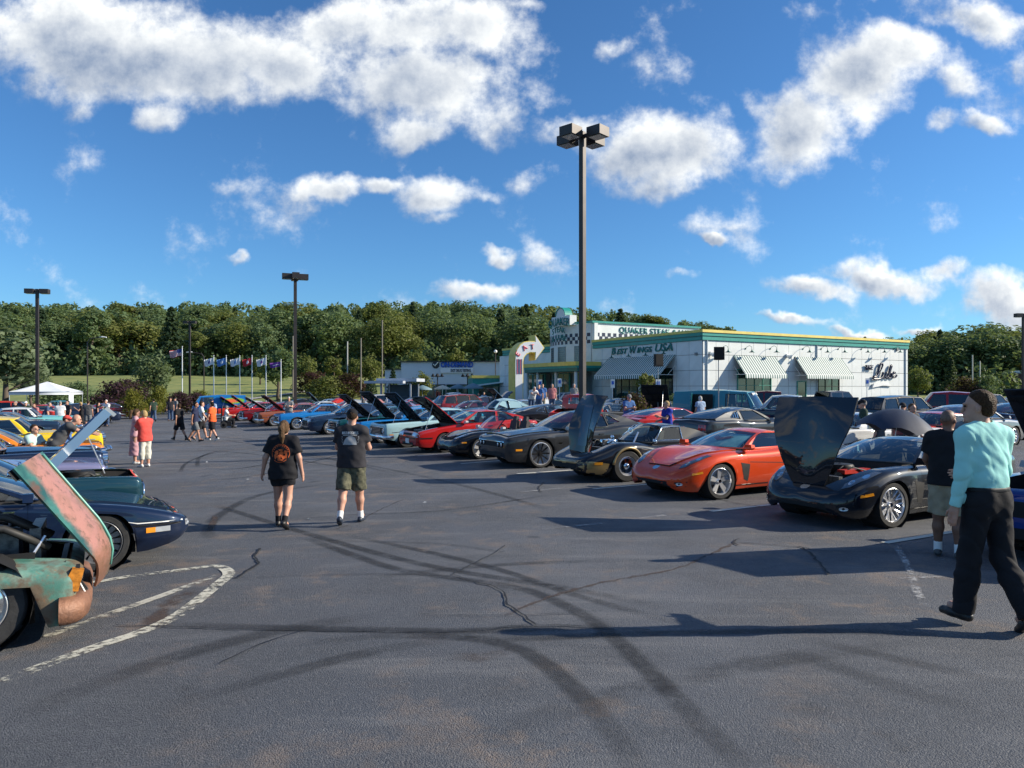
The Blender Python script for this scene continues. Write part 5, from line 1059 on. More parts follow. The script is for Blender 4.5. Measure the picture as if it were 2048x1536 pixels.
  m = MB(); Ms = Matrix.Translation((xs + .56, yi * .48, A.z - .02)) @ Matrix.Rotation(R(-62), 4, 'Y'); m.tube([Ms @ Vector((.18 * math.cos(q), .18 * math.sin(q), 0)) for q in np.linspace(0, 2 * math.pi, 17)], .014, 5); m.tube([Ms @ Vector((-.17, 0, 0)), Ms @ Vector((.17, 0, 0))], .012, 5); s.mbp('steering_wheel', m, BLACK, -1, 'all')
  if not sp.get('nomirror'):
   for sy in (1, -1):
    m = MB(); zz = s.fen(A.x - .35) + .07; yy_ = yb + .13
    if sp.get('chrome'): m.lathe([(.012, 0), (.055, .01), (.06, .05), (0, .07)], 14, Matrix.Translation((A.x - .2, sy * yy_, zz + .02)) @ Matrix.Rotation(R(90), 4, 'Y')); m.tube([(A.x - .2, sy * (yb), zz - .08), (A.x - .18, sy * yy_, zz + .02)], .01, 5); s.mbp('mirror', m, CHROME, -1, 'all')
    else:
     m.prism([(-.10, -.04), (.04, -.055), (.095, -.01), (.08, .045), (-.07, .05)], -.045, .05, Matrix.Translation((A.x - .3, sy * yy_, zz)) @ Matrix.Rotation(R(90), 4, 'Z') @ Matrix.Rotation(R(90), 4, 'X')); m.tube([(A.x - .3, sy * (yb - .02), zz - .05), (A.x - .29, sy * yy_, zz - .02)], .022, 6); s.mbp('mirror', m, paint((.5, .5, .5)), -1, 40, 'paint' if not sp.get('blackmirror') else None)
  s.WS = WS; s.Y = Y
 def clean(s, m):
  used = sorted({i for f in m.f for i in f}); ids = {k: i for i, k in enumerate(used)}; m.v = [m.v[k] for k in used]; m.f = [tuple(ids[i] for i in f) for f in m.f]
 def outw(s, mb, name, m, d):
  me = bpy.data.meshes.new(name); me.from_pydata(mb.v, [], mb.f); me.materials.append(m); bm = bmesh.new(); bm.from_mesh(me); bmesh.ops.remove_doubles(bm, verts=bm.verts, dist=2e-4)
  lo = [v for v in bm.verts if not v.link_faces]; bmesh.ops.delete(bm, geom=lo, context='VERTS')
  bmesh.ops.recalc_face_normals(bm, faces=bm.faces); dd = Vector(d) if d else None
  if dd and sum(f.normal.dot(dd) * f.calc_area() for f in bm.faces) < 0: bmesh.ops.reverse_faces(bm, faces=bm.faces)
  if not dd:
   for f in bm.faces:
    c = f.calc_center_median()
    if f.normal.dot(c - Vector((c.x * .5, 0, .6))) < 0: f.normal_flip()
  bm.to_mesh(me); bm.free(); me.polygons.foreach_set('use_smooth', [True] * len(me.polygons)); me.set_sharp_from_angle(angle=R(32)); me.update(); return me
 def wheels(s):
  sp = s.sp; wd = sp.get('tw', .23); tm, rm = wheel_meshes(sp.get('wheel', 'five2'), sp['R'], wd); tr_, rr_ = wheel_meshes(sp.get('wheel', 'five2'), sp.get('Rr', sp['R']), wd)
  for xa, RR, (t_, r_) in ((sp['xf'], sp['R'], (tm, rm)), (sp['xr'], sp.get('Rr', sp['R']), (tr_, rr_))):
   for sy in (1, -1):
    y = s.wid(xa) - wd / 2 - sp.get('woff', .025); st = R(sp.get('steer', 0)) if xa == sp['xf'] else 0
    i = s.part('wheel', t_, -1, (xa, sy * y, RR), (0, 0, st + (0 if sy > 0 else math.pi))); s.part('rim', r_, i)
 # ------------- fittings
 def round_light(s, y, z, r, m=None, ring=CHROME, axis='front', depth=.02, name='headlight', x=None):
  for sy in (1, -1):
   xx = x if x is not None else s.hit(axis, sy * y, z)
   if xx is None: continue
   sg_ = 1 if axis == 'front' else -1
   M = Matrix.Translation((xx + sg_ * .005, sy * y, z)) @ Matrix.Rotation(R(90 * sg_), 4, 'Y'); b = MB(); b.lathe([(r * 1.18, -.02), (r * 1.18, depth), (r, depth * 1.1), (r * .98, depth * .3)], 20, M); i = s.mbp(name, b, ring); b = MB(); b.lathe([(r * .98, depth * .3), (r * .7, depth * .8), (0, depth)], 20, M); s.mbp('lens', b, m or LENS, i, 'all')
 def bumper(s, x, z, h, hw, wrap=.25, depth=.10, m=CHROME, name='bumper', sgn=1, bow=.08, key=None):
  b = MB(); n = 26; pr = [(-.5, -.5), (.2, -.5), (.45, -.3), (.5, 0), (.45, .3), (.2, .5), (-.5, .5)]; path = []
  for i in range(n + 1):
   u = -1 + 2 * i / n; au = abs(u); c = hw - .06
   if au < .86: path.append((x - sgn * bow * u * u, u / .86 * c, 0, math.copysign(1, u) * au * .12))
   else: t = (au - .86) / .14; path.append((x - sgn * (bow * .74 + wrap * t ** 1.3), math.copysign(c + .06 * math.sin(min(1, t * 2) * math.pi / 2), u), 0, math.copysign(1, u) * min(1, t * 2.2)))
  vs = []
  for px_, py_, _, k in path:
   a = k * math.pi / 2 * .95; nx, ny = sgn * math.cos(a), math.sin(a)
   for d, zz in pr: vs.append((px_ + nx * d * depth, py_ + ny * d * depth, z + zz * h))
  q = len(pr); fs = [(i * q + k, i * q + (k + 1) % q, (i + 1) * q + (k + 1) % q, (i + 1) * q + k) for i in range(n) for k in range(q)] + [tuple(range(q)), tuple(n * q + k for k in range(q))[::-1]]
  b.add(vs, fs); return s.mbp(name, b, m, -1, 50, key)
 def bars(s, x, y0, y1, zs, t, m=CHROME, name='grille_bar', d=.03, bow=.0):
  for z in zs: b = MB(); b.grid(lambda u, v: Vector((x - bow * (2 * u - 1) ** 2, y0 + (y1 - y0) * u, z - t / 2 + t * v)), 8, 1); b.grid(lambda u, v: Vector((x - bow * (2 * u - 1) ** 2 - d * v, y0 + (y1 - y0) * u, z + t / 2)), 8, 1); b.grid(lambda u, v: Vector((x - bow * (2 * u - 1) ** 2 - d * v, y0 + (y1 - y0) * u, z - t / 2)), 8, 1); s.mbp(name, b, m)
 def plate(s, z, front=True, y=0.0, m=None):
  x = s.hit('front' if front else 'rear', y, z)
  if x is not None: b = MB(); b.box((x + (.012 if front else -.012), y, z), (.012, .31, .155)); s.mbp('licence_plate', b, m or WHITE)
 def engine(s, x=None, z=.62, red=False, chrome=False):
  sp = s.sp; x = x if x is not None else (sp['xh0'] + sp['xh1']) / 2 - .1; b = MB(); b.box((x, 0, z - .06), (.75, .42, .34)); b.box((x + .5, 0, z - .06), (.08, .75, .36))
  for sy in (1, -1): b.tube([(x - .32, sy * .2, z + .12), (x + .32, sy * .2, z + .12)], .065, 8, flat=.7)
  b.tube([(x + .4, -.3, z + .1), (x + .1, -.42, z + .16), (x - .3, -.4, z + .12)], .03, 6); e = s.mbp('engine', b, ENGM)
  for sy in (1, -1): b = MB(); b.box((x, sy * .24, z + .17), (.62, .13, .06)); s.mbp('valve_cover', b, ENGR if red else CHROME, e)
  b = MB(); b.lathe([(.20, .14), (.21, .17), (.21, .23), (.19, .26), (.03, .265), (0, .28)], 24, Matrix.Translation((x + .02, 0, z))); s.mbp('air_cleaner', b, CHROME if chrome else BLACK, e, 35)
  for k in range(5): b = MB(); q = random.Random(k + int(x * 100)); b.tube([(x + .35, -.25 + .12 * k, z + .1), (x + .15, -.3 + .15 * k, z + .24), (x - .2, -.34 + .17 * k, z + .16)], .012, 5); s.mbp('hose', b, HOSE, e, 'all')
  b = MB(); b.box((x - .25, .52, z + .02), (.28, .2, .2)); s.mbp('battery', b, BLACK); b = MB(); b.tube([(x - .3, -.55, z - .05), (x - .3, -.55, z + .16)], .09, 12); s.mbp('washer_tank', b, mat('white_plastic', (.55, .55, .5), .5))
 # ------------- placing
 def spawn(s, name, loc, rz, colors, label, cat='car', group=None, hood=0, skip=(), over=None, tilt=True):
  e = empty(name, loc, 0, label, cat, group); f = Vector((math.cos(rz), math.sin(rz), 0)); l = Vector((-f.y, f.x, 0)); o = Vector(loc)
  z = lambda p: zlot(p.x, p.y); xf, xr = s.sp['xf'], s.sp['xr']; zf_, zr_ = z(o + f * xf), z(o + f * xr); zl_, zr2 = z(o + l * .75), z(o - l * .75)
  fx = Vector((f.x, f.y, (zf_ - zr_) / (xf - xr))).normalized(); ly = Vector((l.x, l.y, (zl_ - zr2) / 1.5)).normalized(); up = fx.cross(ly).normalized(); ly = up.cross(fx)
  e.matrix_world = Matrix(((fx.x, ly.x, up.x, o.x), (fx.y, ly.y, up.y, o.y), (fx.z, ly.z, up.z, zr_ - (zf_ - zr_) * xr / (xf - xr)), (0, 0, 0, 1)))
  objs = []
  for i, (nm, me, par, lc, rt, key) in enumerate(s.parts):
   if nm in skip: objs.append(None); continue
   p = e if par < 0 else objs[par]
   if p is None: objs.append(None); continue
   ob = link_mesh(nm, me, p, lc, rt); objs.append(ob)
   if key and key in colors: recolor(ob, colors[key])
   if over and nm in over: recolor(ob, over[nm])
  if hood and s.hood_i is not None:
   h = objs[s.hood_i]
   if h is not None: h.rotation_euler = (0, R(hood if s.sp.get('front_hinge') else -hood), 0)
   s_ = s.sp
   if h is not None and not s_.get('front_hinge'):
    b = MB(); l_ = s_['xh1'] - s_['xh0']; zz = lambda q: (s.top(s_['xh0'] + l_ * q) + s.fen(s_['xh0'] + l_ * q)) / 2 - s.top(s_['xh0']) - .055
    for q in (.08, .36, .64, .92): b.box((l_ * q, 0, zz(q)), (.07, 1.15, .035))
    for sy in (1, -1): b.tube([(l_ * .08, sy * .5, zz(.08)), (l_ * .5, sy * .12, zz(.5)), (l_ * .92, sy * .5, zz(.92))], .03, 5)
    b.build('hood_brace', BLACK, h)
   if not s_.get('front_hinge') and s_.get('prop', True):
    b = MB(); x = s_['xh1'] - .35; dz = (s_['xh1'] - .35 - s_['xh0']) * math.sin(R(hood)); b.tube([(x, .45, s.top(x) - .05), (s_['xh0'] + (x - s_['xh0']) * math.cos(R(hood)), .42, s.top(s_['xh0']) + dz - .02)], .009, 5); b.build('hood_prop', STEEL, e)
  s.last = objs; return e
# ================================================================== kinds of car
def rect(a0, a1, b0, b1): return [(a0, b0), (a1, b0), (a1, b1), (a0, b1)]
def ell(cx, cy, rx, ry, n=16): return [(cx + rx * math.cos(2 * math.pi * i / n), cy + ry * math.sin(2 * math.pi * i / n)) for i in range(n)]
def ex_c6(s):
 s.decal('headlight', [(2.03, .58), (1.96, .68), (1.72, .79), (1.46, .83), (1.50, .745), (1.72, .66), (1.92, .56)], 'top', LENSD, .004, thick=.006)
 s.decal('headlight_bulb', ell(1.68, .73, .07, .045, 10), 'top', CHROME, .0115); s.decal('headlight_bulb', ell(1.87, .635, .06, .04, 10), 'top', CHROME, .0115)
 s.decal('grille', [(-.52, .235), (.52, .235), (.44, .345), (-.44, .345)], 'front', GAP, .004, mirror=False); s.decal('fog_lamp', [(.56, .25), (.76, .27), (.78, .36), (.60, .34)], 'front', GAP, .004)
 s.decal('fog_lens', ell(.68, .31, .05, .028, 10), 'front', LENS, .009); s.decal('nose_badge', ell(0, .565, .075, .035, 10), 'front', CHROME, .005, mirror=False)
 s.decal('side_vent', [(.55, .62), (.80, .66), (.70, .34), (.58, .30)], 'side', GAP, .003); s.decal('marker_lamp', [(1.72, .50), (1.94, .47), (1.93, .51), (1.74, .54)], 'side', AMBER, .005)
 s.strip('body_crease_shade', [(.55, .66), (-.5, .60), (-1.0, .56)], 'side', .012, GAP, .002); s.strip('sill_line', [(.9, .235), (-.95, .235)], 'side', .02, TRIM, .004)  # dark strip along the crease paints its shade as colour
 for y in (.22, .44): s.decal('tail_light', ell(y + .12, .70, .075, .075, 14), 'rear', REDL, .006)
 s.decal('rear_valance', rect(-.5, .5, .28, .40), 'rear', GAP, .004, mirror=False)
 s.decal('hood_crease', [(1.95, .20), (1.4, .30), (.85, .36), (.85, .34), (1.4, .28), (1.95, .185)], 'top', GAP, .0015) if False else None
C6 = dict(R=.335, Rr=.345, xf=1.28, xr=-1.41, arch=1.10, tw=.27, wheel='five2', roll=(.15, .13), peak=.80, clear=.13, crease=(.60, .012, .08), tuck=.09,
 top=[(2.22, .40), (2.19, .47), (2.08, .56), (1.85, .65), (1.3, .79), (.78, .90), (0, .95), (-1.0, .98), (-1.8, .99), (-2.1, .97), (-2.2, .90), (-2.23, .76)],
 fen=[(2.22, .38), (2.18, .46), (2.0, .59), (1.7, .74), (1.32, .845), (.9, .87), (.3, .865), (-.4, .89), (-1.0, .95), (-1.5, .985), (-1.95, .96), (-2.15, .92), (-2.23, .74)],
 bot=[(2.22, .29), (2.1, .19), (1.8, .16), (-1.8, .17), (-2.1, .24), (-2.23, .36)], wid=[(2.22, .34), (2.19, .52), (2.08, .72), (1.85, .85), (1.5, .905), (1.2, .92), (.5, .885), (-.4, .895), (-1.0, .925), (-1.45, .935), (-1.95, .90), (-2.15, .80), (-2.23, .62)],
 xh0=.72, xh1=2.0, hood_s=[(.72, .95), (1.1, .90), (1.6, .68), (2.0, .46)], front_hinge=True, xd0=-.62, xd1=.60, steer=-4,
 gh=dict(A=(.86, .90), B=(.06, 1.215), C=(-.75, 1.20), D=(-1.85, 1.0), yb=.76, yr=.50, bowA=.34, bowB=.16, bowC=.05, bowD=.12, roof=[(-.3, 1.245)], fast=True, dlo=[[(.42, .905), (-.52, .925), (-.66, 1.10), (-.58, 1.165), (-.15, 1.175), (.02, 1.135)]], lowseat=True, seat=-.45), extra=ex_c6)
def ex_c3(s):
 gold = mat('gold_paint', (.36, .25, .10), .3, .5, 1.0)
 s.decal('bumper_cover', [(2.33, .22), (1.9, .17), (1.78, .17), (1.72, .42), (2.05, .47), (2.33, .50)], 'side', gold, .004); s.decal('bumper_cover', [(-.55, .20), (.55, .20), (.55, .49), (-.55, .49)], 'front', gold, .004, mirror=False)
 s.decal('grille', [(.08, .30), (.5, .30), (.52, .42), (.08, .42)], 'front', GAP, .008); s.decal('licence_recess', rect(-.17, .17, .24, .40), 'front', GAP, .009, mirror=False)
 s.decal('marker_lamp', rect(1.88, 2.06, .40, .46), 'side', AMBER, .010)
 for xa in (s.sp['xf'], s.sp['xr']):
  for sy in (1, -1): m = MB(); Ra = s.sp['R'] * 1.17; m.tube([(xa + Ra * math.cos(a), sy * (s.wid(xa + Ra * math.cos(a)) + .002), s.sp['R'] + Ra * math.sin(a)) for a in np.linspace(.12, math.pi - .12, 20)], .032, 8); s.mbp('wheel_flare', m, gold, -1, 'all')
 s.decal('sill', [(.82, .17), (-.85, .17), (-.85, .30), (.82, .30)], 'side', gold, .004)
 for i in range(3): s.decal('side_gill', [(.62 - i * .0, .45 + i * .07), (.80, .46 + i * .07), (.80, .49 + i * .07), (.62, .48 + i * .07)], 'side', GAP, .004)
 for y in (.38, .58): s.decal('tail_light', ell(y, .62, .07, .07, 14), 'rear', REDL, .006)
C3 = dict(R=.345, xf=1.22, xr=-1.27, arch=1.14, tw=.25, wheel='slot', roll=(.17, .12), peak=.82, clear=.15, crease=(.52, .02, .08), tuck=.10,
 top=[(2.34, .46), (2.25, .52), (1.9, .60), (1.3, .74), (.7, .86), (0, .90), (-.9, .93), (-1.7, .92), (-2.2, .84), (-2.32, .70)],
 fen=[(2.34, .46), (2.2, .55), (1.8, .70), (1.3, .855), (.85, .84), (.3, .765), (-.3, .78), (-.9, .90), (-1.3, .945), (-1.8, .87), (-2.2, .80), (-2.32, .68)],
 bot=[(2.34, .30), (2.2, .22), (1.7, .17), (-1.7, .18), (-2.1, .26), (-2.32, .36)], wid=[(2.34, .52), (2.2, .68), (1.8, .81), (1.25, .88), (.6, .80), (-.1, .76), (-.7, .83), (-1.25, .885), (-1.8, .84), (-2.2, .74), (-2.32, .6)],
 xh0=.55, xh1=1.85, hood_s=[(.55, .76), (1.3, .72), (1.85, .66)], front_hinge=True, xd0=-.62, xd1=.50, chrome=True, steer=-8,
 gh=dict(A=(.60, .83), B=(.02, 1.205), C=(-.62, 1.20), D=(-1.5, .93), yb=.66, yr=.48, bowA=.24, bowB=.10, bowC=.04, bowD=.1, roof=[(-.3, 1.23)], fast=True, dlo=[[(.28, .86), (-.52, .86), (-.55, 1.15), (-.02, 1.155)]], trim='chrome', seat=-.4), extra=ex_c3)
def ex_c4(s):
 s.decal('bumper_moulding', [(2.2, .455), (1.52, .47), (1.52, .49), (2.2, .475)], 'side', TRIM, .006); s.strip('pinstripe', [(2.16, .495), (1.55, .51)], 'side', .012, WHITE, .008)
 s.decal('cornering_lamp', rect(1.86, 2.02, .385, .445), 'side', LENS, .006); s.decal('marker_lamp', rect(1.76, 1.86, .385, .445), 'side', AMBER, .006); s.decal('front_lamp', rect(.3, .72, .42, .49), 'front', LENS, .006)
 s.decal('hood_seam', [(2.06, -.9), (2.075, -.9), (2.075, .9), (2.06, .9)], 'top', GAP, .003, mirror=False)
 s.strip('pinstripe', [(.85, .27), (-.85, .27)], 'side', .012, WHITE, .005); s.decal('tail_light', ell(.4, .62, .07, .07, 14), 'rear', REDL, .006)
C4 = dict(R=.325, xf=1.28, xr=-1.16, arch=1.12, tw=.25, wheel='turbine', roll=(.10, .07), peak=.95, clear=.15, crease=(.50, .012, .05), tuck=.10,
 top=[(2.24, .48), (2.2, .53), (2.06, .60), (1.3, .74), (.72, .84), (0, .90), (-1, .95), (-1.9, .93), (-2.16, .88), (-2.22, .72)], fen=[(2.24, .47), (2.2, .52), (2.06, .585), (1.3, .755), (.8, .80), (0, .84), (-1, .89), (-1.9, .88), (-2.16, .84), (-2.22, .70)],
 bot=[(2.24, .36), (2.16, .28), (1.95, .20), (1.7, .16), (-1.8, .17), (-2.22, .34)], wid=[(2.24, .62), (2.18, .74), (2.0, .83), (1.5, .885), (.5, .885), (-.8, .895), (-1.6, .89), (-2.1, .82), (-2.22, .74)],
 xh0=.72, xh1=2.0, hood_s=[(.7, .85), (2, .85)], front_hinge=True, xd0=-.62, xd1=.62, gh=dict(A=(.92, .84), B=(.02, 1.165), C=(-.7, 1.16), D=(-1.8, .95), yb=.74, yr=.50, bowA=.22, bowB=.1, bowC=.05, roof=[(-.3, 1.19)], fast=True, dlo=[[(.56, .86), (-.5, .88), (-.62, 1.10), (-.02, 1.125)]], seat=-.45), extra=ex_c4)
def ex_challenger(s):
 s.decal('grille', [(-.66, .55), (.66, .55), (.72, .68), (-.72, .68)], 'front', GAP, .005, mirror=False); s.round_light(.58, .615, .062, LENS, BLACK); s.round_light(.40, .615, .055, LENS, BLACK)
 s.strip('grille_trim', [(-.7, .685), (.7, .685)], 'front', .02, CHROME, .008, mirror=False); s.decal('lower_grille', [(-.6, .25), (.6, .25), (.56, .40), (-.56, .40)], 'front', GAP, .005, mirror=False)
 s.strip('chin_trim', [(-.8, .22), (-.4, .19), (.4, .19), (.8, .22)], 'front', .025, STEEL, .01, mirror=False)
 s.decal('marker_lamp', rect(2.06, 2.24, .46, .51), 'side', AMBER, .006); s.decal('hood_scoop', [(1.35, .16), (1.75, .2), (1.75, .36), (1.35, .34)], 'top', GAP, .004)
 s.decal('fuel_cap', ell(-1.35, .89, .085, .085, 18), 'side', CHROME, .008); s.decal('fuel_cap_centre', ell(-1.35, .89, .055, .055, 18), 'side', BLACK, .011); s.decal('tail_light', rect(.05, .78, .72, .86), 'rear', REDL, .006); s.plate(.50, False)
 s.decal('fender_badge', rect(.86, .98, .61, .635), 'side', CHROME, .005)
CHALL = dict(R=.365, xf=1.50, xr=-1.45, arch=1.12, tw=.26, wheel='dark', roll=(.10, .09), peak=.9, clear=.14, crease=(.74, .02, .09), tuck=.10,
 top=[(2.48, .70), (2.44, .80), (2.3, .85), (1.5, .94), (.8, 1.0), (0, 1.02), (-1.5, 1.05), (-2.3, 1.07), (-2.46, 1.02), (-2.52, .78)], fen=[(2.48, .68), (2.44, .76), (2.3, .81), (1.5, .90), (.8, .93), (.1, .945), (-.5, .96), (-1.2, 1.03), (-2.3, 1.03), (-2.46, .98), (-2.52, .76)],
 bot=[(2.48, .30), (2.36, .19), (1.9, .16), (-1.9, .18), (-2.4, .28), (-2.52, .4)], wid=[(2.48, .74), (2.42, .83), (2.2, .90), (1.5, .945), (.4, .92), (-.4, .925), (-1.3, .96), (-2.2, .92), (-2.45, .85), (-2.52, .8)],
 xh0=.85, xh1=2.3, hood_s=[(.85, .84), (2.3, .80)], xd0=-.55, xd1=.82, blackmirror=True, gh=dict(A=(.95, .995), B=(.10, 1.40), C=(-.95, 1.40), D=(-1.85, 1.09), yb=.80, yr=.56, bowA=.24, bowB=.1, roof=[(-.4, 1.45)], fast=True, rear_in=(.80, .06, .9), dlo=[[(.58, .98), (-.62, 1.0), (-.72, 1.02), (-.66, 1.34), (-.05, 1.355)], [(-.76, 1.06), (-1.16, 1.12), (-.86, 1.31), (-.74, 1.32)]], trim='black', seat=-.35), extra=ex_challenger)
def ex_miata(s):
 s.decal('headlight', [(1.83, .40), (1.80, .54), (1.62, .68), (1.44, .71), (1.48, .60), (1.66, .46)], 'top', LENSD, .004, thick=.006); s.decal('headlight_bulb', ell(1.65, .585, .075, .05, 12), 'top', CHROME, .012)
 s.decal('grille', [(-.36, .24), (.36, .24), (.30, .37), (.0, .39), (-.30, .37)], 'front', GAP, .004, mirror=False); s.decal('fog_recess', ell(.58, .32, .08, .05, 12), 'front', GAP, .004); s.decal('marker_lamp', rect(1.58, 1.72, .48, .52), 'side', AMBER, .005)
 s.strip('chin_line', [(-.6, .21), (.6, .21)], 'front', .03, STEEL, .006, mirror=False); m = MB(); m.tube([(-.72, -.3, .84), (-.74, -.28, 1.08), (-.74, -.08, 1.08), (-.72, -.06, .84)], .022, 6); m.tube([(-.72, .06, .84), (-.74, .08, 1.08), (-.74, .28, 1.08), (-.72, .3, .84)], .022, 6); s.mbp('roll_hoop', m, STEEL, -1, 'all')
MIATA = dict(R=.31, xf=1.13, xr=-1.14, arch=1.11, tw=.21, wheel='five2', roll=(.18, .14), peak=.82, clear=.15, tuck=.1,
 top=[(1.97, .42), (1.94, .50), (1.8, .59), (1.2, .74), (.62, .84), (0, .86), (-1, .88), (-1.7, .86), (-1.95, .80), (-2.0, .66)], fen=[(1.97, .40), (1.93, .50), (1.7, .65), (1.15, .79), (.6, .805), (0, .79), (-.6, .80), (-1.15, .86), (-1.7, .83), (-1.95, .76), (-2.0, .64)],
 bot=[(1.97, .30), (1.85, .20), (1.5, .17), (-1.5, .18), (-2.0, .36)], wid=[(1.97, .36), (1.93, .55), (1.8, .71), (1.5, .80), (1.1, .86), (.4, .825), (-.4, .83), (-1.1, .86), (-1.7, .78), (-1.95, .64), (-2.0, .52)], xh0=.62, xh1=1.82, hood_s=[(.6, .72), (1.82, .45)], xd0=-.5, xd1=.55, blackmirror=True,
 gh=dict(A=(.70, .83), B=(.22, 1.22), C=(-.2, 1.22), D=(-1.0, .86), yb=.70, yr=.54, bowA=.20, bowB=.12, dlo=[], open=True, seat=-.5), extra=ex_miata)
def ex_fox(s):
 s.decal('headlight', [(.40, .56), (.78, .53), (.83, .56), (.80, .66), (.44, .69)], 'front', LENS, .006, thick=.008); s.decal('grille', [(-.36, .585), (.36, .585), (.36, .655), (-.36, .655)], 'front', GAP, .004, mirror=False); s.strip('bumper_rub_strip', [(-.86, .495), (.86, .495)], 'front', .035, TRIM, .012, mirror=False); s.strip('body_moulding', [(2.2, .495), (1.75, .49)], 'side', .04, TRIM, .01); s.strip('body_moulding', [(1.0, .48), (-1.0, .47)], 'side', .05, TRIM, .01)
 s.decal('lower_grille', rect(-.5, .5, .26, .36), 'front', GAP, .005, mirror=False); s.plate(.40, True, .0); s.decal('tail_light', rect(.42, .80, .60, .76), 'rear', REDL, .006)
FOX = dict(R=.32, xf=1.30, xr=-1.26, arch=1.13, tw=.22, wheel='five2', roll=(.06, .05), peak=.97, clear=.17, crease=(.62, .006, .06), tuck=.06,
 top=[(2.28, .60), (2.24, .68), (2.1, .74), (1.3, .86), (.72, .94), (0, .97), (-1.4, .98), (-2.0, .98), (-2.22, .94), (-2.28, .76)], fen=[(2.28, .58), (2.24, .665), (2.1, .72), (1.3, .84), (.7, .895), (0, .90), (-1, .925), (-2.0, .93), (-2.22, .90), (-2.28, .74)],
 bot=[(2.28, .28), (2.2, .24), (1.8, .19), (-1.8, .2), (-2.28, .34)], wid=[(2.28, .74), (2.22, .81), (2.0, .85), (1.2, .875), (-1.2, .875), (-2.0, .84), (-2.28, .78)], xh0=.76, xh1=2.18, hood_s=[(.7, .85), (2.2, .85)], xd0=-.52, xd1=.72, blackmirror=True,
 gh=dict(A=(.88, .94), B=(.10, 1.32), C=(-.85, 1.31), D=(-1.95, 1.0), yb=.80, yr=.58, bowA=.16, bowB=.07, roof=[(-.4, 1.35)], fast=True, rear_in=(.86, .05, .9), dlo=[[(.60, .925), (-.60, .945), (-.66, 1.27), (-.02, 1.275)], [(-.72, .96), (-1.42, 1.0), (-.98, 1.25), (-.76, 1.265)]], trim='black', seat=-.35), extra=ex_fox)
def ex_classic(s, quad=True, nb=5):
 zt = s.top(s.x1); x = s.x1; s.decal('grille', rect(-.72, .72, .50, .74), 'front', GAP, .004, mirror=False); s.bars(x + .035, -.46, .46, [.52 + .05 * i for i in range(nb)], .014)
 m = MB(); m.tube([(x + .02, -.76, .49), (x + .03, 0, .485), (x + .02, .76, .49), (x + .02, .78, .62), (x + .02, .76, .75), (x + .03, 0, .76), (x + .02, -.76, .75), (x + .02, -.78, .62), (x + .02, -.76, .49)], .016, 6); s.mbp('grille_surround', m, CHROME, -1, 'all')
 s.round_light(.66, .62, .075, LENS)
 if quad: s.round_light(.49, .62, .065, LENS)
 s.bumper(x + .09, .40, .13, .90, .32); s.bumper(s.x0 - .08, .42, .13, .88, .25, sgn=-1); s.plate(.40, True)
 m = MB(); m.tube([(x - .15, .82, s.fen(x - .15)), (x - .03, .80, s.fen(x - .05))], .01, 5); s.strip('side_trim', [(x - .25, .56), (.9, .60), (-.9, .60), (s.x0 + .3, .58)], 'side', .018, CHROME, .006); s.decal('tail_light', rect(.45, .80, .58, .70), 'rear', REDL, .006); s.strip('rocker_trim', [(.95, .235), (-.95, .235)], 'side', .05, CHROME, .004); s.decal('marker_lamp', rect(x - .3, x - .16, .46, .50), 'side', AMBER, .006)
CLASSIC = dict(R=.335, xf=1.48, xr=-1.38, arch=1.13, tw=.2, wheel='mag', roll=(.07, .06), peak=.95, clear=.2, crease=(.72, .012, .07), tuck=.07, woff=.05, chrome=True,
 top=[(2.42, .76), (2.40, .83), (2.2, .87), (1.4, .93), (.75, .98), (0, 1.0), (-1.5, 1.0), (-2.2, .97), (-2.36, .93), (-2.42, .80)], fen=[(2.42, .77), (2.40, .84), (2.2, .875), (1.4, .915), (.7, .92), (0, .91), (-.7, .93), (-1.2, .97), (-2.2, .94), (-2.36, .90), (-2.42, .78)],
 bot=[(2.42, .36), (2.3, .32), (1.9, .24), (.9, .2), (-.8, .2), (-1.8, .26), (-2.42, .36)], wid=[(2.42, .84), (2.36, .88), (1.9, .905), (1.2, .925), (-1.2, .925), (-2.0, .89), (-2.42, .82)], xh0=.80, xh1=2.34, hood_s=[(.7, .84), (2.3, .84)], xd0=-.45, xd1=.78,
 gh=dict(A=(.88, .97), B=(.22, 1.335), C=(-.80, 1.335), D=(-1.42, 1.0), yb=.79, yr=.60, bowA=.22, bowB=.1, bowC=.08, bowD=.14, roof=[(-.3, 1.375)], dlo=[[(.55, .945), (-.98, .955), (-.78, 1.27), (.08, 1.28)]], trim='chrome', seat=-.35, glass=GLASS), extra=ex_classic)
def var(base, **kw): d = dict(base); d.update(kw); return d
def ex_falcon(s): ex_classic(s, False, 6)
FALCON = var(CLASSIC, wheel='cap', extra=ex_falcon, top=[(2.32, .78), (2.30, .84), (2.1, .88), (1.4, .93), (.75, .98), (0, 1.0), (-1.5, 1.0), (-2.2, .95), (-2.32, .80)], fen=[(2.32, .78), (2.30, .85), (2.1, .885), (1.4, .91), (.7, .92), (0, .92), (-1.2, .94), (-2.2, .93), (-2.32, .78)], bot=[(2.32, .36), (1.9, .25), (.9, .2), (-.8, .2), (-1.8, .26), (-2.32, .36)], wid=[(2.32, .82), (2.26, .86), (1.9, .89), (-1.2, .90), (-2.0, .87), (-2.32, .80)], xh1=2.24)
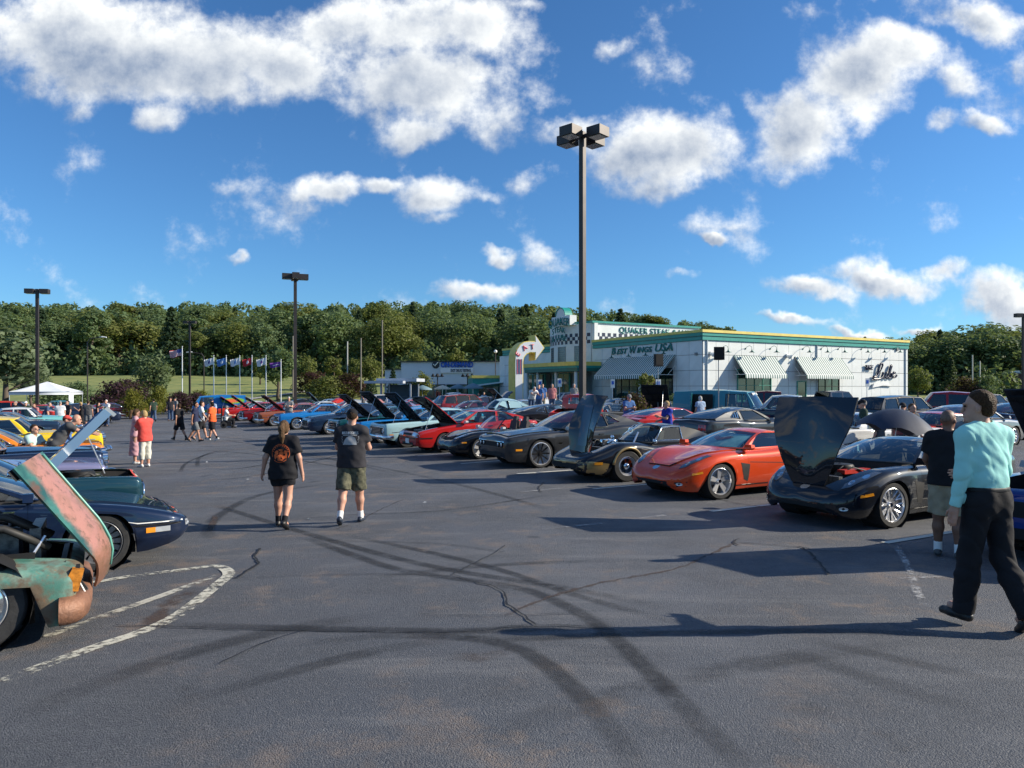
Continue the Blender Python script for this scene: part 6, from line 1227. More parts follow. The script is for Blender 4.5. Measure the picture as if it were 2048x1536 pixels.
# long-roofed wagon / fastback relatives of the classic
def ex_stack(s):
 x = s.x1; s.decal('grille', rect(-.5, .5, .42, .74), 'front', GAP, .004, mirror=False); s.bars(x + .04, -.45, .45, [.46 + .09 * i for i in range(4)], .02);
 for z in (.52, .70): s.round_light(.68, z, .075, LENS)
 s.bumper(x + .10, .38, .13, .92, .3); s.bumper(s.x0 - .08, .42, .13, .88, .25, sgn=-1); s.strip('side_trim', [(x - .2, .70), (.9, .70), (-1.5, .70)], 'side', .022, CHROME, .006); s.strip('rocker_trim', [(.95, .24), (-.95, .24)], 'side', .05, CHROME, .004); s.decal('tail_light', rect(.45, .80, .58, .70), 'rear', REDL, .006)
STACK = var(CLASSIC, extra=ex_stack, wheel='rally')
FASTB = var(CLASSIC, wheel='mag', gh=dict(A=(.85, .97), B=(.15, 1.31), C=(-.75, 1.30), D=(-2.05, .99), yb=.79, yr=.58, bowA=.22, bowB=.1, roof=[(-.3, 1.345)], fast=True, rear_in=(.78, .18, .92), dlo=[[(.52, .945), (-.62, .955), (-.66, 1.24), (.02, 1.255)], [(-.74, .98), (-1.2, 1.04), (-.9, 1.2), (-.76, 1.225)]], trim='chrome', seat=-.35), extra=lambda s: ex_classic(s, True, 4))
def ex_mfast(s):
 ex_classic2(s)
 for i in range(4): s.decal
def ex_classic2(s):
 s.decal('grille', rect(-.55, .55, .52, .70), 'front', GAP, .004, mirror=False); s.round_light(.66, .62, .08, LENS, BLACK); s.decal('lower_grille', rect(-.5, .5, .28, .40), 'front', GAP, .004, mirror=False); s.plate(.52, False)
 for y in (.46, .58, .70): s.decal('tail_light', rect(y, y + .09, .68, .86), 'rear', REDL, .006)
 m = MB(); m.tube([(s.x0 + .06, -.72, 1.03), (s.x0 - .0, 0, 1.05), (s.x0 + .06, .72, 1.03)], .03, 6, flat=.5); s.mbp('spoiler', m, TRIM, -1, 'all'); s.decal('rear_valance', rect(-.6, .6, .30, .42), 'rear', GAP, .005, mirror=False)
MFAST = dict(R=.345, xf=1.38, xr=-1.34, arch=1.13, tw=.25, wheel='dark', roll=(.10, .09), peak=.9, clear=.16, crease=(.66, .018, .1), tuck=.09,
 top=[(2.38, .68), (2.34, .78), (2.2, .84), (1.4, .94), (.75, 1.0), (0, 1.02), (-1.4, 1.04), (-2.1, 1.04), (-2.32, 1.0), (-2.38, .8)], fen=[(2.38, .66), (2.34, .76), (2.2, .82), (1.4, .91), (.7, .93), (0, .93), (-.7, .96), (-1.2, 1.0), (-2.1, 1.0), (-2.32, .95), (-2.38, .78)], bot=[(2.38, .28), (2.2, .2), (1.8, .17), (-1.8, .19), (-2.38, .36)],
 wid=[(2.38, .74), (2.3, .84), (2.0, .90), (1.3, .93), (0, .91), (-1.3, .945), (-2.1, .90), (-2.38, .80)], xh0=.80, xh1=2.22, hood_s=[(.7, .84), (2.3, .8)], xd0=-.55, xd1=.75, blackmirror=True,
 gh=dict(A=(.92, .99), B=(.10, 1.375), C=(-.85, 1.37), D=(-2.0, 1.05), yb=.80, yr=.57, bowA=.22, bowB=.1, roof=[(-.35, 1.41)], fast=True, rear_in=(.82, .08, .92), dlo=[[(.58, .965), (-.62, .98), (-.66, 1.30), (-.02, 1.31)], [(-.78, 1.03), (-1.2, 1.10), (-.95, 1.26), (-.80, 1.29)]], trim='black', glass=DGLASS, seat=-.35), extra=ex_classic2)
def ex_sedan(s):
 s.decal('headlight', [(.46, .62), (.80, .66), (.85, .78), (.62, .74), (.48, .68)], 'front', LENS, .006, thick=.006); s.decal('grille', [(-.42, .44), (.42, .44), (.48, .70), (-.48, .70)], 'front', GAP, .005, mirror=False); s.bars(s.x1 + .02, -.4, .4, [.48 + .05 * i for i in range(4)], .012, CHROME); s.decal('lower_grille', rect(-.7, .7, .25, .36), 'front', GAP, .005, mirror=False); s.strip('bumper_line', [(-.85, .42), (.85, .42)], 'front', .02, CHROME, .008, mirror=False)
 s.decal('tail_light', rect(.5, .82, .72, .86), 'rear', REDL, .006); s.plate(.60, False)
SEDAN = dict(R=.335, xf=1.42, xr=-1.40, arch=1.12, tw=.22, wheel='multi', roll=(.12, .11), peak=.9, clear=.17, crease=(.68, .014, .09), tuck=.09,
 top=[(2.42, .66), (2.38, .76), (2.2, .84), (1.4, .96), (.95, 1.01), (0, 1.03), (-1.4, 1.08), (-2.2, 1.08), (-2.38, 1.02), (-2.44, .8)], fen=[(2.42, .64), (2.38, .74), (2.2, .82), (1.4, .92), (.9, .95), (0, .96), (-1.2, 1.01), (-2.2, 1.03), (-2.38, .98), (-2.44, .78)], bot=[(2.42, .28), (2.3, .2), (1.8, .18), (-1.8, .2), (-2.44, .36)],
 wid=[(2.42, .66), (2.36, .78), (2.1, .88), (1.4, .915), (-1.4, .915), (-2.2, .86), (-2.44, .74)], xh0=1.05, xh1=2.28, hood_s=[(.9, .84), (2.3, .74)], xd0=-.15, xd1=.95, xd2=-1.05, gh=dict(A=(1.12, 1.0), B=(.30, 1.42), C=(-1.0, 1.40), D=(-1.85, 1.09), yb=.80, yr=.56, bowA=.26, bowB=.12, roof=[(-.3, 1.475)], dlo=[[(.76, .985), (-.12, 1.0), (-.16, 1.385), (.18, 1.375)], [(-.22, 1.0), (-1.28, 1.05), (-.98, 1.345), (-.22, 1.385)]], trim='black', seat=.05), extra=ex_sedan)
SEDAN['xd2'] = None; del SEDAN['xd2']
def ex_suv(s):
 s.decal('headlight', [(.48, .78), (.82, .80), (.84, .90), (.5, .88)], 'front', LENS, .006, thick=.006); s.decal('grille', rect(-.42, .42, .60, .88), 'front', GAP, .005, mirror=False); s.bars(s.x1 + .02, -.4, .4, [.66, .74, .82], .02, CHROME); s.decal('tail_light', [(.66, .85), (.84, .85), (.80, 1.1), (.70, 1.1)], 'rear', REDL, .006); s.plate(.75, False); s.strip('lower_cladding', [(2.2, .36), (-2.2, .36)], 'side', .1, TRIM, .004)
SUV = dict(R=.37, xf=1.42, xr=-1.42, arch=1.12, tw=.24, wheel='multi', roll=(.10, .10), peak=.92, clear=.24, tuck=.07, crease=(.84, .012, .08),
 top=[(2.36, .88), (2.3, .98), (2.0, 1.04), (1.4, 1.09), (1.0, 1.12), (0, 1.12), (-2.2, 1.12), (-2.34, 1.06), (-2.38, .8)], fen=[(2.36, .86), (2.3, .96), (2.0, 1.02), (1.4, 1.06), (.9, 1.08), (0, 1.08), (-2.2, 1.10), (-2.34, 1.04), (-2.38, .78)], bot=[(2.36, .36), (2.1, .28), (-2.0, .28), (-2.38, .42)], wid=[(2.36, .74), (2.28, .86), (1.9, .92), (-1.9, .92), (-2.3, .86), (-2.38, .8)], xh0=1.05, xh1=2.2, hood_s=[(.9, .84), (2.3, .8)], xd0=-.1, xd1=.95,
 gh=dict(A=(1.10, 1.11), B=(.42, 1.68), C=(-1.9, 1.66), D=(-2.26, 1.12), yb=.81, yr=.62, bowA=.2, bowB=.1, bowD=.04, roof=[(-.6, 1.74)], dlo=[[(.74, 1.10), (-.12, 1.11), (-.12, 1.62), (.30, 1.62)], [(-.2, 1.11), (-1.1, 1.12), (-1.1, 1.62), (-.2, 1.63)], [(-1.18, 1.12), (-2.0, 1.14), (-1.84, 1.56), (-1.18, 1.61)]], glass=DGLASS, trim='black', seat=.0), extra=ex_suv)
def ex_pick(s):
 s.decal('headlight', rect(.55, .84, .80, .95), 'front', LENS, .006, thick=.006); s.decal('grille', rect(-.52, .52, .66, .96), 'front', GAP, .005, mirror=False); s.bars(s.x1 + .02, -.5, .5, [.74, .82, .90], .022, CHROME); s.bumper(s.x1 + .08, .54, .18, .92, .2); s.bumper(s.x0 - .08, .56, .16, .86, .1, sgn=-1); s.decal('tail_light', rect(.74, .90, .74, 1.04), 'rear', REDL, .006)
 a, b = s.sp['bed']; m = MB(); y = s.wid(a) - .14; zt = s.fen((a + b) / 2) - .02; zf = .66
 m.add([(a, -y, zf), (b, -y, zf), (b, y, zf), (a, y, zf)], [(0, 1, 2, 3)]); m.add([(b, -y, zf), (b, y, zf), (b, y, zt), (b, -y, zt)], [(0, 1, 2, 3)]); m.add([(a, -y, zf), (a, y, zf), (a, y, zt), (a, -y, zt)], [(0, 1, 2, 3)])
 for sy in (1, -1): m.add([(a, sy * y, zf), (b, sy * y, zf), (b, sy * y, zt), (a, sy * y, zt)], [(0, 1, 2, 3)])
 s.mbp('truck_bed', m, BLACK, -1, None)
PICK = dict(R=.38, xf=1.72, xr=-1.62, arch=1.14, tw=.25, wheel='five2', roll=(.06, .06), peak=.95, clear=.3, tuck=.06, crease=(.82, .01, .08),
 top=[(2.7, .96), (2.66, 1.04), (2.4, 1.08), (1.6, 1.12), (1.2, 1.14), (0, 1.14), (-2.6, 1.14), (-2.68, 1.1), (-2.72, .9)], fen=[(2.7, .95), (2.66, 1.03), (2.4, 1.07), (1.2, 1.10), (0, 1.10), (-2.6, 1.12), (-2.68, 1.1), (-2.72, .9)], bot=[(2.7, .5), (2.3, .38), (-2.2, .40), (-2.72, .55)], wid=[(2.7, .84), (2.6, .91), (2.2, .94), (-2.2, .94), (-2.72, .90)], xh0=1.25, xh1=2.56, hood_s=[(.9, .84), (2.6, .84)], xd0=.05, xd1=1.2, bed=(-2.62, -.75),
 gh=dict(A=(1.3, 1.13), B=(.74, 1.72), C=(-.45, 1.72), D=(-.60, 1.14), yb=.84, yr=.66, bowA=.18, bowB=.1, bowC=.02, bowD=.02, roof=[(.1, 1.77)], rear_in=(.82, .14, .86), dlo=[[(.98, 1.12), (.10, 1.13), (.10, 1.64), (.62, 1.645)], [(0, 1.13), (-.42, 1.14), (-.36, 1.62), (0, 1.64)]], trim='chrome', seat=.25), extra=ex_pick)
CREW = var(PICK, xd0=.05, bed=(-2.62, -1.25), gh=dict(A=(1.3, 1.13), B=(.74, 1.84), C=(-.98, 1.84), D=(-1.12, 1.14), yb=.84, yr=.68, bowA=.18, bowB=.1, bowC=.02, bowD=.02, roof=[(-.1, 1.90)], rear_in=(.82, .14, .86), dlo=[[(.98, 1.14), (.10, 1.15), (.10, 1.74), (.64, 1.75)], [(0, 1.15), (-.92, 1.16), (-.86, 1.72), (0, 1.75)]], glass=DGLASS, seat=.25))
SPICK = var(PICK, R=.33, top=[(2.3, .86), (2.26, .92), (2.0, .95), (1.2, 1.0), (.9, 1.02), (0, 1.02), (-2.2, 1.0), (-2.28, .96), (-2.32, .8)], fen=[(2.3, .85), (2.26, .91), (2.0, .94), (1.2, .97), (0, .98), (-2.2, .99), (-2.28, .96), (-2.32, .8)], bot=[(2.3, .4), (1.9, .3), (-1.9, .32), (-2.32, .45)], wid=[(2.3, .76), (2.2, .82), (1.8, .84), (-1.9, .84), (-2.32, .80)], xf=1.42, xr=-1.36, xh0=.98, xh1=2.2, xd0=-.1, xd1=.9, bed=(-2.24, -.62),
 gh=dict(A=(1.0, 1.0), B=(.42, 1.53), C=(-.42, 1.53), D=(-.52, 1.01), yb=.75, yr=.60, bowA=.16, bowB=.08, bowC=.02, bowD=.02, roof=[(.0, 1.57)], rear_in=(.88, .12, .88), dlo=[[(.72, 1.0), (-.06, 1.0), (-.06, 1.47), (.30, 1.475)]], trim='black', seat=.0))
def ex_fifty(s):
 x = s.x1; s.decal('grille', rect(-.62, .62, .48, .72), 'front', GAP, .004, mirror=False); s.bars(x + .03, -.6, .6, [.52, .58, .64, .70], .018); s.round_light(.72, .84, .095, LENS, CHROME, depth=.06); s.bumper(x + .10, .44, .17, .94, .34); s.bumper(s.x0 - .09, .46, .17, .90, .3, sgn=-1)
 for y in (.35, -.35): m = MB(); m.lathe([(.06, -.1), (.075, 0), (.05, .08), (0, .1)], 12, Matrix.Translation((x + .16, y, .47)) @ Matrix.Rotation(R(90), 4, 'Y')); s.mbp('bumper_bullet', m, CHROME, -1, 'all')
 s.strip('side_trim', [(x - .2, .80), (.5, .78), (-.3, .76)], 'side', .022, CHROME, .006); s.strip('side_trim', [(-.3, .76), (-.6, .62), (s.x0 + .25, .64)], 'side', .022, CHROME, .006); s.strip('rocker_trim', [(.95, .25), (-.95, .25)], 'side', .04, CHROME, .004); s.decal('tail_light', rect(.72, .84, .78, .95), 'rear', REDL, .008); m = MB(); m.tube([(x - .5, 0, s.top(x - .5) + .02), (x - .15, 0, s.top(x - .15) + .05), (x - .05, 0, s.top(x - .05) + .04)], [.01, .025, .008], 6); s.mbp('hood_ornament', m, CHROME, -1, 'all')
FIFTY = dict(R=.345, xf=1.52, xr=-1.38, arch=1.10, tw=.18, wheel='cap', roll=(.12, .12), peak=.95, clear=.22, crease=(.86, .008, .1), tuck=.06, woff=.06, chrome=True,
 top=[(2.46, .84), (2.44, .92), (2.25, 1.0), (1.5, 1.05), (.85, 1.08), (0, 1.08), (-1.5, 1.06), (-2.2, .99), (-2.4, .92), (-2.46, .78)], fen=[(2.46, .86), (2.44, .95), (2.25, .985), (1.5, 1.0), (.8, 1.0), (0, .99), (-.6, .99), (-1.3, 1.02), (-2.2, 1.02), (-2.4, .98), (-2.46, .8)], bot=[(2.46, .40), (2.2, .34), (.9, .23), (-.8, .23), (-2.46, .40)], wid=[(2.46, .82), (2.40, .88), (2.0, .92), (1.2, .935), (-1.2, .935), (-2.0, .90), (-2.46, .82)], xh0=.85, xh1=2.34, hood_s=[(.8, .72), (2.4, .6)], xd0=-.35, xd1=.78,
 gh=dict(A=(.88, 1.06), B=(.38, 1.50), C=(-.95, 1.50), D=(-1.5, 1.06), yb=.79, yr=.62, bowA=.30, bowB=.14, bowC=.12, bowD=.2, roof=[(-.25, 1.56)], crown=.06, roofkey='roof', dlo=[[(.50, 1.02), (-.36, 1.03), (-.36, 1.44), (.18, 1.44)], [(-.42, 1.03), (-1.10, 1.04), (-.98, 1.36), (-.80, 1.43), (-.42, 1.445)]], trim='chrome', seat=-.2), extra=ex_fifty)
FORTY = var(FIFTY, wheel='cap', gh=dict(A=(.75, 1.08), B=(.25, 1.48), C=(-.75, 1.49), D=(-1.7, 1.05), yb=.76, yr=.52, bowA=.22, bowB=.1, bowC=.16, bowD=.2, roof=[(-.25, 1.56)], crown=.09, fast=True, roofkey='roof', rear_in=(.55, .42, .86), dlo=[[(.42, 1.05), (-.18, 1.05), (-.16, 1.40), (-.05, 1.43), (.10, 1.42)], [(-.28, 1.05), (-.95, 1.06), (-.98, 1.14), (-.80, 1.36), (-.62, 1.42), (-.28, 1.43)]], trim='chrome', seat=-.2))
def ex_van(s):
 s.round_light(.58, .86, .09, LENS, CHROME); s.bumper(s.x1 + .08, .44, .15, .86, .2, m=WHITE); s.bumper(s.x0 - .08, .46, .14, .86, .1, sgn=-1, m=WHITE); s.decal('vent_grille', rect(-.35, .35, .60, .70), 'front', GAP, .004, mirror=False); s.decal('turn_lamp', ell(.74, .70, .04, .04), 'front', AMBER, .006); s.decal('tail_light', ell(.74, .80, .06, .08), 'rear', REDL, .006)
VAN = dict(R=.34, xf=1.05, xr=-1.25, arch=1.12, tw=.19, wheel='cap', roll=(.05, .05), peak=.97, clear=.26, tuck=.07, crease=(1.02, .012, .05), chrome=True,
 top=[(2.10, 1.06), (2.06, 1.12), (1.9, 1.14), (0, 1.14), (-2.06, 1.14), (-2.12, 1.0)], fen=[(2.10, 1.06), (2.06, 1.12), (1.9, 1.14), (0, 1.14), (-2.06, 1.14), (-2.12, 1.0)], bot=[(2.10, .50), (1.9, .42), (-1.9, .42), (-2.12, .50)], wid=[(2.10, .80), (2.02, .88), (1.8, .93), (-1.8, .93), (-2.12, .88)], xd0=.45, xd1=1.35,
 gh=dict(A=(2.02, 1.14), B=(1.55, 1.90), C=(-2.0, 1.92), D=(-2.08, 1.14), yb=.86, yr=.74, bowA=.16, bowB=.1, bowC=.02, bowD=.02, roof=[(0, 1.99)], rear_in=(.7, .2, .8), dlo=[[(1.62, 1.18), (1.30, 1.18), (1.30, 1.78), (1.42, 1.78)], [(1.24, 1.18), (.50, 1.18), (.50, 1.78), (1.24, 1.78)]], trim='black', seat=.85), extra=ex_van)
def ex_rod(s):
 m = MB(); m.prism([(-.30, .5), (.30, .5), (.34, .75), (.30, 1.08), (-.30, 1.08), (-.34, .75)], 0, .06, Matrix.Translation((s.x1, 0, 0)) @ Matrix.Rotation(R(90), 4, 'Z') @ Matrix.Rotation(R(90), 4, 'X')); s.mbp('radiator_shell', m, CHROME); s.round_light(.46, .84, .10, LENS, CHROME, depth=.10, x=s.x1 - .1)
HOTROD = dict(R=.33, Rr=.38, xf=1.5, xr=-1.2, arch=1.1, tw=.22, wheel='mag', roll=(.05, .05), peak=.95, clear=.3, tuck=.03,
 top=[(1.75, .98), (1.0, 1.02), (.5, 1.06), (0, 1.06), (-.7, 1.05), (-1.8, .90), (-1.85, .8)], fen=[(1.75, .92), (1.0, .98), (.5, 1.02), (0, 1.04), (-.7, 1.04), (-1.8, .90), (-1.85, .8)], bot=[(1.75, .5), (.5, .40), (-.8, .40), (-1.85, .5)], wid=[(1.75, .36), (1.0, .52), (.5, .66), (0, .70), (-.8, .72), (-1.85, .70)], xd0=-.25, xd1=.4, nomirror=True, skirt=False, bed=(-1.78, -.85),
 gh=dict(A=(.45, 1.05), B=(.38, 1.62), C=(-.55, 1.62), D=(-.62, 1.05), yb=.66, yr=.63, bowA=.03, bowB=.03, bowC=.02, bowD=.02, crown=.05, roof=[(-.1, 1.67)], rear_in=(.55, .3, .78), dlo=[[(.30, 1.10), (-.30, 1.10), (-.30, 1.50), (.26, 1.50)]], trim='black', seat=-.1), extra=ex_rod)
CARS = {}
def kind(name, spec):
 if name not in CARS: CARS[name] = Car(spec)
 return CARS[name]
# ================================================================== people: smooth bodies and clothes grown from joints
class Field:
 def __init__(s, lo, hi, vox):
  s.v = vox; s.lo = np.array(lo, float) - 3 * vox; n = np.ceil((np.array(hi) - s.lo) / vox).astype(int) + 4; s.n = n; s.d = np.full(n, .3, np.float32)
  s.ax = [(s.lo[i] + vox * np.arange(n[i])).astype(np.float32) for i in range(3)]
 def _box(s, lo, hi):
  a = np.maximum(0, np.floor((np.array(lo) - s.lo) / s.v).astype(int)); b = np.minimum(s.n, np.ceil((np.array(hi) - s.lo) / s.v).astype(int) + 1)
  return (None, None) if np.any(b <= a) else (tuple(slice(int(a[i]), int(b[i])) for i in range(3)), np.meshgrid(*[s.ax[i][a[i]:b[i]] for i in range(3)], indexing='ij', sparse=True))
 def _mix(s, sl, d, k):
  o = s.d[sl]; h = np.clip(.5 + .5 * (o - d) / k, 0, 1); s.d[sl] = o + (d - o) * h - k * h * (1 - h)
 def cap(s, a, b, ra, rb, k=.03, flat=1.0, grow=0.0, end=None, warp=None):
  a, b = np.array(a, float), np.array(b, float); ra, rb = ra + grow, rb + grow; r = max(ra, rb) + k + .02; sl, g = s._box(np.minimum(a, b) - r, np.maximum(a, b) + r)
  if sl is None: return
  X, Y, Z = g; e = b - a; f2 = 1 / flat; ey = e[1]; dx, dy, dz = X - a[0], Y - a[1], Z - a[2]; L = e.dot(e) + 1e-9; t = np.clip((dx * e[0] + dy * e[1] + dz * e[2]) / L, 0, 1)
  d = np.sqrt((dx - t * e[0]) ** 2 + ((dy - t * e[1]) * f2) ** 2 + (dz - t * e[2]) ** 2) - (ra + (rb - ra) * t)
  if flat < 1: d = d * (.5 + .5 * flat)
  if warp is not None: d = d + warp(X, Y, Z)
  if end is not None: d = np.maximum(d, ((X - b[0]) * e[0] + (Y - b[1]) * e[1] + (Z - b[2]) * e[2]) / math.sqrt(L) - end)
  s._mix(sl, d, k)
 def ell(s, c, r, k=.02, grow=0.0, rot=None, cut=None):
  c, r = np.array(c, float), np.array(r, float) + grow; m = max(r) + k + .02; sl, g = s._box(c - m, c + m)
  if sl is None: return
  X, Y, Z = g[0] - c[0], g[1] - c[1], g[2] - c[2]
  if rot is not None: A = np.array(rot.transposed().to_3x3()) if hasattr(rot, 'to_3x3') else rot; X, Y, Z = A[0][0] * X + A[0][1] * Y + A[0][2] * Z, A[1][0] * X + A[1][1] * Y + A[1][2] * Z, A[2][0] * X + A[2][1] * Y + A[2][2] * Z
  q = np.sqrt((X / r[0]) ** 2 + (Y / r[1]) ** 2 + (Z / r[2]) ** 2); q2 = np.sqrt((X / r[0] ** 2) ** 2 + (Y / r[1] ** 2) ** 2 + (Z / r[2] ** 2) ** 2) + 1e-6; d = q * (q - 1) / q2
  if cut is not None: d = np.maximum(d, cut(X, Y, Z))
  s._mix(sl, d, k)
 def clip(s, fn):
  X, Y, Z = np.meshgrid(*s.ax, indexing='ij', sparse=True); s.d = np.maximum(s.d, fn(X, Y, Z).astype(np.float32))
 def mesh(s, name, m, smooth_it=1):
  d = s.d; n = d.shape; neg = d < 0
  c = np.zeros((n[0] - 1, n[1] - 1, n[2] - 1), np.int8)
  for i in (0, 1):
   for j in (0, 1):
    for k in (0, 1): c += neg[i:n[0] - 1 + i, j:n[1] - 1 + j, k:n[2] - 1 + k]
  act = (c > 0) & (c < 8); idx = np.argwhere(act); ids = np.full(c.shape, -1, np.int32); ids[act] = np.arange(len(idx))
  P = np.zeros((len(idx), 3)); W = np.zeros(len(idx)); off = [(i, j, k) for i in (0, 1) for j in (0, 1) for k in (0, 1)]
  for a in range(8):
   for b in range(a + 1, 8):
    A, B = off[a], off[b]
    if sum(abs(A[q] - B[q]) for q in range(3)) != 1: continue
    da = d[idx[:, 0] + A[0], idx[:, 1] + A[1], idx[:, 2] + A[2]]; db = d[idx[:, 0] + B[0], idx[:, 1] + B[1], idx[:, 2] + B[2]]; x = (da < 0) != (db < 0); t = np.where(x, da / np.where(x, da - db, 1), 0)
    for q in range(3): P[:, q] += np.where(x, A[q] + t * (B[q] - A[q]), 0)
    W += x
  P = idx + P / W[:, None]; F = []
  for ax in range(3):
   u, v = (ax + 1) % 3, (ax + 2) % 3; sl0 = [slice(1, n[q] - 1) for q in range(3)]; sl1 = list(sl0); sl0[ax] = slice(0, n[ax] - 1); sl1[ax] = slice(1, n[ax])
   a, b = neg[tuple(sl0)], neg[tuple(sl1)]; e = np.argwhere(a != b)
   if not len(e): continue
   fl = a[tuple(e.T)]; base = e.copy();
   for q in range(3):
    if q != ax: base[:, q] += 1
   def cell(du, dv): z = base.copy(); z[:, u] -= du; z[:, v] -= dv; return ids[z[:, 0], z[:, 1], z[:, 2]]
   Q = np.stack([cell(1, 1), cell(0, 1), cell(0, 0), cell(1, 0)], 1); Q[~fl] = Q[~fl][:, ::-1]; F.append(Q)
  F = np.concatenate(F) if F else np.zeros((0, 4), int); V = s.lo + s.v * P
  for _ in range(smooth_it):
   S = np.zeros_like(V); Cn = np.zeros(len(V))
   for a in range(4): np.add.at(S, F[:, a], V[F[:, (a + 1) % 4]] + V[F[:, a - 1]]); np.add.at(Cn, F[:, a], 2)
   V = V * .5 + S / np.maximum(Cn, 1)[:, None] * .5
  me = bpy.data.meshes.new(name); me.from_pydata(V.tolist(), [], F.tolist()); me.materials.append(m); me.polygons.foreach_set('use_smooth', [True] * len(F)); me.update(); return me
def rx(v, a): c, s = math.cos(R(a)), math.sin(R(a)); return Vector((v[0], v[1] * c - v[2] * s, v[1] * s + v[2] * c))
def ry(v, a): c, s = math.cos(R(a)), math.sin(R(a)); return Vector((v[0] * c + v[2] * s, v[1], -v[0] * s + v[2] * c))
def rz_(v, a): c, s = math.cos(R(a)), math.sin(R(a)); return Vector((v[0] * c - v[1] * s, v[0] * s + v[1] * c, v[2]))
def skel(H, p):
 """Joints. p: hipL/R, kneeL/R, footL/R (degrees), armL/R = (forward, out, elbow, inward), lean, head=(yaw, pitch)."""
 k = H / 1.75; J = {}
 for s, n in ((-1, 'L'), (1, 'R')):
  hip = Vector((s * .088, 0, 0)); a, kn = p.get('hip' + n, 0), p.get('knee' + n, 0); sp = p.get('spread', 2); t = ry(rx((0, 0, -.425), a), -s * sp); kne = hip + t; an = kne + ry(rx((0, 0, -.405), a - kn), -s * sp * .6); f = p.get('foot' + n, a - kn); toe = rz_(rx((0, .2, 0), f), -s * p.get('toe', 8)); J['hip' + n], J['knee' + n], J['ank' + n], J['toe' + n], J['pitch' + n] = hip, kne, an, toe, f
 low = min(min(J['ank' + n].z - .085 * math.cos(R(J['pitch' + n])) + min(0, J['toe' + n].z * .75, -J['toe' + n].z * .28) for n in 'LR'), 9)
 pel = Vector((0, 0, p['seat'] / k if 'seat' in p else -low))
 lean = p.get('lean', 2); up = lambda v: rx(v, -lean)
 for n in 'LR':
  for q in ('hip', 'knee', 'ank'): J[q + n] = J[q + n] + pel
 J['pel'] = pel; J['waist'] = pel + up((0, 0, .17)); J['chest'] = pel + up((0, .0, .36)); J['neck'] = pel + up((0, -.005, .545)); hp = p.get('head', (0, 0)); J['head'] = J['neck'] + rx(up((0, .025, .165)), hp[1] * .3)
 for s, n in ((-1, 'L'), (1, 'R')):
  fw, out, el, inn = p.get('arm' + n, (5, 8, 12, 0)); sh = pel + up((s * .178, -.01, .495)); d = ry(rx((0, 0, -1), fw), -s * out); e = sh + d * .285; d2 = ry(rz_(rx((0, 0, -1), fw + el), s * inn), -s * out * .6); w = e + d2 * .25; J['sh' + n], J['el' + n], J['wr' + n] = sh, e, w; J['hd' + n] = d2
 J['k'] = k
 for q in list(J):
  if isinstance(J[q], Vector) and not q.startswith('hd') and not q.startswith('toe'): J[q] = J[q] * k
 return J
SKIN = {'fair': mat('skin_fair', (.50, .27, .19), .5, var=.10, scale=9, spec=.4), 'tan': mat('skin_tan', (.36, .18, .115), .5, var=.10, scale=9, spec=.4), 'brown': mat('skin_brown', (.20, .095, .06), .5, var=.10, scale=9, spec=.4)}
def cloth(name, col, var=.14, col2=None, scale=5.0, bump=.35): return mat('cloth_' + name, col, .85, var=var, scale=scale, bump=bump, bscale=9, col2=col2, spec=.25)
HAIRC = {'brown': mat('hair_brown', (.045, .026, .015), .5, var=.4, scale=70, bump=1.0, spec=.12), 'dark': mat('hair_dark', (.014, .010, .008), .45, var=.4, scale=70, bump=1.0, spec=.12), 'light': mat('hair_light_brown', (.11, .065, .035), .5, var=.4, scale=70, bump=1.0, spec=.12), 'lbrown': mat('hair_mid_brown', (.060, .030, .014), .5, var=.4, scale=70, bump=1.0, spec=.12), 'blond': mat('hair_blond', (.40, .28, .13), .5, var=.3, scale=70, bump=1.0, spec=.12), 'white': mat('hair_white', (.55, .53, .50), .55, var=.15, scale=70, bump=1.0, spec=.12), 'grey': mat('hair_grey', (.25, .24, .23), .55, var=.25, scale=70, bump=1.0, spec=.12), 'stubble': mat('hair_stubble', (.15, .085, .06), .55, var=.2, scale=60)}
EYEM = mat('eye_dark', (.02, .015, .012), .15)
PCACHE = {}
def person(label, loc, rz, H, pose, of, vox=.014, group=None):
 """of: skin, hair=(style, colour), top=(kind, cloth), bottom=(kind, cloth), shoes, cap, bulk, fem."""
 bulk, fem = of.get('bulk', 1.0), of.get('fem', 0)
 key = (str(sorted(pose.items())), round(H, 2), of['top'][0], of['bottom'][0], of.get('hair', ('none',))[0], bulk, fem, vox, 'cap' in of)
 skm = SKIN[of.get('skin', 'fair')]
 if key not in PCACHE: PCACHE[key] = person_meshes(H, pose, of, vox, bulk, fem)
 parts = PCACHE[key]; out = {}
 o = link_mesh('person', parts['person'], None, loc, (0, 0, rz)); tag(o, label, 'person', group); recolor(o, skm)
 cm = {'shirt': of['top'][1], 'trousers': of['bottom'][1], 'shorts': of['bottom'][1], 'skirt': of['bottom'][1], 'dress': of['top'][1], 'shoe': of.get('shoes', BLACK), 'sock': of.get('socks', WHITE), 'hair': HAIRC[of['hair'][1]] if 'hair' in of else None, 'cap': of.get('cap'), 'eye': EYEM, 'belt': BLACK}
 for n, me in parts['kids']:
  c = link_mesh(n, me, o)
  if cm.get(n): recolor(c, cm[n])
  out[n] = c
 o_ = o; return o_, out
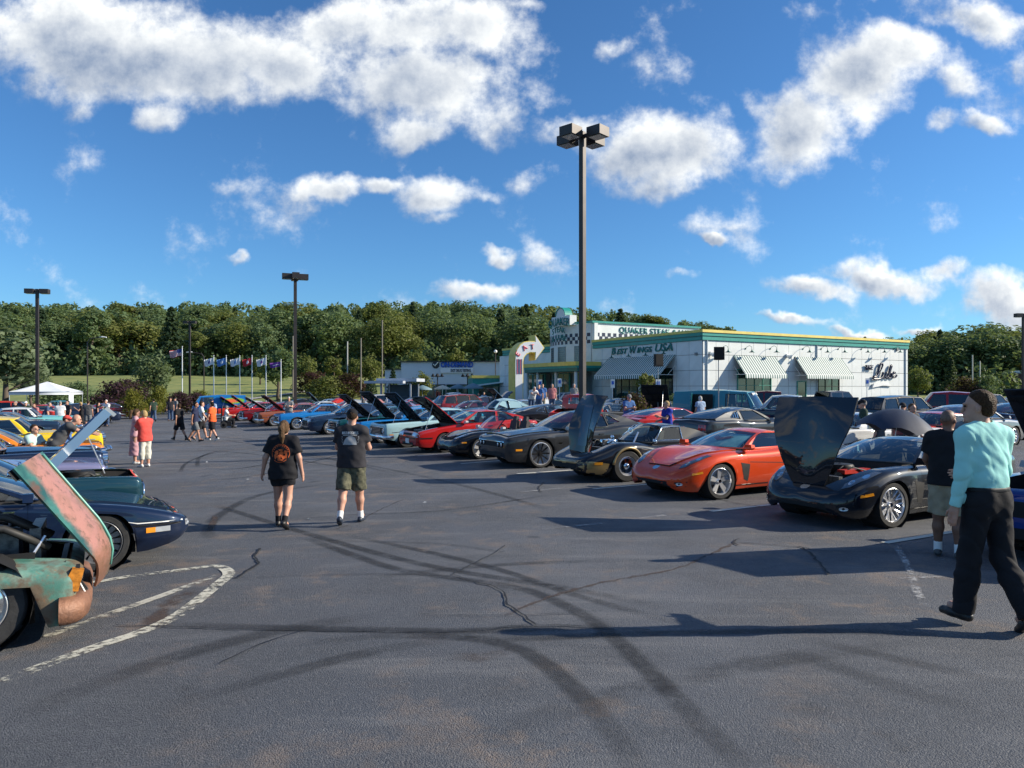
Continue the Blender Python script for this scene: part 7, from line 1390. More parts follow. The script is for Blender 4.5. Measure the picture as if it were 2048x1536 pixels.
def person_meshes(H, pose, of, vox, bulk, fem):
 J = skel(H, pose); k = J['k']; g = lambda *q: [np.array(J[i], float) for i in q]; m = lambda a, b, t: a + (b - a) * t
 allp = np.array([J[q] for q in J if isinstance(J[q], Vector) and not q.startswith('hd') and not q.startswith('toe')]); lo, hi = allp.min(0) - .26, allp.max(0) + .26; F = lambda: Field(lo, hi, vox)
 pel, waist, chest, neck, head = g('pel', 'waist', 'chest', 'neck', 'head'); bw = bulk; top, bot = of['top'][0], of['bottom'][0]; kids = []
 hy, hp = pose.get('head', (0, 0)); HM = Matrix.Rotation(R(hy), 3, 'Z') @ Matrix.Rotation(R(hp), 3, 'X'); hv = lambda x, y, z: head + np.array(HM @ Vector((x, y, z))) * k
 ex = np.array([1, 0, 0.])
 def torso(f, gr, kk=.05):
  f.cap(pel - ex * .05 * k, pel + ex * .05 * k, .125 * k * (1 + .10 * fem) * (1 + (bw - 1) * .7), .125 * k * (1 + .10 * fem) * (1 + (bw - 1) * .7), kk, .82, gr)
  f.cap(waist - ex * .035 * k, waist + ex * .035 * k, .118 * k * bw * (1 - .10 * fem), .118 * k * bw * (1 - .10 * fem), kk, .80 + .1 * (bw > 1.1), gr); f.cap(waist - ex * .03 * k + np.array([0, .02 * (bw - 1) * 8, 0]) * k, waist + ex * .03 * k + np.array([0, .02 * (bw - 1) * 8, 0]) * k, .10 * k * bw, .10 * k * bw, kk, .9, gr)
  f.cap(m(chest, waist, .15) - ex * .055 * k, m(chest, waist, .15) + ex * .055 * k, .125 * k * (1 + (bw - 1) * .8), .125 * k * (1 + (bw - 1) * .8), kk, .76, gr)
  f.cap(m(chest, neck, .62) - ex * .10 * k, m(chest, neck, .62) + ex * .10 * k, .082 * k * (1 + (bw - 1) * .5), .082 * k * (1 + (bw - 1) * .5), kk, .85, gr)
  f.cap(m(chest, neck, .3), neck, .085 * k, .058 * k, kk, .9, gr)
  for n in 'LR': f.cap(m(neck, g('sh' + n)[0], .35), g('sh' + n)[0], .055 * k, .058 * k * (1 + (bw - 1) * .5), kk, 1, gr)
 def arm(f, n, gr, frac=None, kk=.025, loose=0.0):
  sh, el, wr = g('sh' + n, 'el' + n, 'wr' + n); b2 = 1 + (bw - 1) * .6
  if frac is None or frac > 1:
   f.cap(sh, el, .050 * k * b2, .040 * k * b2, kk, 1, gr); f.cap(el, wr if frac is None else m(el, wr, frac - 1), .041 * k * b2, .027 * k, kk, 1, gr, 0.0 if frac else None)
  else: f.cap(sh, m(sh, el, frac), .052 * k * b2, .05 * k * b2 + loose, kk, 1, gr, .0)
 def leg(f, n, gr, frac=None, loose=0.0, kk=.03):
  hp_, kn, an = g('hip' + n, 'knee' + n, 'ank' + n); b2 = 1 + (bw - 1) * .6
  if frac is None or frac > 1:
   f.cap(hp_, kn, .085 * k * b2 * (1 + .06 * fem), .055 * k * b2 + loose * .4, kk, 1, gr)
   e = an if frac is None else m(kn, an, frac - 1); f.cap(kn, m(kn, e, .35), .053 * k * b2 + loose * .4, .056 * k * b2 + loose * .7, kk, 1, gr); f.cap(m(kn, e, .35), e, .056 * k * b2 + loose * .7, .036 * k + loose if frac is None else .045 * k + loose, kk, 1, gr, 0.0 if frac else None)
  else: f.cap(hp_, m(hp_, kn, frac), .092 * k * b2, .072 * k * b2 + loose, kk, 1, gr, 0.0)
 # the body itself: one skin
 f = F(); torso(f, -.006)
 for n in 'LR':
  arm(f, n, 0); leg(f, n, 0); wr = g('wr' + n)[0]; d = np.array(J['hd' + n]); s = -1 if n == 'L' else 1
  side = np.cross(d, np.array([1.0 * s, 0, 0])); side /= np.linalg.norm(side) + 1e-6; side = side if side[1] > 0 else -side; pn = np.cross(d, side)
  fr = max(.0088 * k, vox * .62); pal = wr + d * .085 * k; f.cap(wr, wr + d * .03 * k, .026 * k, .030 * k, .015); f.cap(wr + d * .03 * k - side * .018 * k, pal - side * .022 * k, .018 * k, .016 * k, .014); f.cap(wr + d * .03 * k + side * .018 * k, pal + side * .022 * k, .018 * k, .016 * k, .014)
  inw = np.array([-s, 0, 0.]) * .6 + np.array([0, .25, 0])
  for q, L_ in ((-.030, .060), (-.010, .072), (.011, .078), (.031, .070)):
   a0 = pal + side * q * k; dd = d * .93 + inw * .25; dd /= np.linalg.norm(dd); a1 = a0 + dd * L_ * .5 * k; d3 = d * .7 + inw * .7; d3 /= np.linalg.norm(d3); f.cap(a0 - d * .01, a1, fr, fr, .006); f.cap(a1, a1 + d3 * L_ * .5 * k, fr, fr * .85, .006)
  t0 = wr + d * .025 * k + side * .025 * k; td = d * .62 + side * .62 + inw * .25; td /= np.linalg.norm(td); f.cap(t0, t0 + td * .045 * k, fr * 1.25, fr * 1.1, .01); td2 = d * .85 + side * .25 + inw * .3; f.cap(t0 + td * .045 * k, t0 + td * .045 * k + td2 / np.linalg.norm(td2) * .032 * k, fr * 1.1, fr * .9, .006)
  an = g('ank' + n)[0]; f.cap(an, an + np.array(J['toe' + n]) * .5 * k, .036 * k, .03 * k, .02)
 f.cap(neck - np.array([0, 0, .03]) * k, hv(0, -.015, -.06), .054 * k * (1 + (bw - 1) * .5), .050 * k * (1 + (bw - 1) * .6), .03)
 rot = np.array(HM.transposed()); f.ell(hv(0, -.012, .025), np.array([.074, .094, .098]) * k, .02, rot=rot); f.ell(hv(0, .022, -.05), np.array([.056, .066, .066]) * k, .03, rot=rot); f.cap(hv(0, .075, -.088), hv(0, .06, -.09), .022 * k, .03 * k, .02)
 f.cap(hv(0, .092, .012), hv(0, .108, -.028), .009 * k, .014 * k, .012); f.cap(hv(-.02, .09, -.062), hv(.02, .09, -.062), .009 * k, .009 * k, .01)
 for s in (-1, 1): f.ell(hv(s * .079, -.008, -.012), np.array([.010, .020, .032]) * k, .008, rot=rot); f.cap(hv(s * .045, .082, .03), hv(s * .015, .092, .028), .010 * k, .010 * k, .015)
 body = f.mesh('person', SKIN['fair'])
 if vox < .02:
  for s in (-1, 1): mb = MB(); mb.lathe([(0, -.011), (.008, -.007), (.011, 0), (.008, .007), (0, .011)], 8, Matrix.Translation(Vector(hv(s * .032, .083, .012)))); kids.append(('eye', mb.mesh('eye', EYEM, 'all')))
 # clothes
 rs = np.random.default_rng(int(H * 1000) + int(bulk * 100)); ph = rs.uniform(0, 6, 6); amp = .0045 if vox < .012 else .003
 def folds(fd, am=amp):
  X, Y, Z = np.meshgrid(*fd.ax, indexing='ij', sparse=True)
  if top == 'long': r = lambda a: (1 - np.abs(np.sin(a))) ** 2.5; e1 = .5 + .5 * np.sin(Z * 8 + X * 6 + ph[0]); fd.d = fd.d + (.0085 * (r(X * 17 + Z * 9 + 1.6 * np.sin(Z * 7 + X * 4 + ph[1])) * e1 + r(X * 13 - Z * 15 + 1.8 * np.sin(Z * 6 + ph[2])) * (1 - e1) - .3) + .003 * np.sin(X * 52 + Z * 30 + 2 * np.sin(Z * 14)) * np.sin(Z * 21 + Y * 15)).astype(np.float32); return
  w = np.sin(X * 31 + Z * 17 + ph[0] + 2 * np.sin(Z * 9 + ph[1])) * np.sin(Y * 23 - Z * 22 + ph[2]) + .7 * np.sin(Z * 46 + X * 34 * np.sign(X) + ph[3] + 1.5 * np.sin(Y * 20)) * np.sin(X * 18 + ph[4]); fd.d = fd.d + (am * w).astype(np.float32)
 if top in ('tee', 'polo', 'long', 'tank', 'tunic', 'dress'):
  f = F(); gr = .016 if top != 'long' else .017; torso(f, gr, .055)
  if top in ('tunic', 'tee', 'polo', 'tank'):                 # hangs loose over the hips
   hz = pel + np.array([0, 0, -.05 if top != 'tunic' else -.12]) * k; f.cap(waist - ex * .045 * k, hz - ex * .05 * k, .115 * k * bw + .012, .122 * k * (1 + (bw - 1) * .85) * (1 + .08 * fem) + .022, .06, .86, 0); f.cap(waist + ex * .045 * k, hz + ex * .05 * k, .115 * k * bw + .012, .122 * k * (1 + (bw - 1) * .85) * (1 + .08 * fem) + .022, .06, .86, 0)
  if top == 'dress':
   kz = (g('kneeL')[0] + g('kneeR')[0]) / 2 + np.array([0, 0, -.12]) * k; f.cap(pel, kz, .15 * k * (1 + (bw - 1) * .7), .20 * k, .08, .9, 0)
  for n in 'LR':
   if top == 'long': arm(f, n, .013, 1.97, .03)
   elif top in ('tee', 'polo', 'tunic'): arm(f, n, .016, .62 if top != 'tunic' else .72, .035, .016)
   elif top == 'dress': arm(f, n, .012, .4, .03, .008)
  folds(f, amp if top != 'long' else amp * 1.7)
  hem = pel[2] + {'long': .03, 'tunic': -.12, 'dress': -9, 'tank': -.05}.get(top, -.055) * k
  if top == 'dress': hem = ((g('kneeL')[0] + g('kneeR')[0]) / 2)[2] - .12 * k
  hs = .05 * fem; arms_low = [g('wr' + n)[0] for n in 'LR']
  if top == 'long':                                            # keep the sleeves that hang below the hem
   f.clip(lambda X, Y, Z: np.minimum(hem - Z, -(np.abs(X) - .185 * k * max(1, bw * .93))))
  else: f.clip(lambda X, Y, Z: np.minimum(hem - Z + hs * np.sin(X * 9 + 1) * .2, -(np.abs(X) - .30 * k * max(1, bw * .93))))
  f.clip(lambda X, Y, Z: np.where(Z > neck[2] - .025 * k, .066 * k * (1 + (bw - 1) * .4) - np.sqrt((X - neck[0]) ** 2 + (Y - neck[1] - .012 * k) ** 2), -1))
  kids.append(('dress' if top == 'dress' else 'shirt', f.mesh('shirt', BLACK)))
 if bot in ('shorts', 'pants', 'capri', 'mini'):
  f = F(); gr = .014
  f.cap(pel - ex * .05 * k, pel + ex * .05 * k, .125 * k * (1 + .10 * fem) * (1 + (bw - 1) * .7), .125 * k * (1 + .10 * fem) * (1 + (bw - 1) * .7), .05, .84, gr); f.cap(pel + np.array([0, 0, .08]) * k - ex * .04 * k, pel + np.array([0, 0, .08]) * k + ex * .04 * k, .118 * k * bw, .118 * k * bw, .05, .82, gr * .4)
  for n in 'LR': leg(f, n, gr, {'shorts': .95, 'mini': .52, 'capri': 1.62, 'pants': 2.05}[bot], {'shorts': .022, 'mini': .016, 'capri': .012, 'pants': .018}[bot], .035)
  folds(f, amp * 1.3); tp = pel[2] + .115 * k; f.clip(lambda X, Y, Z: Z - tp); kids.append(('trousers' if bot in ('pants', 'capri') else 'shorts', f.mesh('trousers' if bot in ('pants', 'capri') else 'shorts', BLACK)))
  if of.get('belt'): f = F(); f.cap(pel + np.array([0, 0, .085]) * k - ex * .04 * k, pel + np.array([0, 0, .085]) * k + ex * .04 * k, .118 * k * bw + .012, .118 * k * bw + .012, .05, .82, gr * .4); b0, b1 = pel[2] + .085 * k, pel[2] + .12 * k; f.clip(lambda X, Y, Z: np.maximum(Z - b1, b0 - Z)); kids.append(('belt', f.mesh('belt', BLACK)))
 if bot == 'skirt':
  f = F(); kz = (g('kneeL')[0] + g('kneeR')[0]) / 2 + np.array([0, 0, -.22]) * k; f.cap(pel + np.array([0, 0, .1]) * k, kz, .125 * k, .19 * k, .05, .9, .012); folds(f, amp * 2); f.clip(lambda X, Y, Z: kz[2] - Z); kids.append(('skirt', f.mesh('skirt', BLACK)))
 for n in 'LR':
  f = F(); an = g('ank' + n)[0]; t = np.array(J['toe' + n]) * k; pt = R(J['pitch' + n]); up = np.array(rx((0, 0, 1), J['pitch' + n])); sole = an - up * .082 * k
  h0 = an - up * .045 * k - t * .18; f.cap(h0, an - up * .05 * k + t * .45, .038 * k, .042 * k, .02); f.cap(an - up * .05 * k + t * .4, an - up * .058 * k + t * .78, .042 * k, .034 * k, .02); f.cap(an + up * .0 * k, an - up * .04 * k, .044 * k, .042 * k, .02)
  f.clip(lambda X, Y, Z: -((X - sole[0]) * up[0] + (Y - sole[1]) * up[1] + (Z - sole[2]) * up[2])); f.clip(lambda X, Y, Z: ((X - an[0]) * up[0] + (Y - an[1]) * up[1] + (Z - an[2]) * up[2]) - .025 * k); kids.append(('shoe', f.mesh('shoe', BLACK)))
  if of.get('socks') and bot != 'pants': f = F(); kn = g('knee' + n)[0]; f.cap(an - up * .02, m(an, kn, .24), .042 * k, .043 * k, .01, 1, .004, 0.0); kids.append(('sock', f.mesh('sock', WHITE)))
 st = of.get('hair', ('none',))[0]
 if st != 'none':
  f = F()
  if st == 'stubble': f.ell(hv(0, -.014, .025), np.array([.0765, .097, .1]) * k, .01, rot=rot, cut=lambda X, Y, Z: (Y * .55 - Z) - .0 * k)
  else:
   f.ell(hv(0, -.018, .032), np.array([.083, .102, .104]) * k, .01, rot=rot, cut=lambda X, Y, Z: np.minimum((Y * .95 - Z) - .012 * k, 9) if st in ('short', 'crop', 'balding') else (Y * 1.1 - Z) - .045 * k)
   if st == 'short': f.ell(hv(0, -.045, -.02), np.array([.074, .065, .062]) * k, .02, rot=rot, cut=lambda X, Y, Z: Y - .02)
   if st in ('bob', 'pony', 'long'): f.ell(hv(0, -.04, -.015), np.array([.088, .075, .095]) * k, .03, rot=rot, cut=lambda X, Y, Z: Y - .045)
   if st == 'long': f.cap(hv(-.03, -.07, -.05), hv(-.03, -.10, -.22), .05 * k, .04 * k, .03); f.cap(hv(.03, -.07, -.05), hv(.03, -.10, -.22), .05 * k, .04 * k, .03)
   if st == 'pony': f.cap(hv(0, -.115, .05), hv(.01, -.165, .0), .034 * k, .05 * k, .02); f.cap(hv(.01, -.165, .0), hv(.02, -.165, -.13), .05 * k, .044 * k, .02); f.cap(hv(.02, -.165, -.13), hv(.022, -.15, -.24), .044 * k, .016 * k, .02)
  X, Y, Z = np.meshgrid(*f.ax, indexing='ij', sparse=True); f.d = f.d + (.0022 * np.sin(X * 130 + 3 * np.sin(Z * 30)) * np.sin(Y * 110 + Z * 25)).astype(np.float32); kids.append(('hair', f.mesh('hair', BLACK)))
 if 'cap' in of:
  f = F(); bk = of.get('capback', 1); f.ell(hv(0, -.012, .045), np.array([.088, .106, .092]) * k, .01, rot=rot, cut=lambda X, Y, Z: -Z - .012 * k);
  f.cap(hv(-.03, .075 * bk - .01, .036), hv(-.03, .165 * bk, .026), .042 * k, .036 * k, .01, 1); f.cap(hv(.03, .075 * bk - .01, .036), hv(.03, .165 * bk, .026), .042 * k, .036 * k, .01, 1)
  f.clip(lambda X, Y, Z: np.where(np.abs((Y - head[1])) > .105 * k, np.abs(Z - head[2] - .033 * k) - .010, -1)); kids.append(('cap', f.mesh('cap', BLACK)))
 return {'person': body, 'kids': kids, 'J': J}
def print_on(child, parent, polys, m, name, back=True):
 """Flat print laid on a garment: outlines (x, z) projected from behind."""
 me = child.data; bv = BVHTree.FromPolygons([v.co for v in me.vertices], [tuple(p.vertices) for p in me.polygons]); mb = MB(); sg_ = -1 if back else 1
 for poly in polys:
  pts = []
  for i in range(len(poly)):
   a, b = Vector(poly[i]), Vector(poly[(i + 1) % len(poly)]); q = max(1, int((b - a).length / .02)); pts += [a + (b - a) * t / q for t in range(q)]
  bm = bmesh.new(); vs = [bm.verts.new((p.x, p.y, 0)) for p in pts]
  for t in tessellate_polygon([[Vector((p.x, p.y, 0)) for p in pts]]):
   try: bm.faces.new([vs[i] for i in t])
   except ValueError: pass
  for _ in range(3):
   le = [e for e in bm.edges if e.calc_length() > .03 and not e.is_boundary]
   if le: bmesh.ops.subdivide_edges(bm, edges=le, cuts=1); bmesh.ops.triangulate(bm, faces=bm.faces)
  bm.verts.index_update(); out = []
  for v in bm.verts:
   h = bv.ray_cast(Vector((v.co.x, sg_ * 2, v.co.y)), Vector((0, -sg_, 0))); out.append((h[0] + Vector((0, sg_ * .004, 0))) if h[0] else Vector((v.co.x, 0, v.co.y)))
  mb.add(out, [tuple(v.index for v in f.verts) for f in bm.faces]); bm.free()
 return mb.build(name, m, parent, 'all')
STAND = dict(armL=(4, 9, 14, 0), armR=(2, 9, 12, 0)); WALK = dict(hipL=20, kneeL=6, footL=12, hipR=-14, kneeR=22, footR=-34, armL=(-16, 9, 14, 0), armR=(18, 9, 22, 0)); WALK2 = dict(hipL=-12, kneeL=20, footL=-30, hipR=18, kneeR=6, footR=10, armL=(16, 10, 22, 0), armR=(-14, 10, 12, 0))
HOLD = dict(armL=(25, 6, 78, 20), armR=(22, 6, 80, 20), head=(0, -18)); LEAN = dict(lean=38, hipL=-4, hipR=4, armL=(55, 5, 25, 0), armR=(60, 5, 20, 0), head=(0, -10)); CROSS = dict(armL=(22, 4, 95, 45), armR=(22, 4, 95, 45)); PHONE = dict(armL=(35, 4, 95, 25), armR=(4, 9, 12, 0), head=(0, -20)); SIT = dict(hipL=85, kneeL=85, footL=0, hipR=85, kneeR=85, footR=0, seat=.52, armL=(35, 6, 50, 10), armR=(35, 6, 50, 10))
# ================================================================== the cars
def P_(r, g, b, f=.0): return paint((r, g, b), f)
COLS = dict(black=P_(.006, .008, .013), orange=P_(.62, .060, .012, .15), navy=P_(.007, .016, .045, .3), char=P_(.028, .030, .034, .4), red=P_(.40, .012, .012), maroon=P_(.16, .008, .014, .2), paleblue=P_(.34, .52, .56), blue=P_(.01, .17, .48, .2), teal=P_(.006, .065, .080, .3), dkblue=P_(.012, .030, .070, .3), cyan=P_(.02, .34, .58, .1), brown=P_(.30, .09, .045, .3), white=P_(.62, .63, .62),
   silver=P_(.42, .45, .48, .5), yellow=P_(.72, .50, .015), amber=P_(.66, .20, .012), turq=P_(.16, .46, .46), green=P_(.008, .040, .060, .2), steel=P_(.16, .27, .42, .2), pink=P_(.50, .22, .22), vred=P_(.52, .03, .015), rblue=P_(.008, .035, .20, .2), vteal=P_(.03, .20, .25), grey=P_(.13, .14, .15, .4), tan=P_(.34, .30, .24), lav=P_(.20, .20, .34, .3), gold=P_(.30, .22, .10, .4))
def nose_at(kd, nose, deg, color, label, hood=0, roof=None, group='cars parked in the right-hand front row', name='car', **kw):
 c = kind(kd, globals()[kd]); f = Vector((math.cos(R(deg)), math.sin(R(deg)), 0)); loc = Vector((nose[0], nose[1], 0)) - f * c.x1
 return c, c.spawn(name, loc, R(deg), {'paint': COLS[color], 'roof': COLS[roof or color]}, label, 'car', group, hood, **kw)
def rowp(t, s=0.0): p = NOSE0 + ROW * t + DRV * s; return (p.x, p.y)
def eng(c, e, **kw):                      # engine parts for an open bonnet
 n0 = len(c.parts); c.engine(**kw); objs = []
 for nm, me, par, lc, rt, key in c.parts[n0:]: objs.append(link_mesh(nm, me, e if par < 0 else objs[par - n0], lc, rt))
 del c.parts[n0:]
c, e = nose_at('MFAST', rowp(-3.2, -.1), 209, 'rblue', 'blue muscle car at the right edge with its bonnet raised', 50, name='muscle_car'); eng(c, e, z=.62)
c, e = nose_at('C6', rowp(0), 209, 'black', 'black sports car with wide bonnet standing upright and chrome multi-spoke wheels', 69, name='sports_car'); eng(c, e, z=.60, red=True)
tm, rm = wheel_meshes('multi', .335, .27)
for ch in e.children:
 if ch.name.startswith('wheel'):
  for q in ch.children: q.data = rm
c, e = nose_at('C6', rowp(3.28), 209, 'orange', 'burnt orange sports car with chrome five-spoke wheels and sunshade', 0, name='sports_car')
SHADE = mat('sunshade', (.30, .62, .70), .5, var=.25, scale=5, col2=(.18, .42, .52)); mb = MB(); mb.grid(lambda u, v: c.WS((u * 2 - 1) * .80, .12 + .72 * v) + Vector((-.06, 0, -.03)), 10, 5); mb.build('sunshade', SHADE, e, 'all')
mb = MB(); Wp = lambda u, v: c.WS(u, v) + Vector((-.045, 0, -.022))
for sg in (1, -1):
 q = [Wp(-.02 * sg, .38), Wp(sg * .30, .50), Wp(sg * .42, .62), Wp(sg * .26, .64), Wp(sg * .02, .56)]; mb.add(q, [(0, 1, 2, 3, 4)])
mb.build('flag_print', mat('sunshade_print', (.20, .035, .03), .5), e)
c, e = nose_at('C3', rowp(6.1), 209, 'black', 'black and gold classic sports car with narrow bonnet tipped forward', 66, name='sports_car'); eng(c, e, z=.62, chrome=True); C3H = c.last[c.hood_i]
HG = mat('gold_hood_stripe', (.36, .25, .11), .35, .4, .6); b_ = MB()
hx = c.sp['xh1']; topz = lambda x, y: c.hit('top', x, y) - c.top(hx)
def hstrip(y0, y1, xa, xb, m_, nm, off=.006):
 b_ = MB(); b_.grid(lambda u, v: Vector((xa + (xb - xa) * u - hx, y0 + (y1 - y0) * v, topz(xa + (xb - xa) * u, y0 + (y1 - y0) * v) + off)), 10, 2); b_.build(nm, m_, C3H, 'all')
for sg in (1, -1): hstrip(sg * .20, sg * .215, .62, 1.78, STEEL, 'hood_stripe')
hstrip(-.17, .17, .60, .78, HG, 'hood_emblem'); hstrip(-.17, .17, .80, 1.72, COLS['navy'], 'hood_bulge', .03)
b_ = MB(); b_.tube([(.75, .36, .70), (.55, .36, 1.05)], .02, 6); b_.build('hood_prop', STEEL, e)
nose_at('CHALL', rowp(9.45), 209, 'char', 'charcoal muscle car with large black wheels and twin grille lamps', name='muscle_car')
nose_at('MIATA', rowp(12.35), 209, 'black', 'small black open roadster between the charcoal and red cars', name='roadster')
c, e = nose_at('FOX', rowp(15.1), 209, 'red', 'red hatchback coupe with its bonnet propped open', 47, name='coupe'); eng(c, e, z=.62)
c, e = nose_at('FALCON', rowp(17.95), 209, 'paleblue', 'pale blue vintage sedan with chrome bar grille and open bonnet', 48, over={'hood': COLS['dkblue']}); eng(c, e, z=.66)
c, e = nose_at('CLASSIC', rowp(20.7), 209, 'blue', 'bright blue classic coupe behind the walking man, bonnet open', 47, over={'hood': HUND}); eng(c, e, z=.66)
c, e = nose_at('STACK', rowp(23.4), 209, 'teal', 'dark teal vintage car with stacked headlamps and open bonnet', 42, over={'hood': HUND}); eng(c, e, z=.66)
nose_at('SEDAN', rowp(28.0), 209, 'dkblue', 'modern dark blue sedan parked between older cars', name='sedan')
nose_at('CLASSIC', rowp(34.0), 209, 'blue', 'sky blue muscle car with closed bonnet and mag wheels', name='muscle_car')
c, e = nose_at('CLASSIC', rowp(39.5), 209, 'brown', 'copper brown classic coupe with dark red open bonnet', 42, over={'hood': COLS['maroon']}); eng(c, e)
c, e = nose_at('STACK', rowp(44.5), 209, 'maroon', 'dark maroon classic with wide chrome grille and white-edged open bonnet', 36, over={'hood': COLS['silver']}); eng(c, e)
c, e = nose_at('CLASSIC', rowp(50.5), 209, 'red', 'bright red classic with open bonnet near the painted van', 42); eng(c, e)
nose_at('CLASSIC', rowp(55.5), 209, 'vred', 'red car farthest along the right-hand front row', 38)
# left-hand row, noses to the right
LG = 'cars parked in the left-hand row'
nose_at('C4', (-4.28, 9.35), 31, 'navy', 'dark navy wedge-nosed sports car next to the rusty truck', group=LG, name='sports_car')
GREENC = var(FALCON, xh0=1.02, gh=var(CLASSIC['gh'], A=(.95, .97)), extra=lambda s: (ex_falcon(s), None)[1]); c, e = nose_at('GREENC', (-5.65, 10.9), 31, 'green', 'dark green vintage car with chrome edges and blue-grey bonnet raised high', 47, group=LG, over={'hood': COLS['steel']}); eng(c, e, z=.68); hq = c.last[c.hood_i]; l_ = c.sp['xh1'] - c.sp['xh0']; b_ = MB(); b_.box((l_ * .5, -.70, -.075), (l_, .03, .12)); b_.box((l_ * .5, .70, -.075), (l_, .03, .12)); b_.build('hood_edge', COLS['steel'], hq); b_ = MB(); b_.box((l_ + .02, 0, -.10), (.05, 1.42, .16)); b_.build('hood_lip', COLS['silver'], hq)
nose_at('CLASSIC', (-7.45, 13.2), 31, 'lav', 'lavender-blue classic car nose beyond the dark green one', 0, group=LG)
nose_at('FIFTY', (-8.45, 14.9), 31, 'navy', 'glossy navy vintage car with heavy chrome bumper', 0, group=LG)
nose_at('CLASSIC', (-10.55, 18.6), 31, 'amber', 'orange vintage coupe beside the yellow car', 0, group=LG)
nose_at('FIFTY', (-12.5, 22.0), 31, 'yellow', 'yellow vintage car with yellow roof in the left row', 0, group=LG)
nose_at('FIFTY', (-23.9, 39.6), 31, 'turq', 'turquoise vintage car among the standing people', 0, roof='white', group=LG)
nose_at('CLASSIC', (-22.6, 36.0), 31, 'dkblue', 'dark blue car partly hidden behind the yellow roof', 0, group=LG)
FG = 'cars parked in the rows behind'
def far(kd, px, Y, deg, color, label, roof=None, hood=0, name='car', skip=('seat', 'steering_wheel', 'door_handle'), dz=0, **kw):
 c = kind(kd, globals()[kd]); p = at(px, Y); e = c.spawn(name, (p.x, p.y, 0), R(deg), {'paint': COLS[color], 'roof': COLS[roof or color]}, label, 'car' if name not in ('pickup', 'van') else ('truck' if name == 'pickup' else 'van'), FG, hood, skip=skip, **kw)
 if dz: e.matrix_world = Matrix.Translation((0, 0, dz)) @ e.matrix_world
 return e
far('SUV', 30, 47, 31, 'vred', 'orange-red boxy off-roader at the far left edge', name='off_roader'); far('CLASSIC', 98, 53, 31, 'red', 'red car behind the man in the pale shirt'); far('FIFTY', 128, 60, 31, 'dkblue', 'dark blue vintage car with teal roof near the tent', roof='vteal'); far('SEDAN', 165, 52, 31, 'navy', 'navy sedan behind the group of standing people', name='sedan'); far('FASTB', 226, 60, 31, 'maroon', 'maroon car at the end of the left row near the golden shrub'); far('CLASSIC', 20, 36, 31, 'grey', 'grey car at the left edge beyond the yellow roof')
far('VAN', 440, 60, 204, 'blue', 'blue and green painted van below the flags', name='van'); VANB = [o for o in COL.objects if o.get('label') == 'blue and green painted van below the flags'][0]
far('MFAST', 1478, 25.0, 30, 'char', 'dark grey fastback with louvred rear window behind the orange car', name='fastback', skip=()); far('FASTB', 1345, 27.8, 30, 'red', 'red fastback coupe behind the boy in blue', name='fastback', skip=()); far('FASTB', 1105, 33, 24, 'black', 'black fastback with chrome window trim behind the roadster', name='fastback', skip=())
far('FORTY', 1000, 37, 200, 'dkblue', 'vintage car with rounded pale blue roof', roof='paleblue', skip=()); far('FASTB', 862, 34.5, 30, 'cyan', 'bright cyan fastback behind the pale blue sedan', name='fastback', skip=()); far('CLASSIC', 940, 43, 210, 'char', 'dark convertible with tan soft top', roof='tan'); far('HOTROD', 1163, 31, 62, 'vred', 'red vintage hot rod cab seen from behind', name='hot_rod', skip=(), dz=.15)
far('SEDAN', 1245, 43, 30, 'dkblue', 'dark blue sedan behind the upright gold-striped bonnet', name='sedan'); far('SUV', 935, 49, 30, 'maroon', 'maroon utility car left of the arrow sign', name='suv'); far('CLASSIC', 1318, 39, 250, 'black', 'black car with dark bonnet raised before the awning windows', hood=58); far('SEDAN', 1100, 47, 30, 'silver', 'silver car behind the onlookers at the entrance', name='sedan')
far('VAN', 1440, 34.5, -33, 'vteal', 'old teal van with open side door and white lettering', name='van', skip=()); TEALV = [o for o in COL.objects if o.get('label') == 'old teal van with open side door and white lettering'][0]
far('CREW', 1530, 47, 160, 'maroon', 'maroon pickup right of the teal van', name='pickup'); far('PICK', 1580, 32, 151, 'silver', 'silver-roofed two-tone pickup with sliding rear window', name='pickup', over={'door': COLS['navy'], 'body': COLS['navy'], 'hood': COLS['steel']}, skip=()); far('SEDAN', 1690, 36, 165, 'black', 'black sedan behind the raised black bonnet', name='sedan'); far('CREW', 1668, 50, 20, 'navy', 'dark navy crew-cab pickup before the sunlit wall', name='pickup'); far('SEDAN', 1790, 48, 20, 'grey', 'grey sedan left of the red pickup', name='sedan')
far('CREW', 1895, 37, 152, 'red', 'red crew-cab pickup behind the two men at right', name='pickup', skip=()); far('SUV', 1975, 46, 20, 'navy', 'navy suv right of the red pickup', name='suv'); far('PICK', 2050, 50, 160, 'vred', 'red pickup at the far right edge', name='pickup'); far('SUV', 1808, 33, 20, 'black', 'black boxy vehicle with white window trim behind the man in pink', name='suv'); far('FASTB', 1862, 22, 205, 'vred', 'red coupe behind the dark umbrella', skip=()); far('CLASSIC', 1735, 20.5, 25, 'white', 'white car behind the upright black bonnet', skip=()); far('SEDAN', 2045, 30, 30, 'navy', 'dark blue car behind the teal-shirted man', name='sedan')
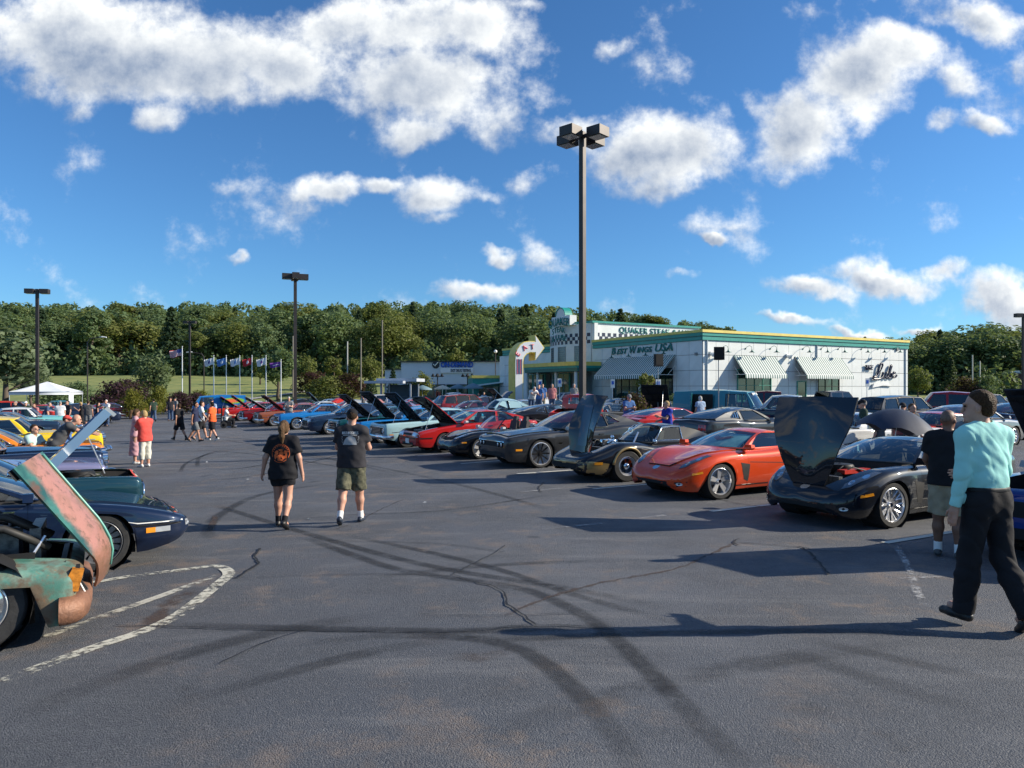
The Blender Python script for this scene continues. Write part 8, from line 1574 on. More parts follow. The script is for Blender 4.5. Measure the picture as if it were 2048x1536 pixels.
for a in (('CLASSIC', 505, 66, 210, 'white', 'white and red car left of the second lamp post', 'red'), ('SEDAN', 612, 67, 30, 'black', 'black car just right of the second lamp post', None), ('FORTY', 690, 62, 30, 'vred', 'red rounded vintage car below the pale pole', None), ('CLASSIC', 655, 70, 210, 'steel', 'pale blue car with bonnet raised at the back of the lot', None), ('CLASSIC', 640, 53, 210, 'white', 'white car with red side behind the sky blue car', 'white'), ('SEDAN', 735, 60, 210, 'pink', 'pinkish silver car left of the shelter', None), ('SUV', 772, 66, 30, 'silver', 'silver suv before the shelter', None), ('FASTB', 815, 55, 210, 'red', 'red car behind the cyan fastback', None), ('SEDAN', 845, 63, 30, 'grey', 'grey car below the left lantern post', None), ('CLASSIC', 880, 56, 210, 'silver', 'silver car left of the maroon utility car', None), ('PICK', 905, 66, 20, 'white', 'white pickup below the cream patio umbrella', None), ('CLASSIC', 790, 48, 210, 'lav', 'lavender-grey car behind the blue coupe', None), ('SEDAN', 700, 51, 210, 'silver', 'silver car with sloping windshield behind the teal car', None), ('CLASSIC', 598, 48, 210, 'red', 'red car behind the copper brown coupe', None), ('FASTB', 560, 58, 210, 'grey', 'grey car behind the man with white hair', None), ('SEDAN', 975, 56, 30, 'navy', 'navy car with raised bonnet beside the arrow sign', None), ('CLASSIC', 1040, 44, 200, 'steel', 'pale blue car with raised bonnet below the entrance canopy', None), ('SEDAN', 1200, 52, 30, 'silver', 'silver car directly before the glass doors', None), ('FASTB', 760, 42, 210, 'dkblue', 'deep blue car behind the bright blue coupe', None), ('CLASSIC', 530, 56, 210, 'vred', 'red car left of the copper brown coupe', None), ('SEDAN', 1590, 42, 160, 'steel', 'blue-grey car half hidden behind the silver-roofed pickup', None), ('SUV', 1130, 58, 200, 'white', 'white suv at the left of the glass doors', None), ('FASTB', 1225, 36, 30, 'char', 'charcoal coupe right of the hot rod', None), ('SEDAN', 1935, 26, 30, 'grey', 'grey car behind the bald man', None)):
 far(a[0], a[1], a[2], a[3], a[4], a[5], roof=a[6], hood=48 if 'raised' in a[5] else 0, name='suv' if a[0] == 'SUV' else ('pickup' if a[0] == 'PICK' else 'car'))
# painted van: green lower half and orange flower shapes
c = kind('VAN', VAN); n0 = len(c.parts); LIME = mat('van_green', (.16, .46, .03), .35, 0, .8); VOR = mat('van_orange', (.62, .15, .03), .35, 0, .8)
wave = [(2.0, .48), (-2.02, .48), (-2.02, .80)] + [(-2.0 + 4.0 * i / 16, .80 + .06 * math.sin(i * 1.3)) for i in range(1, 16)] + [(2.0, .8)]
c.decal('green_wave', wave, 'side', LIME, .006, maxlen=.2)
for cx, cz, r in ((-1.2, 1.02, .12), (-.3, .98, .12), (.9, .95, .12)): c.decal('flower', [(cx + r * (1 + .3 * math.cos(5 * q)) * math.cos(q), cz + r * (1 + .3 * math.cos(5 * q)) * math.sin(q)) for q in np.linspace(0, 2 * math.pi, 21)[:-1]], 'side', VOR, .010)
for nm, me, par, lc, rt, key in c.parts[n0:]: link_mesh(nm, me, VANB, lc, rt)
del c.parts[n0:]
for sy in (1, -1):
 for m_, z0, z1, x0, x1, o in ((LIME, 1.22, 1.72, -1.9, -.1, .004), (VOR, 1.32, 1.62, -1.6, -.4, .010)):
  b_ = MB(); n = 20; b_.add([((x0 + x1) / 2 + (x1 - x0) / 2 * math.cos(q), sy * (c.Y((z0 + z1) / 2 + (z1 - z0) / 2 * math.sin(q)) + o), (z0 + z1) / 2 + (z1 - z0) / 2 * math.sin(q)) for q in np.linspace(0, 2 * math.pi, n + 1)[:-1]], [tuple(range(n))]); b_.build('painted_cloud', m_, VANB)
# teal van: open cargo door on the near side and windscreen lettering
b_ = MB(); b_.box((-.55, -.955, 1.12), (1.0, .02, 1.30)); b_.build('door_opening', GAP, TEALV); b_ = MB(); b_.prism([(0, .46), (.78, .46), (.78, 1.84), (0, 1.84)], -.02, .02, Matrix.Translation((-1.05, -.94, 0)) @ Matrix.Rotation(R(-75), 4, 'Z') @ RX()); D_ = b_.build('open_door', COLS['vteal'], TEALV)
for z in (1.35, 1.62): b_ = MB(); b_.box((.38, -.03, z), (.48, .02, .18)); p_ = b_.build('notice', WHITE, D_); p_.matrix_parent_inverse = Matrix.Identity(4); p_.matrix_local = Matrix.Translation((-1.05, -.94, 0)) @ Matrix.Rotation(R(-75), 4, 'Z')
Mw = Matrix.Translation((1.66, -.42, 1.66)) @ Matrix.Rotation(R(90), 4, 'Z') @ Matrix.Rotation(R(62), 4, 'X'); Mq = Mw @ Matrix.Translation((0, .06, .03))
for i in range(8):
 if i == 5: continue
 b_ = MB(); b_.box((.05 + i * .107, .065, 0), (.085 - .02 * (i % 2), .12, .004), M=Mq); b_.box((.05 + i * .107, .065 + .02 * (i % 3 - 1), .004), (.03, .03, .004), mi=1, M=Mq); b_.build('windscreen_lettering', [WHITE, mat('lettering_gap', (.2, .25, .28), .5)], TEALV)
b_ = MB(); b_.box((2.10, 0, .93), (.03, 1.5, .05)); b_.build('front_stripe', WHITE, TEALV)
# louvres of the grey fastback
MF = [o for o in COL.objects if o.get('label', '').startswith('dark grey fastback')][0]; c = kind('MFAST', MFAST)
for i in range(4):
 b_ = MB(); x = -.86 - i * .10
 for sy in (1, -1): b_.add([(x, sy * (c.Y(1.06) + .012), 1.06), (x - .03, sy * (c.Y(1.06) + .012), 1.07), (x + .02, sy * (c.Y(1.26) + .012), 1.26 - i * .02), (x + .05, sy * (c.Y(1.26) + .012), 1.26 - i * .02)], [(0, 1, 2, 3)])
 b_.build('quarter_louvre', CHROME, MF)
# ------------------------------------------------------------------ rusty old truck, lower left
def patina():
 m = bpy.data.materials.new('patina_paint'); m.use_nodes = True; nt = m.node_tree; b = nt.nodes['Principled BSDF']; P = N(nt, 'ShaderNodeTexCoord').outputs['Object']
 def noi(sc, det=7, ro=.65): n = N(nt, 'ShaderNodeTexNoise', inputs={'Scale': sc, 'Detail': float(det), 'Roughness': ro}); nt.links.new(P, n.inputs['Vector']); return n.outputs['Fac']
 c = mixc(nt, maprange(nt, noi(3.2), .40, .62), (.05, .17, .135), (.17, .31, .25)); r1 = maprange(nt, noi(2.3), .42, .56, 0, .9); c = mixc(nt, r1, c, (.135, .085, .052)); c = mixc(nt, maprange(nt, noi(9), .55, .70, 0, .8), c, (.09, .042, .022)); c = mixc(nt, maprange(nt, noi(26), .58, .7, 0, .7), c, (.26, .12, .05))
 nt.links.new(c, b.inputs['Base Color']); nt.links.new(maprange(nt, noi(5), .35, .65, .42, .75), b.inputs['Roughness']); bn = N(nt, 'ShaderNodeBump', inputs={'Strength': .35, 'Distance': .006}); nt.links.new(noi(40), bn.inputs['Height']); nt.links.new(bn.outputs[0], b.inputs['Normal']); b.inputs['Coat Weight'].default_value = .25; b.inputs['Coat Roughness'].default_value = .25; return m
def hood_patina():
 m = bpy.data.materials.new('hood_patina'); m.use_nodes = True; nt = m.node_tree; b = nt.nodes['Principled BSDF']; tc = N(nt, 'ShaderNodeTexCoord'); P = tc.outputs['Object']; sp = N(nt, 'ShaderNodeSeparateXYZ'); nt.links.new(P, sp.inputs[0])
 def noi(sc, det=7, ro=.65): n = N(nt, 'ShaderNodeTexNoise', inputs={'Scale': sc, 'Detail': float(det), 'Roughness': ro}); nt.links.new(P, n.inputs['Vector']); return n.outputs['Fac']
 yy = mth(nt, 'ADD', sp.outputs[1], mth(nt, 'MULTIPLY', mth(nt, 'SUBTRACT', noi(4), .5), .22))
 c = mixc(nt, maprange(nt, noi(3), .4, .62), (.008, .065, .062), (.035, .15, .125)); c = mixc(nt, maprange(nt, noi(2.4), .50, .66), c, (.10, .05, .03))
 pink = mixc(nt, maprange(nt, noi(5), .40, .66), (.36, .165, .13), (.23, .12, .08)); pink = mixc(nt, maprange(nt, noi(14), .52, .64, 0, .8), pink, (.15, .08, .05)); c = mixc(nt, mth(nt, 'MULTIPLY', maprange(nt, yy, .05, .10), maprange(nt, yy, .52, .44)), c, pink)
 c = mixc(nt, maprange(nt, mth(nt, 'ADD', sp.outputs[0], mth(nt, 'MULTIPLY', noi(4), .6)), .62, .42, 0, .75), c, (.17, .085, .045))
 nt.links.new(c, b.inputs['Base Color']); b.inputs['Roughness'].default_value = .42; b.inputs['Coat Weight'].default_value = .3; b.inputs['Coat Roughness'].default_value = .2; bn = N(nt, 'ShaderNodeBump', inputs={'Strength': .3, 'Distance': .005}); nt.links.new(noi(34), bn.inputs['Height']); nt.links.new(bn.outputs[0], b.inputs['Normal']); return m
PAT = patina(); RUST = mat('rusty_bumper', (.27, .13, .075), .6, .15, col2=(.15, .075, .05), scale=7, bump=.4, bscale=30)
RAT = dict(R=.335, xf=0.0, xr=-2.9, arch=1.12, tw=.22, wheel='cap', roll=(.13, .11), peak=.95, clear=.16, tuck=.03, woff=.06, inter=INTER, chrome=True, nomirror=True, cap=True,
 top=[(.69, .52), (.64, .56), (.3, .70), (-.3, .90), (-.75, .99), (-1.2, 1.0), (-3.9, .98), (-3.95, .8)], fen=[(.69, .50), (.64, .56), (.4, .595), (-.1, .64), (-.5, .80), (-.85, .95), (-1.2, .97), (-3.9, .98), (-3.95, .8)], bot=[(.69, .48), (.62, .30), (.52, .13), (.38, .13), (-.4, .17), (-3.6, .2), (-3.95, .4)], wid=[(.69, .80), (.6, .86), (.2, .885), (-.5, .88), (-1.2, .89), (-3.8, .89), (-3.95, .85)], xh0=-.62, xh1=.60, hood_s=[(-.7, .80), (.6, .62)], xd0=-1.7, xd1=-.78, bed=(-3.85, -2.05),
 gh=dict(A=(-.70, .99), B=(-.95, 1.46), C=(-1.75, 1.47), D=(-1.88, 1.0), yb=.76, yr=.64, bowA=.16, bowB=.08, bowC=.05, bowD=.05, roof=[(-1.35, 1.54)], crown=.06, rear_in=(.6, .3, .8), dlo=[[(-.92, 1.0), (-1.62, 1.0), (-1.58, 1.38), (-1.06, 1.38)]], trim='black', seat=-1.5))
c = kind('RAT', RAT); w = Vector((-4.38, 6.02, 0))
e = c.spawn('rusty_truck', w, R(30), {'paint': PAT, 'roof': PAT}, 'rusty old teal pickup with its bonnet tipped forward at lower left', 'truck', None, skip=('hood',))
RAT_O = e; hb = MB(); HL, HW = 1.20, .61
def hoodf(u, v):              # u along from nose to cowl, v across; local x = distance from the nose
 x = HL * u; yv = 2 * v - 1; nose = 1 - .55 * max(0, 1 - u / .30) ** 2; a = abs(yv); y = HW * (.80 + .20 * u) * nose * yv; h = (.17 * (1 - a ** 2.2) + .02) * (.55 + .45 * min(1, u / .35)) + .018 * math.exp(-(yv / .06) ** 2); dr = .16 * max(0, 1 - u / .22) ** 2
 return Vector((x, y, h - dr - .03 * u))
hb.grid(hoodf, 28, 28); me = hb.mesh('hood', hood_patina(), 'keep'); bm = bmesh.new(); bm.from_mesh(me); bmesh.ops.solidify(bm, geom=list(bm.faces), thickness=.02); bmesh.ops.recalc_face_normals(bm, faces=bm.faces); bm.to_mesh(me); bm.free(); me.polygons.foreach_set('use_smooth', [True] * len(me.polygons)); me.set_sharp_from_angle(angle=R(45))
ho = link_mesh('hood', me, e); ho.matrix_local = Matrix.Translation((.90, 0, .36)) @ Matrix.Rotation(R(56), 4, 'Y') @ Matrix.Rotation(R(180), 4, 'Z')
ch_ = MB(); ch_.tube([hoodf(u, .56) + Vector((0, 0, .012)) for u in np.linspace(.05, .98, 12)], .012, 6); ch_.build('hood_highlight_moulding', mat('teal_highlight_moulding', (.12, .36, .30), .35, 0, .4), ho, 'all');  # paler teal puts the ridge's bright rim highlight into the colour
ib = MB(); ib.grid(lambda u, v: hoodf(.92 + .08 * u, v) - Vector((0, 0, .05)), 2, 20); ib.build('hood_brace', GAP, ho)
ex = MB(); pr = [(-.02, -.11), (.05, -.105), (.10, -.055), (.112, .01), (.09, .07), (.04, .095), (-.02, .10)]
path = [(.60 + .035 * math.cos(q * math.pi / 2 * 1.0), y, q) for y, q in ((-.88, -1.0), (-.87, -.75), (-.84, -.5), (-.78, -.25), (-.6, -.08), (0, 0), (.6, .08), (.78, .25), (.84, .5), (.87, .75), (.88, 1.0))]; vs = []
for x, y, q in path:
 a_ = q * math.pi / 2; bx = .645 - .11 * (1 - math.cos(a_)) ** 1.0
 for d, z in pr: vs.append((bx + d * math.cos(a_), y + d * math.sin(a_), .255 + z))
k_ = len(pr); ex.add(vs, [(i * k_ + j, i * k_ + (j + 1) % k_, (i + 1) * k_ + (j + 1) % k_, (i + 1) * k_ + j) for i in range(len(path) - 1) for j in range(k_)] + [tuple(range(k_)), tuple((len(path) - 1) * k_ + j for j in range(k_))]); ex.build('bumper', RUST, e, 60)
for sy in (1, -1):
 b_ = MB(); b_.box((.62, sy * .70, .47), (.10, .18, .17)); b_.build('lamp_bucket', GAP, e); b_ = MB(); b_.prism([(.54, .40), (.66, .38), (.70, .54), (.62, .56)], -.05, .05, Matrix.Translation((0, sy * .80, 0)) @ RX()); b_.build('turn_lamp', mat('aged_amber', (.55, .20, .02), .35, 0, .6, var=.4, scale=20), e)
b_ = MB(); b_.box((.55, 0, .45), (.04, 1.2, .26)); b_.build('radiator', mat('radiator_black', (.012, .012, .012), .6, var=.4, scale=30), e)
for i in range(3): b_ = MB(); b_.tube([(.64, -.62 + i * .04, .46), (.70 + i * .01, -.66 + i * .05, .34), (.72, -.70 + i * .06, .24 + .04 * i)], .008, 5); b_.build('loose_wire', (WHITE, BLACK, HOSE)[i], e, 'all')
eng(c, e, x=-.15, z=.72)
for y0, z0 in ((-.40, .82), (-.30, .90), (.1, .86)): b_ = MB(); b_.tube([(.45, y0, z0 - .14), (.15, y0 - .1, z0 + .05), (-.3, y0 - .05, z0 + .06), (-.55, y0 + .1, z0 - .02)], .03, 8); b_.build('hose', HOSE, e, 'all')
b_ = MB(); b_.tube([(.30, -.5, .58), (.42, -.42, .78)], .012, 6); b_.build('hood_prop', STEEL, e)
# ------------------------------------------------------------------ dark umbrella and hat by the black sports car
c = at(1800, 15.2); um = empty('sun_umbrella', c, 0, 'open dark navy umbrella behind the black sports car', 'umbrella'); UD = mat('umbrella_navy', (.018, .026, .05), .6, var=.15, scale=3); zt = zpx(816, 15.2) - c.z
Mu = Matrix.Translation((0, 0, zt)) @ Matrix.Rotation(R(10), 4, 'Y')
for k_ in range(8):
 b_ = MB(); a0, a1 = k_ * math.pi / 4, (k_ + 1) * math.pi / 4
 b_.grid(lambda u, v: Mu @ Vector(((lambda a, r: (r * math.cos(a), r * math.sin(a), -.02 - .52 * (r / .85) ** 1.9 + .03 * math.sin(math.pi * u) * (r / .85) ** 2))(a0 + (a1 - a0) * u, .85 * v * (1 - .08 * math.sin(math.pi * u))))), 4, 7); b_.build('canopy_panel', UD, um, 'keep')
b_ = MB(); b_.tube([Mu @ Vector((0, 0, .05)), Mu @ Vector((0, 0, -1.0))], .009, 6); b_.build('shaft', STEEL, um)
# ================================================================== the people
K = dict(black=cloth('black', (.013, .013, .016)), teal=cloth('mint', (.36, .72, .66), .05), charc=cloth('charcoal', (.030, .029, .034)), khaki=cloth('khaki', (.34, .28, .19)), camo=cloth('camouflage', (.15, .145, .095), col2=(.045, .047, .033), scale=13), coral=cloth('coral', (.62, .075, .06)), cream=cloth('cream', (.60, .58, .50)), pink=cloth('dusty_pink', (.48, .27, .30)), white=cloth('white', (.68, .69, .70), .05), orange=cloth('orange', (.78, .12, .03)), greyb=cloth('grey_shorts', (.14, .15, .16)), denim=cloth('denim', (.05, .085, .16)), royal=cloth('royal_blue', (.015, .03, .28)), lblue=cloth('light_blue', (.30, .40, .56)), grey=cloth('grey', (.20, .21, .22)), olive=cloth('dark_green', (.03, .055, .04)), dkg=cloth('dark_grey', (.07, .072, .078)), rose=cloth('rose', (.42, .16, .17)), mid=cloth('mid_blue', (.06, .14, .34)), lgreen=cloth('pale_aqua', (.40, .58, .55)), navy=cloth('navy', (.02, .025, .06)))
NEON = mat('shoe_neon', (.45, .62, .03), .5); SH_W = mat('shoe_white', (.62, .62, .60), .5); SH_B = mat('shoe_black', (.012, .012, .013), .45)
def face(dx, dy): return math.atan2(dy, dx) - math.pi / 2
p0 = ground(1974, 1254); MINT, mk = person('man in mint green dress shirt and black trousers in mid-stride', p0, R(16), 1.87, dict(hipL=9, kneeL=3, footL=4, hipR=-6, kneeR=24, footR=-38, spread=1, armL=(-2, 8, 12, 0), armR=(10, 14, 72, 15), head=(34, -3), lean=4), dict(skin='fair', hair=('short', 'lbrown'), top=('long', K['teal']), bottom=('pants', K['black']), belt=1, bulk=1.0, shoes=SH_B), .0085)
p1 = ground(1896, 1116); person('bald man in black polo shirt and khaki shorts, back turned', p1, R(-38), 1.73, dict(hipL=4, hipR=-2, armL=(18, 12, 30, 15), armR=(14, 10, 55, 30), head=(-18, 0)), dict(skin='brown', hair=('stubble', 'stubble'), top=('polo', K['black']), bottom=('shorts', K['khaki']), bulk=1.14, shoes=mat('shoe_grey', (.05, .055, .06), .5), socks=WHITE), .0105)
pw = ground(566, 1056); W1, wk = person('woman in black shirt with orange back print and ponytail walking away', pw, R(-2), 1.60, dict(hipL=9, kneeL=5, footL=2, hipR=-7, kneeR=22, footR=-32, armL=(-6, 22, 14, -4), armR=(-2, 17, 8, -2), spread=2, lean=3), dict(skin='fair', hair=('pony', 'light'), top=('tunic', K['black']), bottom=('mini', K['black']), fem=1, bulk=1.24, shoes=SH_B, socks=K['black']), .009)
pm = ground(703, 1046); M1, mk2 = person('man in black cap and camouflage shorts walking away', pm, R(2), 1.76, dict(hipL=-14, kneeL=12, footL=-24, hipR=8, kneeR=4, footR=0, armL=(24, 12, 78, 30), armR=(20, 14, 84, 35), head=(12, -4), spread=3), dict(skin='fair', hair=('crop', 'brown'), cap=K['black'], top=('tee', K['charc']), bottom=('shorts', K['camo']), bulk=1.22, shoes=mat('shoe_navy', (.02, .03, .05), .5), socks=WHITE), .009)
# prints on the two backs
OR_ = mat('orange_print', (.60, .11, .02), .7); GP = mat('grey_print', (.34, .35, .36), .8); WP = mat('white_print', (.60, .60, .60), .8)
J = PCACHE[[k for k in PCACHE if k[5] == 1.24][0]]['J']; cz = J['chest'].z - .045; ring = lambda r0, r1, a0, a1, n=14: [(.0 + r1 * math.cos(a), cz + r1 * math.sin(a)) for a in np.linspace(a0, a1, n)] + [(r0 * math.cos(a), cz + r0 * math.sin(a)) for a in np.linspace(a1, a0, n)]
polys = [ring(.128, .136, -.5, 3.6, 30), ring(.128, .136, 4.0, 5.5, 12)]
for i in range(11): a = 2.9 - i * .27; polys.append([(r * math.cos(a + d), cz + r * math.sin(a + d)) for r, d in ((.104, -.05), (.104, .05), (.122, .05), (.122, -.05))])
for (x, y, w_, h_, a) in ((-.055, .01, .05, .035, .5), (.015, -.01, .06, .045, .2), (.07, .015, .04, .03, -.4), (-.02, -.05, .06, .03, .7), (.05, -.06, .05, .03, .1), (-.07, -.045, .035, .05, .3), (.0, .045, .06, .018, -.2), (.085, -.035, .025, .05, .2), (.01, -.10, .08, .016, .1), (-.01, -.078, .04, .02, 1.0)):
 polys.append([(x + w_ * math.cos(a + q) * (1 + .25 * math.sin(3 * q)) * .55, cz + y + h_ * math.sin(a + q) * .9) for q in np.linspace(0, 6.28, 11)[:-1]])
print_on(wk['shirt'], W1, polys, OR_, 'shirt_print')
J = PCACHE[[k for k in PCACHE if k[5] == 1.22][0]]['J']; cz = J['chest'].z + .05; polys = []
for i in range(9): x0 = -.125 + i * .028; polys += [[(x0, cz + .045), (x0 + .008, cz + .045), (x0 + .008, cz + .085), (x0, cz + .085)], [(x0 + .008, cz + (.075 if i % 3 else .05)), (x0 + .021, cz + (.075 if i % 3 else .05)), (x0 + .021, cz + .085), (x0 + .008, cz + .085)], [(x0 + .014, cz + .045), (x0 + .021, cz + .045), (x0 + .021, cz + .066), (x0 + .014, cz + .066)]]
for i in range(12): x0 = -.11 + i * .018; polys.append([(x0, cz + .026), (x0 + .012, cz + .026), (x0 + .012, cz + .036), (x0, cz + .036)])
print_on(mk2['shirt'], M1, polys, WP, 'shirt_lettering')
dome = [(-.11, -.115), (.10, -.115), (.095, -.06), (.075, -.01), (.035, .015), (-.02, .018), (-.06, -.005), (-.09, -.05)]; polys = [[(x, cz + z) for x, z in dome]]
for i in range(5): polys += [[(sg * (.105 + .018 * i % .03), cz - .09 + i * .022), (sg * (.125 + .004 * i), cz - .085 + i * .022), (sg * .118, cz - .075 + i * .022)] for sg in (-1, 1)]
print_on(mk2['shirt'], M1, polys, GP, 'shirt_print')
# walkers and standers in the lane
G2 = 'people out in the lane'
def stand(label, px, py, face_deg, H, pose, of, vox=.015, group=None, Y=None, z=None):
 p = ground(px, py) if Y is None else at(px, Y, z)
 return person(label, p, R(face_deg), H, pose, of, vox, group)
stand('woman in coral top and cream cropped trousers looking at a phone', 290, 934, 60, 1.63, dict(armL=(30, 4, 75, 25), armR=(28, 4, 70, 20), head=(0, -14)), dict(skin='fair', hair=('bob', 'blond'), top=('tunic', K['coral']), bottom=('capri', K['cream']), fem=1, bulk=1.16, shoes=SH_W), .013)
stand('woman in long dusty pink skirt beside the coral top', 270, 928, -60, 1.66, dict(armL=(24, 4, 80, 25), armR=(20, 4, 70, 20), head=(0, -12)), dict(skin='fair', hair=('pony', 'light'), top=('tank', K['pink']), bottom=('skirt', K['pink']), fem=1, shoes=SH_W), .013)
stand('boy in black shirt and black shorts walking left', 359, 881, 60, 1.68, WALK, dict(skin='tan', hair=('short', 'brown'), top=('tunic', K['black']), bottom=('shorts', K['black']), shoes=SH_B, socks=K['black']), .016, G2)
stand('boy in dark shirt and grey shorts walking right', 390, 884, -80, 1.74, WALK2, dict(skin='tan', hair=('short', 'dark'), top=('tee', K['navy']), bottom=('shorts', K['greyb']), shoes=SH_B), .016, G2)
stand('boy in white shirt and black shorts walking', 402, 880, -60, 1.76, WALK, dict(skin='fair', hair=('short', 'brown'), top=('tee', K['white']), bottom=('shorts', K['black']), shoes=SH_B), .016, G2)
stand('boy in bright orange shirt and black shorts walking', 425, 882, 80, 1.72, dict(WALK2, armL=(10, 8, 20, 0), armR=(4, 8, 20, 0)), dict(skin='fair', hair=('short', 'dark'), top=('tee', K['orange']), bottom=('shorts', K['black']), shoes=SH_W, socks=K['black']), .016, G2)
# man in a wheelchair
wc = ground(452, 856); person('man in white shirt seated in a black powered wheelchair', wc, R(-70), 1.72, SIT, dict(skin='fair', hair=('crop', 'grey'), cap=K['grey'], top=('tee', K['white']), bottom=('pants', K['black']), shoes=SH_B, bulk=1.2), .018)
ch = empty('wheelchair', wc, R(-70), 'black powered wheelchair beside the open-bonnet cars', 'wheelchair')
b_ = MB(); b_.box((0, .05, .44), (.5, .5, .06)); b_.build('seat', BLACK, ch); b_ = MB(); b_.box((0, -.24, .80), (.48, .07, .75)); b_.build('backrest', BLACK, ch); b_ = MB(); b_.box((0, 0, .25), (.42, .6, .26)); b_.build('base', BLACK, ch)
for sx in (1, -1):
 b_ = MB(); b_.tube([(sx * .30, -.2, .45), (sx * .30, -.2, .70), (sx * .30, .25, .70)], .02, 6); b_.build('armrest', STEEL, ch)
 for y, r in ((-.12, .19), (.38, .10)): b_ = MB(); b_.lathe([(r * .5, -.04), (r, -.035), (r, .035), (r * .5, .04)], 18, Matrix.Translation((sx * .29, y, r)) @ Matrix.Rotation(R(90), 4, 'Y')); b_.build('wheel', RUBBER, ch)
b_ = MB(); b_.box((0, .52, .12), (.36, .2, .03)); b_.build('footrest', STEEL, ch)
SHAPES = dict(tee_sh=('tee', 'shorts'), tee_pa=('tee', 'pants'), tk_mi=('tank', 'mini'))
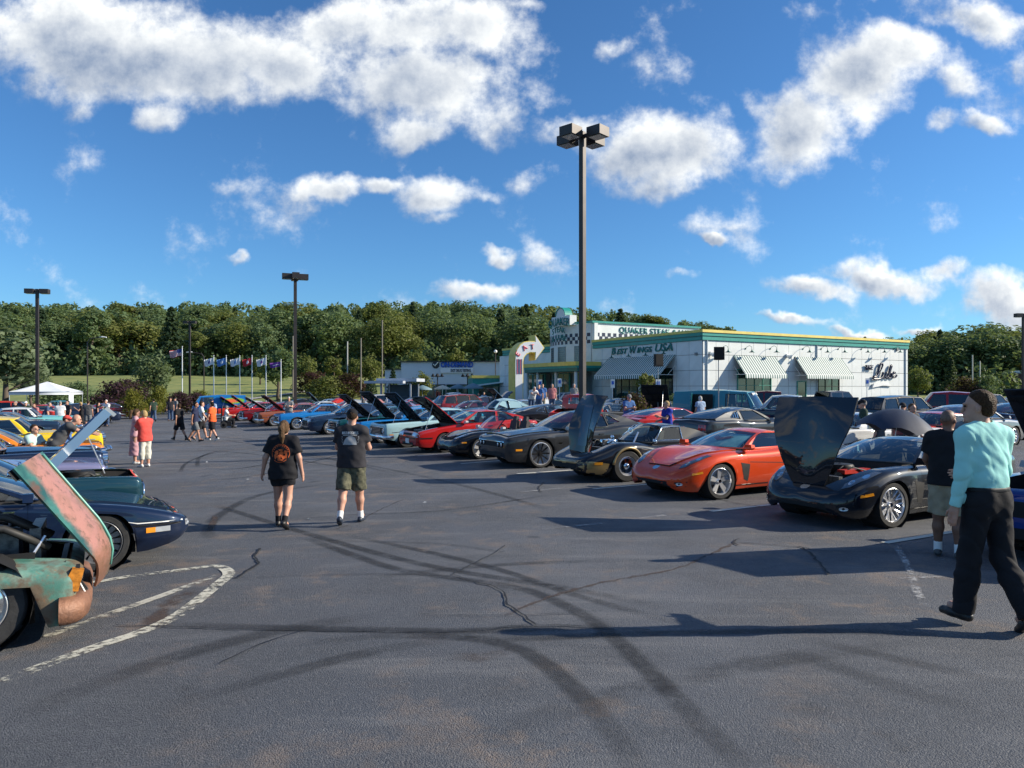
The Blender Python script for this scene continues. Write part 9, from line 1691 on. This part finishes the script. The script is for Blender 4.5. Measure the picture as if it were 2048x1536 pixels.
far_people = (   # label, px, Y, facing, height, pose, top, bottom, cloth, cloth, hair, cap, fem, bulk
 ('man in dark green shirt and jeans walking alone by the golden shrub', 307, 55, 30, 1.76, WALK, 'tee', 'pants', 'olive', 'denim', ('short', 'dark'), None, 0, 1.1), ('man in dark vest and jeans standing by the purple shrub, left of two', 341, 56, 200, 1.78, STAND, 'tee', 'pants', 'charc', 'denim', ('short', 'dark'), None, 0, 1.15), ('man in grey shirt and jeans, right of two by the purple shrub', 351, 57, 150, 1.80, STAND, 'tee', 'pants', 'grey', 'denim', ('crop', 'grey'), 'black', 0, 1.15),
 ('man in navy cap and blue shirt beside the painted van', 424, 40, 180, 1.78, STAND, 'tee', 'pants', 'lblue', 'navy', ('crop', 'dark'), 'navy', 0, 1.1), ('white-haired man in pale grey shirt behind the copper car', 578, 44, 190, 1.80, HOLD, 'tee', 'pants', 'grey', 'denim', ('crop', 'white'), None, 0, 1.2), ('man in dark shirt behind the black bonnet', 727, 50, 90, 1.78, STAND, 'tee', 'pants', 'dkg', 'denim', ('short', 'dark'), None, 0, 1.1), ('man in pale blue shirt before the shelter', 783, 50, 160, 1.78, STAND, 'tee', 'pants', 'lblue', 'denim', ('crop', 'brown'), None, 0, 1.1), ('woman in white top beside the pale blue shirt before the shelter', 777, 52, 200, 1.68, STAND, 'tank', 'mini', 'white', 'navy', ('bob', 'dark'), None, 1, 1.0),
 ('woman with raised arm beside the dark bonnet near the arrow sign', 990, 44, 120, 1.72, HOLD, 'tee', 'shorts', 'black', 'khaki', ('bob', 'light'), None, 1, 1.05), ('white-haired man in pale shirt bending over the rounded roof', 1063, 41, 200, 1.74, LEAN, 'tee', 'pants', 'white', 'denim', ('crop', 'white'), None, 0, 1.2), ('person in mid blue shirt behind the black fastback', 1078, 42, 170, 1.72, STAND, 'tee', 'pants', 'mid', 'denim', ('short', 'dark'), None, 0, 1.1), ('man in blue shirt left of the tattooed pink shirt', 1085, 45, 185, 1.78, STAND, 'tee', 'pants', 'mid', 'khaki', ('crop', 'brown'), None, 0, 1.1), ('person in pale pink shirt before the glass doors', 1104, 43, 190, 1.76, STAND, 'tee', 'pants', 'rose', 'denim', ('crop', 'grey'), None, 0, 1.15), ('grey-haired man near the glass doors behind the hot rod', 1148, 47, 185, 1.78, STAND, 'tee', 'pants', 'grey', 'denim', ('crop', 'white'), None, 0, 1.1),
 ('woman in white top with dark long hair by the lamp post', 1177, 27, 60, 1.68, STAND, 'tunic', 'pants', 'white', 'denim', ('long', 'dark'), None, 1, 1.0), ('man in bright blue shirt and grey cap behind the black bonnet with gold', 1257, 30, 200, 1.80, HOLD, 'tee', 'pants', 'mid', 'denim', ('crop', 'grey'), 'grey', 0, 1.25), ('boy in royal blue shirt holding a cup behind the black classic', 1335, 22.5, 110, 1.66, dict(armL=(35, 5, 70, 10), armR=(10, 6, 70, 20)), 'tee', 'shorts', 'royal', 'greyb', ('short', 'blond'), None, 0, 1.1), ('white-haired woman in pale blue top at the open van door', 1401, 32.5, 20, 1.70, STAND, 'tee', 'pants', 'lblue', 'black', ('bob', 'white'), None, 1, 1.15),
 ('man in black hat and dark jacket behind the black bonnet', 1728, 19.8, 70, 1.74, STAND, 'tee', 'pants', 'olive', 'black', ('crop', 'grey'), 'black', 0, 1.2), ('man in rose shirt and dark cap behind the umbrella', 1803, 19, 160, 1.70, dict(STAND, lean=14), 'tee', 'pants', 'rose', 'denim', ('crop', 'dark'), 'black', 0, 1.2), ('person in dark grey shirt right of the rose shirt', 1822, 18.6, 200, 1.66, STAND, 'tee', 'pants', 'dkg', 'denim', ('short', 'light'), None, 0, 1.1), ('child with light brown hair by the white car', 1760, 18.6, 30, 1.36, STAND, 'tee', 'shorts', 'dkg', 'denim', ('bob', 'light'), None, 1, 1.0), ('grey-haired person half hidden behind the mint shirt', 1935, 12.5, 150, 1.70, STAND, 'tee', 'pants', 'grey', 'denim', ('crop', 'grey'), None, 0, 1.1),
 ('bald bearded man in grey shirt leaning over the dark car', 108, 17.4, -60, 1.80, LEAN, 'tee', 'pants', 'dkg', 'khaki', ('none', 'grey'), None, 0, 1.2), ('boy in red cap and blue shirt among the left-row cars', 131, 17.9, -80, 1.60, STAND, 'tee', 'shorts', 'mid', 'denim', ('crop', 'brown'), 'coral', 0, 1.0), ('person in pale aqua shirt seated by the orange car', 66, 17.3, -100, 1.66, dict(SIT, seat=.62), 'tee', 'shorts', 'lgreen', 'khaki', ('short', 'brown'), None, 0, 1.1),
 ('man in brown vest at the far left by the orange-red off-roader', 32, 43, 150, 1.78, STAND, 'tee', 'pants', 'black', 'denim', ('crop', 'grey'), None, 0, 1.2), ('man in white cap and dark shirt left of the pink shirt', 52, 43.5, 200, 1.76, STAND, 'tee', 'pants', 'olive', 'denim', ('crop', 'grey'), 'white', 0, 1.1), ('woman in pink top in the left crowd', 70, 42, 170, 1.68, STAND, 'tee', 'pants', 'rose', 'denim', ('bob', 'brown'), None, 1, 1.1), ('man in denim jacket bending in the left crowd', 88, 42.5, -60, 1.76, dict(STAND, lean=22), 'tee', 'pants', 'denim', 'denim', ('crop', 'grey'), None, 0, 1.1), ('man in white shirt, back turned, in the left crowd', 120, 41.5, 20, 1.80, STAND, 'tee', 'pants', 'white', 'khaki', ('crop', 'grey'), None, 0, 1.25), ('man in dark vest right of the white shirt', 136, 43, 160, 1.82, STAND, 'tee', 'pants', 'charc', 'denim', ('short', 'dark'), None, 0, 1.15),
 ('woman in black dress beside the man in grey shorts', 163, 45.5, 120, 1.68, PHONE, 'dress', 'none', 'black', 'black', ('bob', 'blond'), None, 1, 1.0), ('man in grey shirt and dark shorts, back turned', 176, 45, 20, 1.78, STAND, 'tee', 'shorts', 'dkg', 'greyb', ('short', 'brown'), None, 0, 1.15), ('woman in dark vest and short shorts right of the grey shirt', 195, 46, -60, 1.66, STAND, 'tank', 'mini', 'black', 'dkg', ('long', 'dark'), None, 1, 1.0), ('white-haired man in pale shirt and jeans with crossed arms', 213, 48, 170, 1.78, CROSS, 'tee', 'pants', 'white', 'denim', ('crop', 'white'), None, 0, 1.15), ('person in blue shirt under the green patio block', 968, 60, 180, 1.76, STAND, 'tee', 'pants', 'lblue', 'denim', ('crop', 'grey'), None, 0, 1.1), ('person in dark top under the green patio block', 958, 61, 150, 1.70, STAND, 'tee', 'pants', 'black', 'black', ('short', 'dark'), None, 0, 1.0))
for (lab, px, Y, fd, H, pose, top, bot, c1, c2, hair, cap, fem, bulk) in far_people:
 of = dict(skin='tan' if 'dark hair' in lab else 'fair', hair=hair, top=(top, K[c1]), bottom=(bot, K[c2]), fem=fem, bulk=bulk, shoes=SH_B)
 if cap: of['cap'] = K[cap]
 z = None
 if px in (1063, 1078, 1085, 1104, 1148): z = zlot(at(px, Y).x, Y) + .55
 stand(lab, px, 0, fd, H, pose, of, .02 if Y > 25 else .015, 'people among the parked cars', Y, z)
# raised kerb walk the onlookers by the entrance stand on
b_ = MB(); b_.box((0, 0, .275), (9.0, 7.5, .55)); o = b_.build('raised_walk', mat('concrete_walk', (.34, .33, .31), .85, var=.12, scale=2), None, None, (at(1110, 45).x, 46.0, 0), (0, 0, R(29.5))); tag(o, kind='structure')
c = ground(640, 905)
for px, py, wh in ((415, 925, 'inside the round tyre marks'), (620, 1039, 'between the walking couple'), (850, 1006, 'right of the walking man'), (495, 960, 'left of the walking woman')):
 p = ground(px, py); b_ = MB(); q = random.Random(int(px)); b_.add([(q.uniform(-.05, .05), q.uniform(-.04, .04), .004 + q.uniform(0, .03)) for _ in range(5)], [(0, 1, 2), (0, 2, 3), (0, 3, 4), (0, 4, 1)]); o = b_.build('paper_scrap', WHITE, None, None, p); tag(o, 'white scrap of litter on the asphalt ' + wh, 'litter', 'litter scraps on the asphalt')
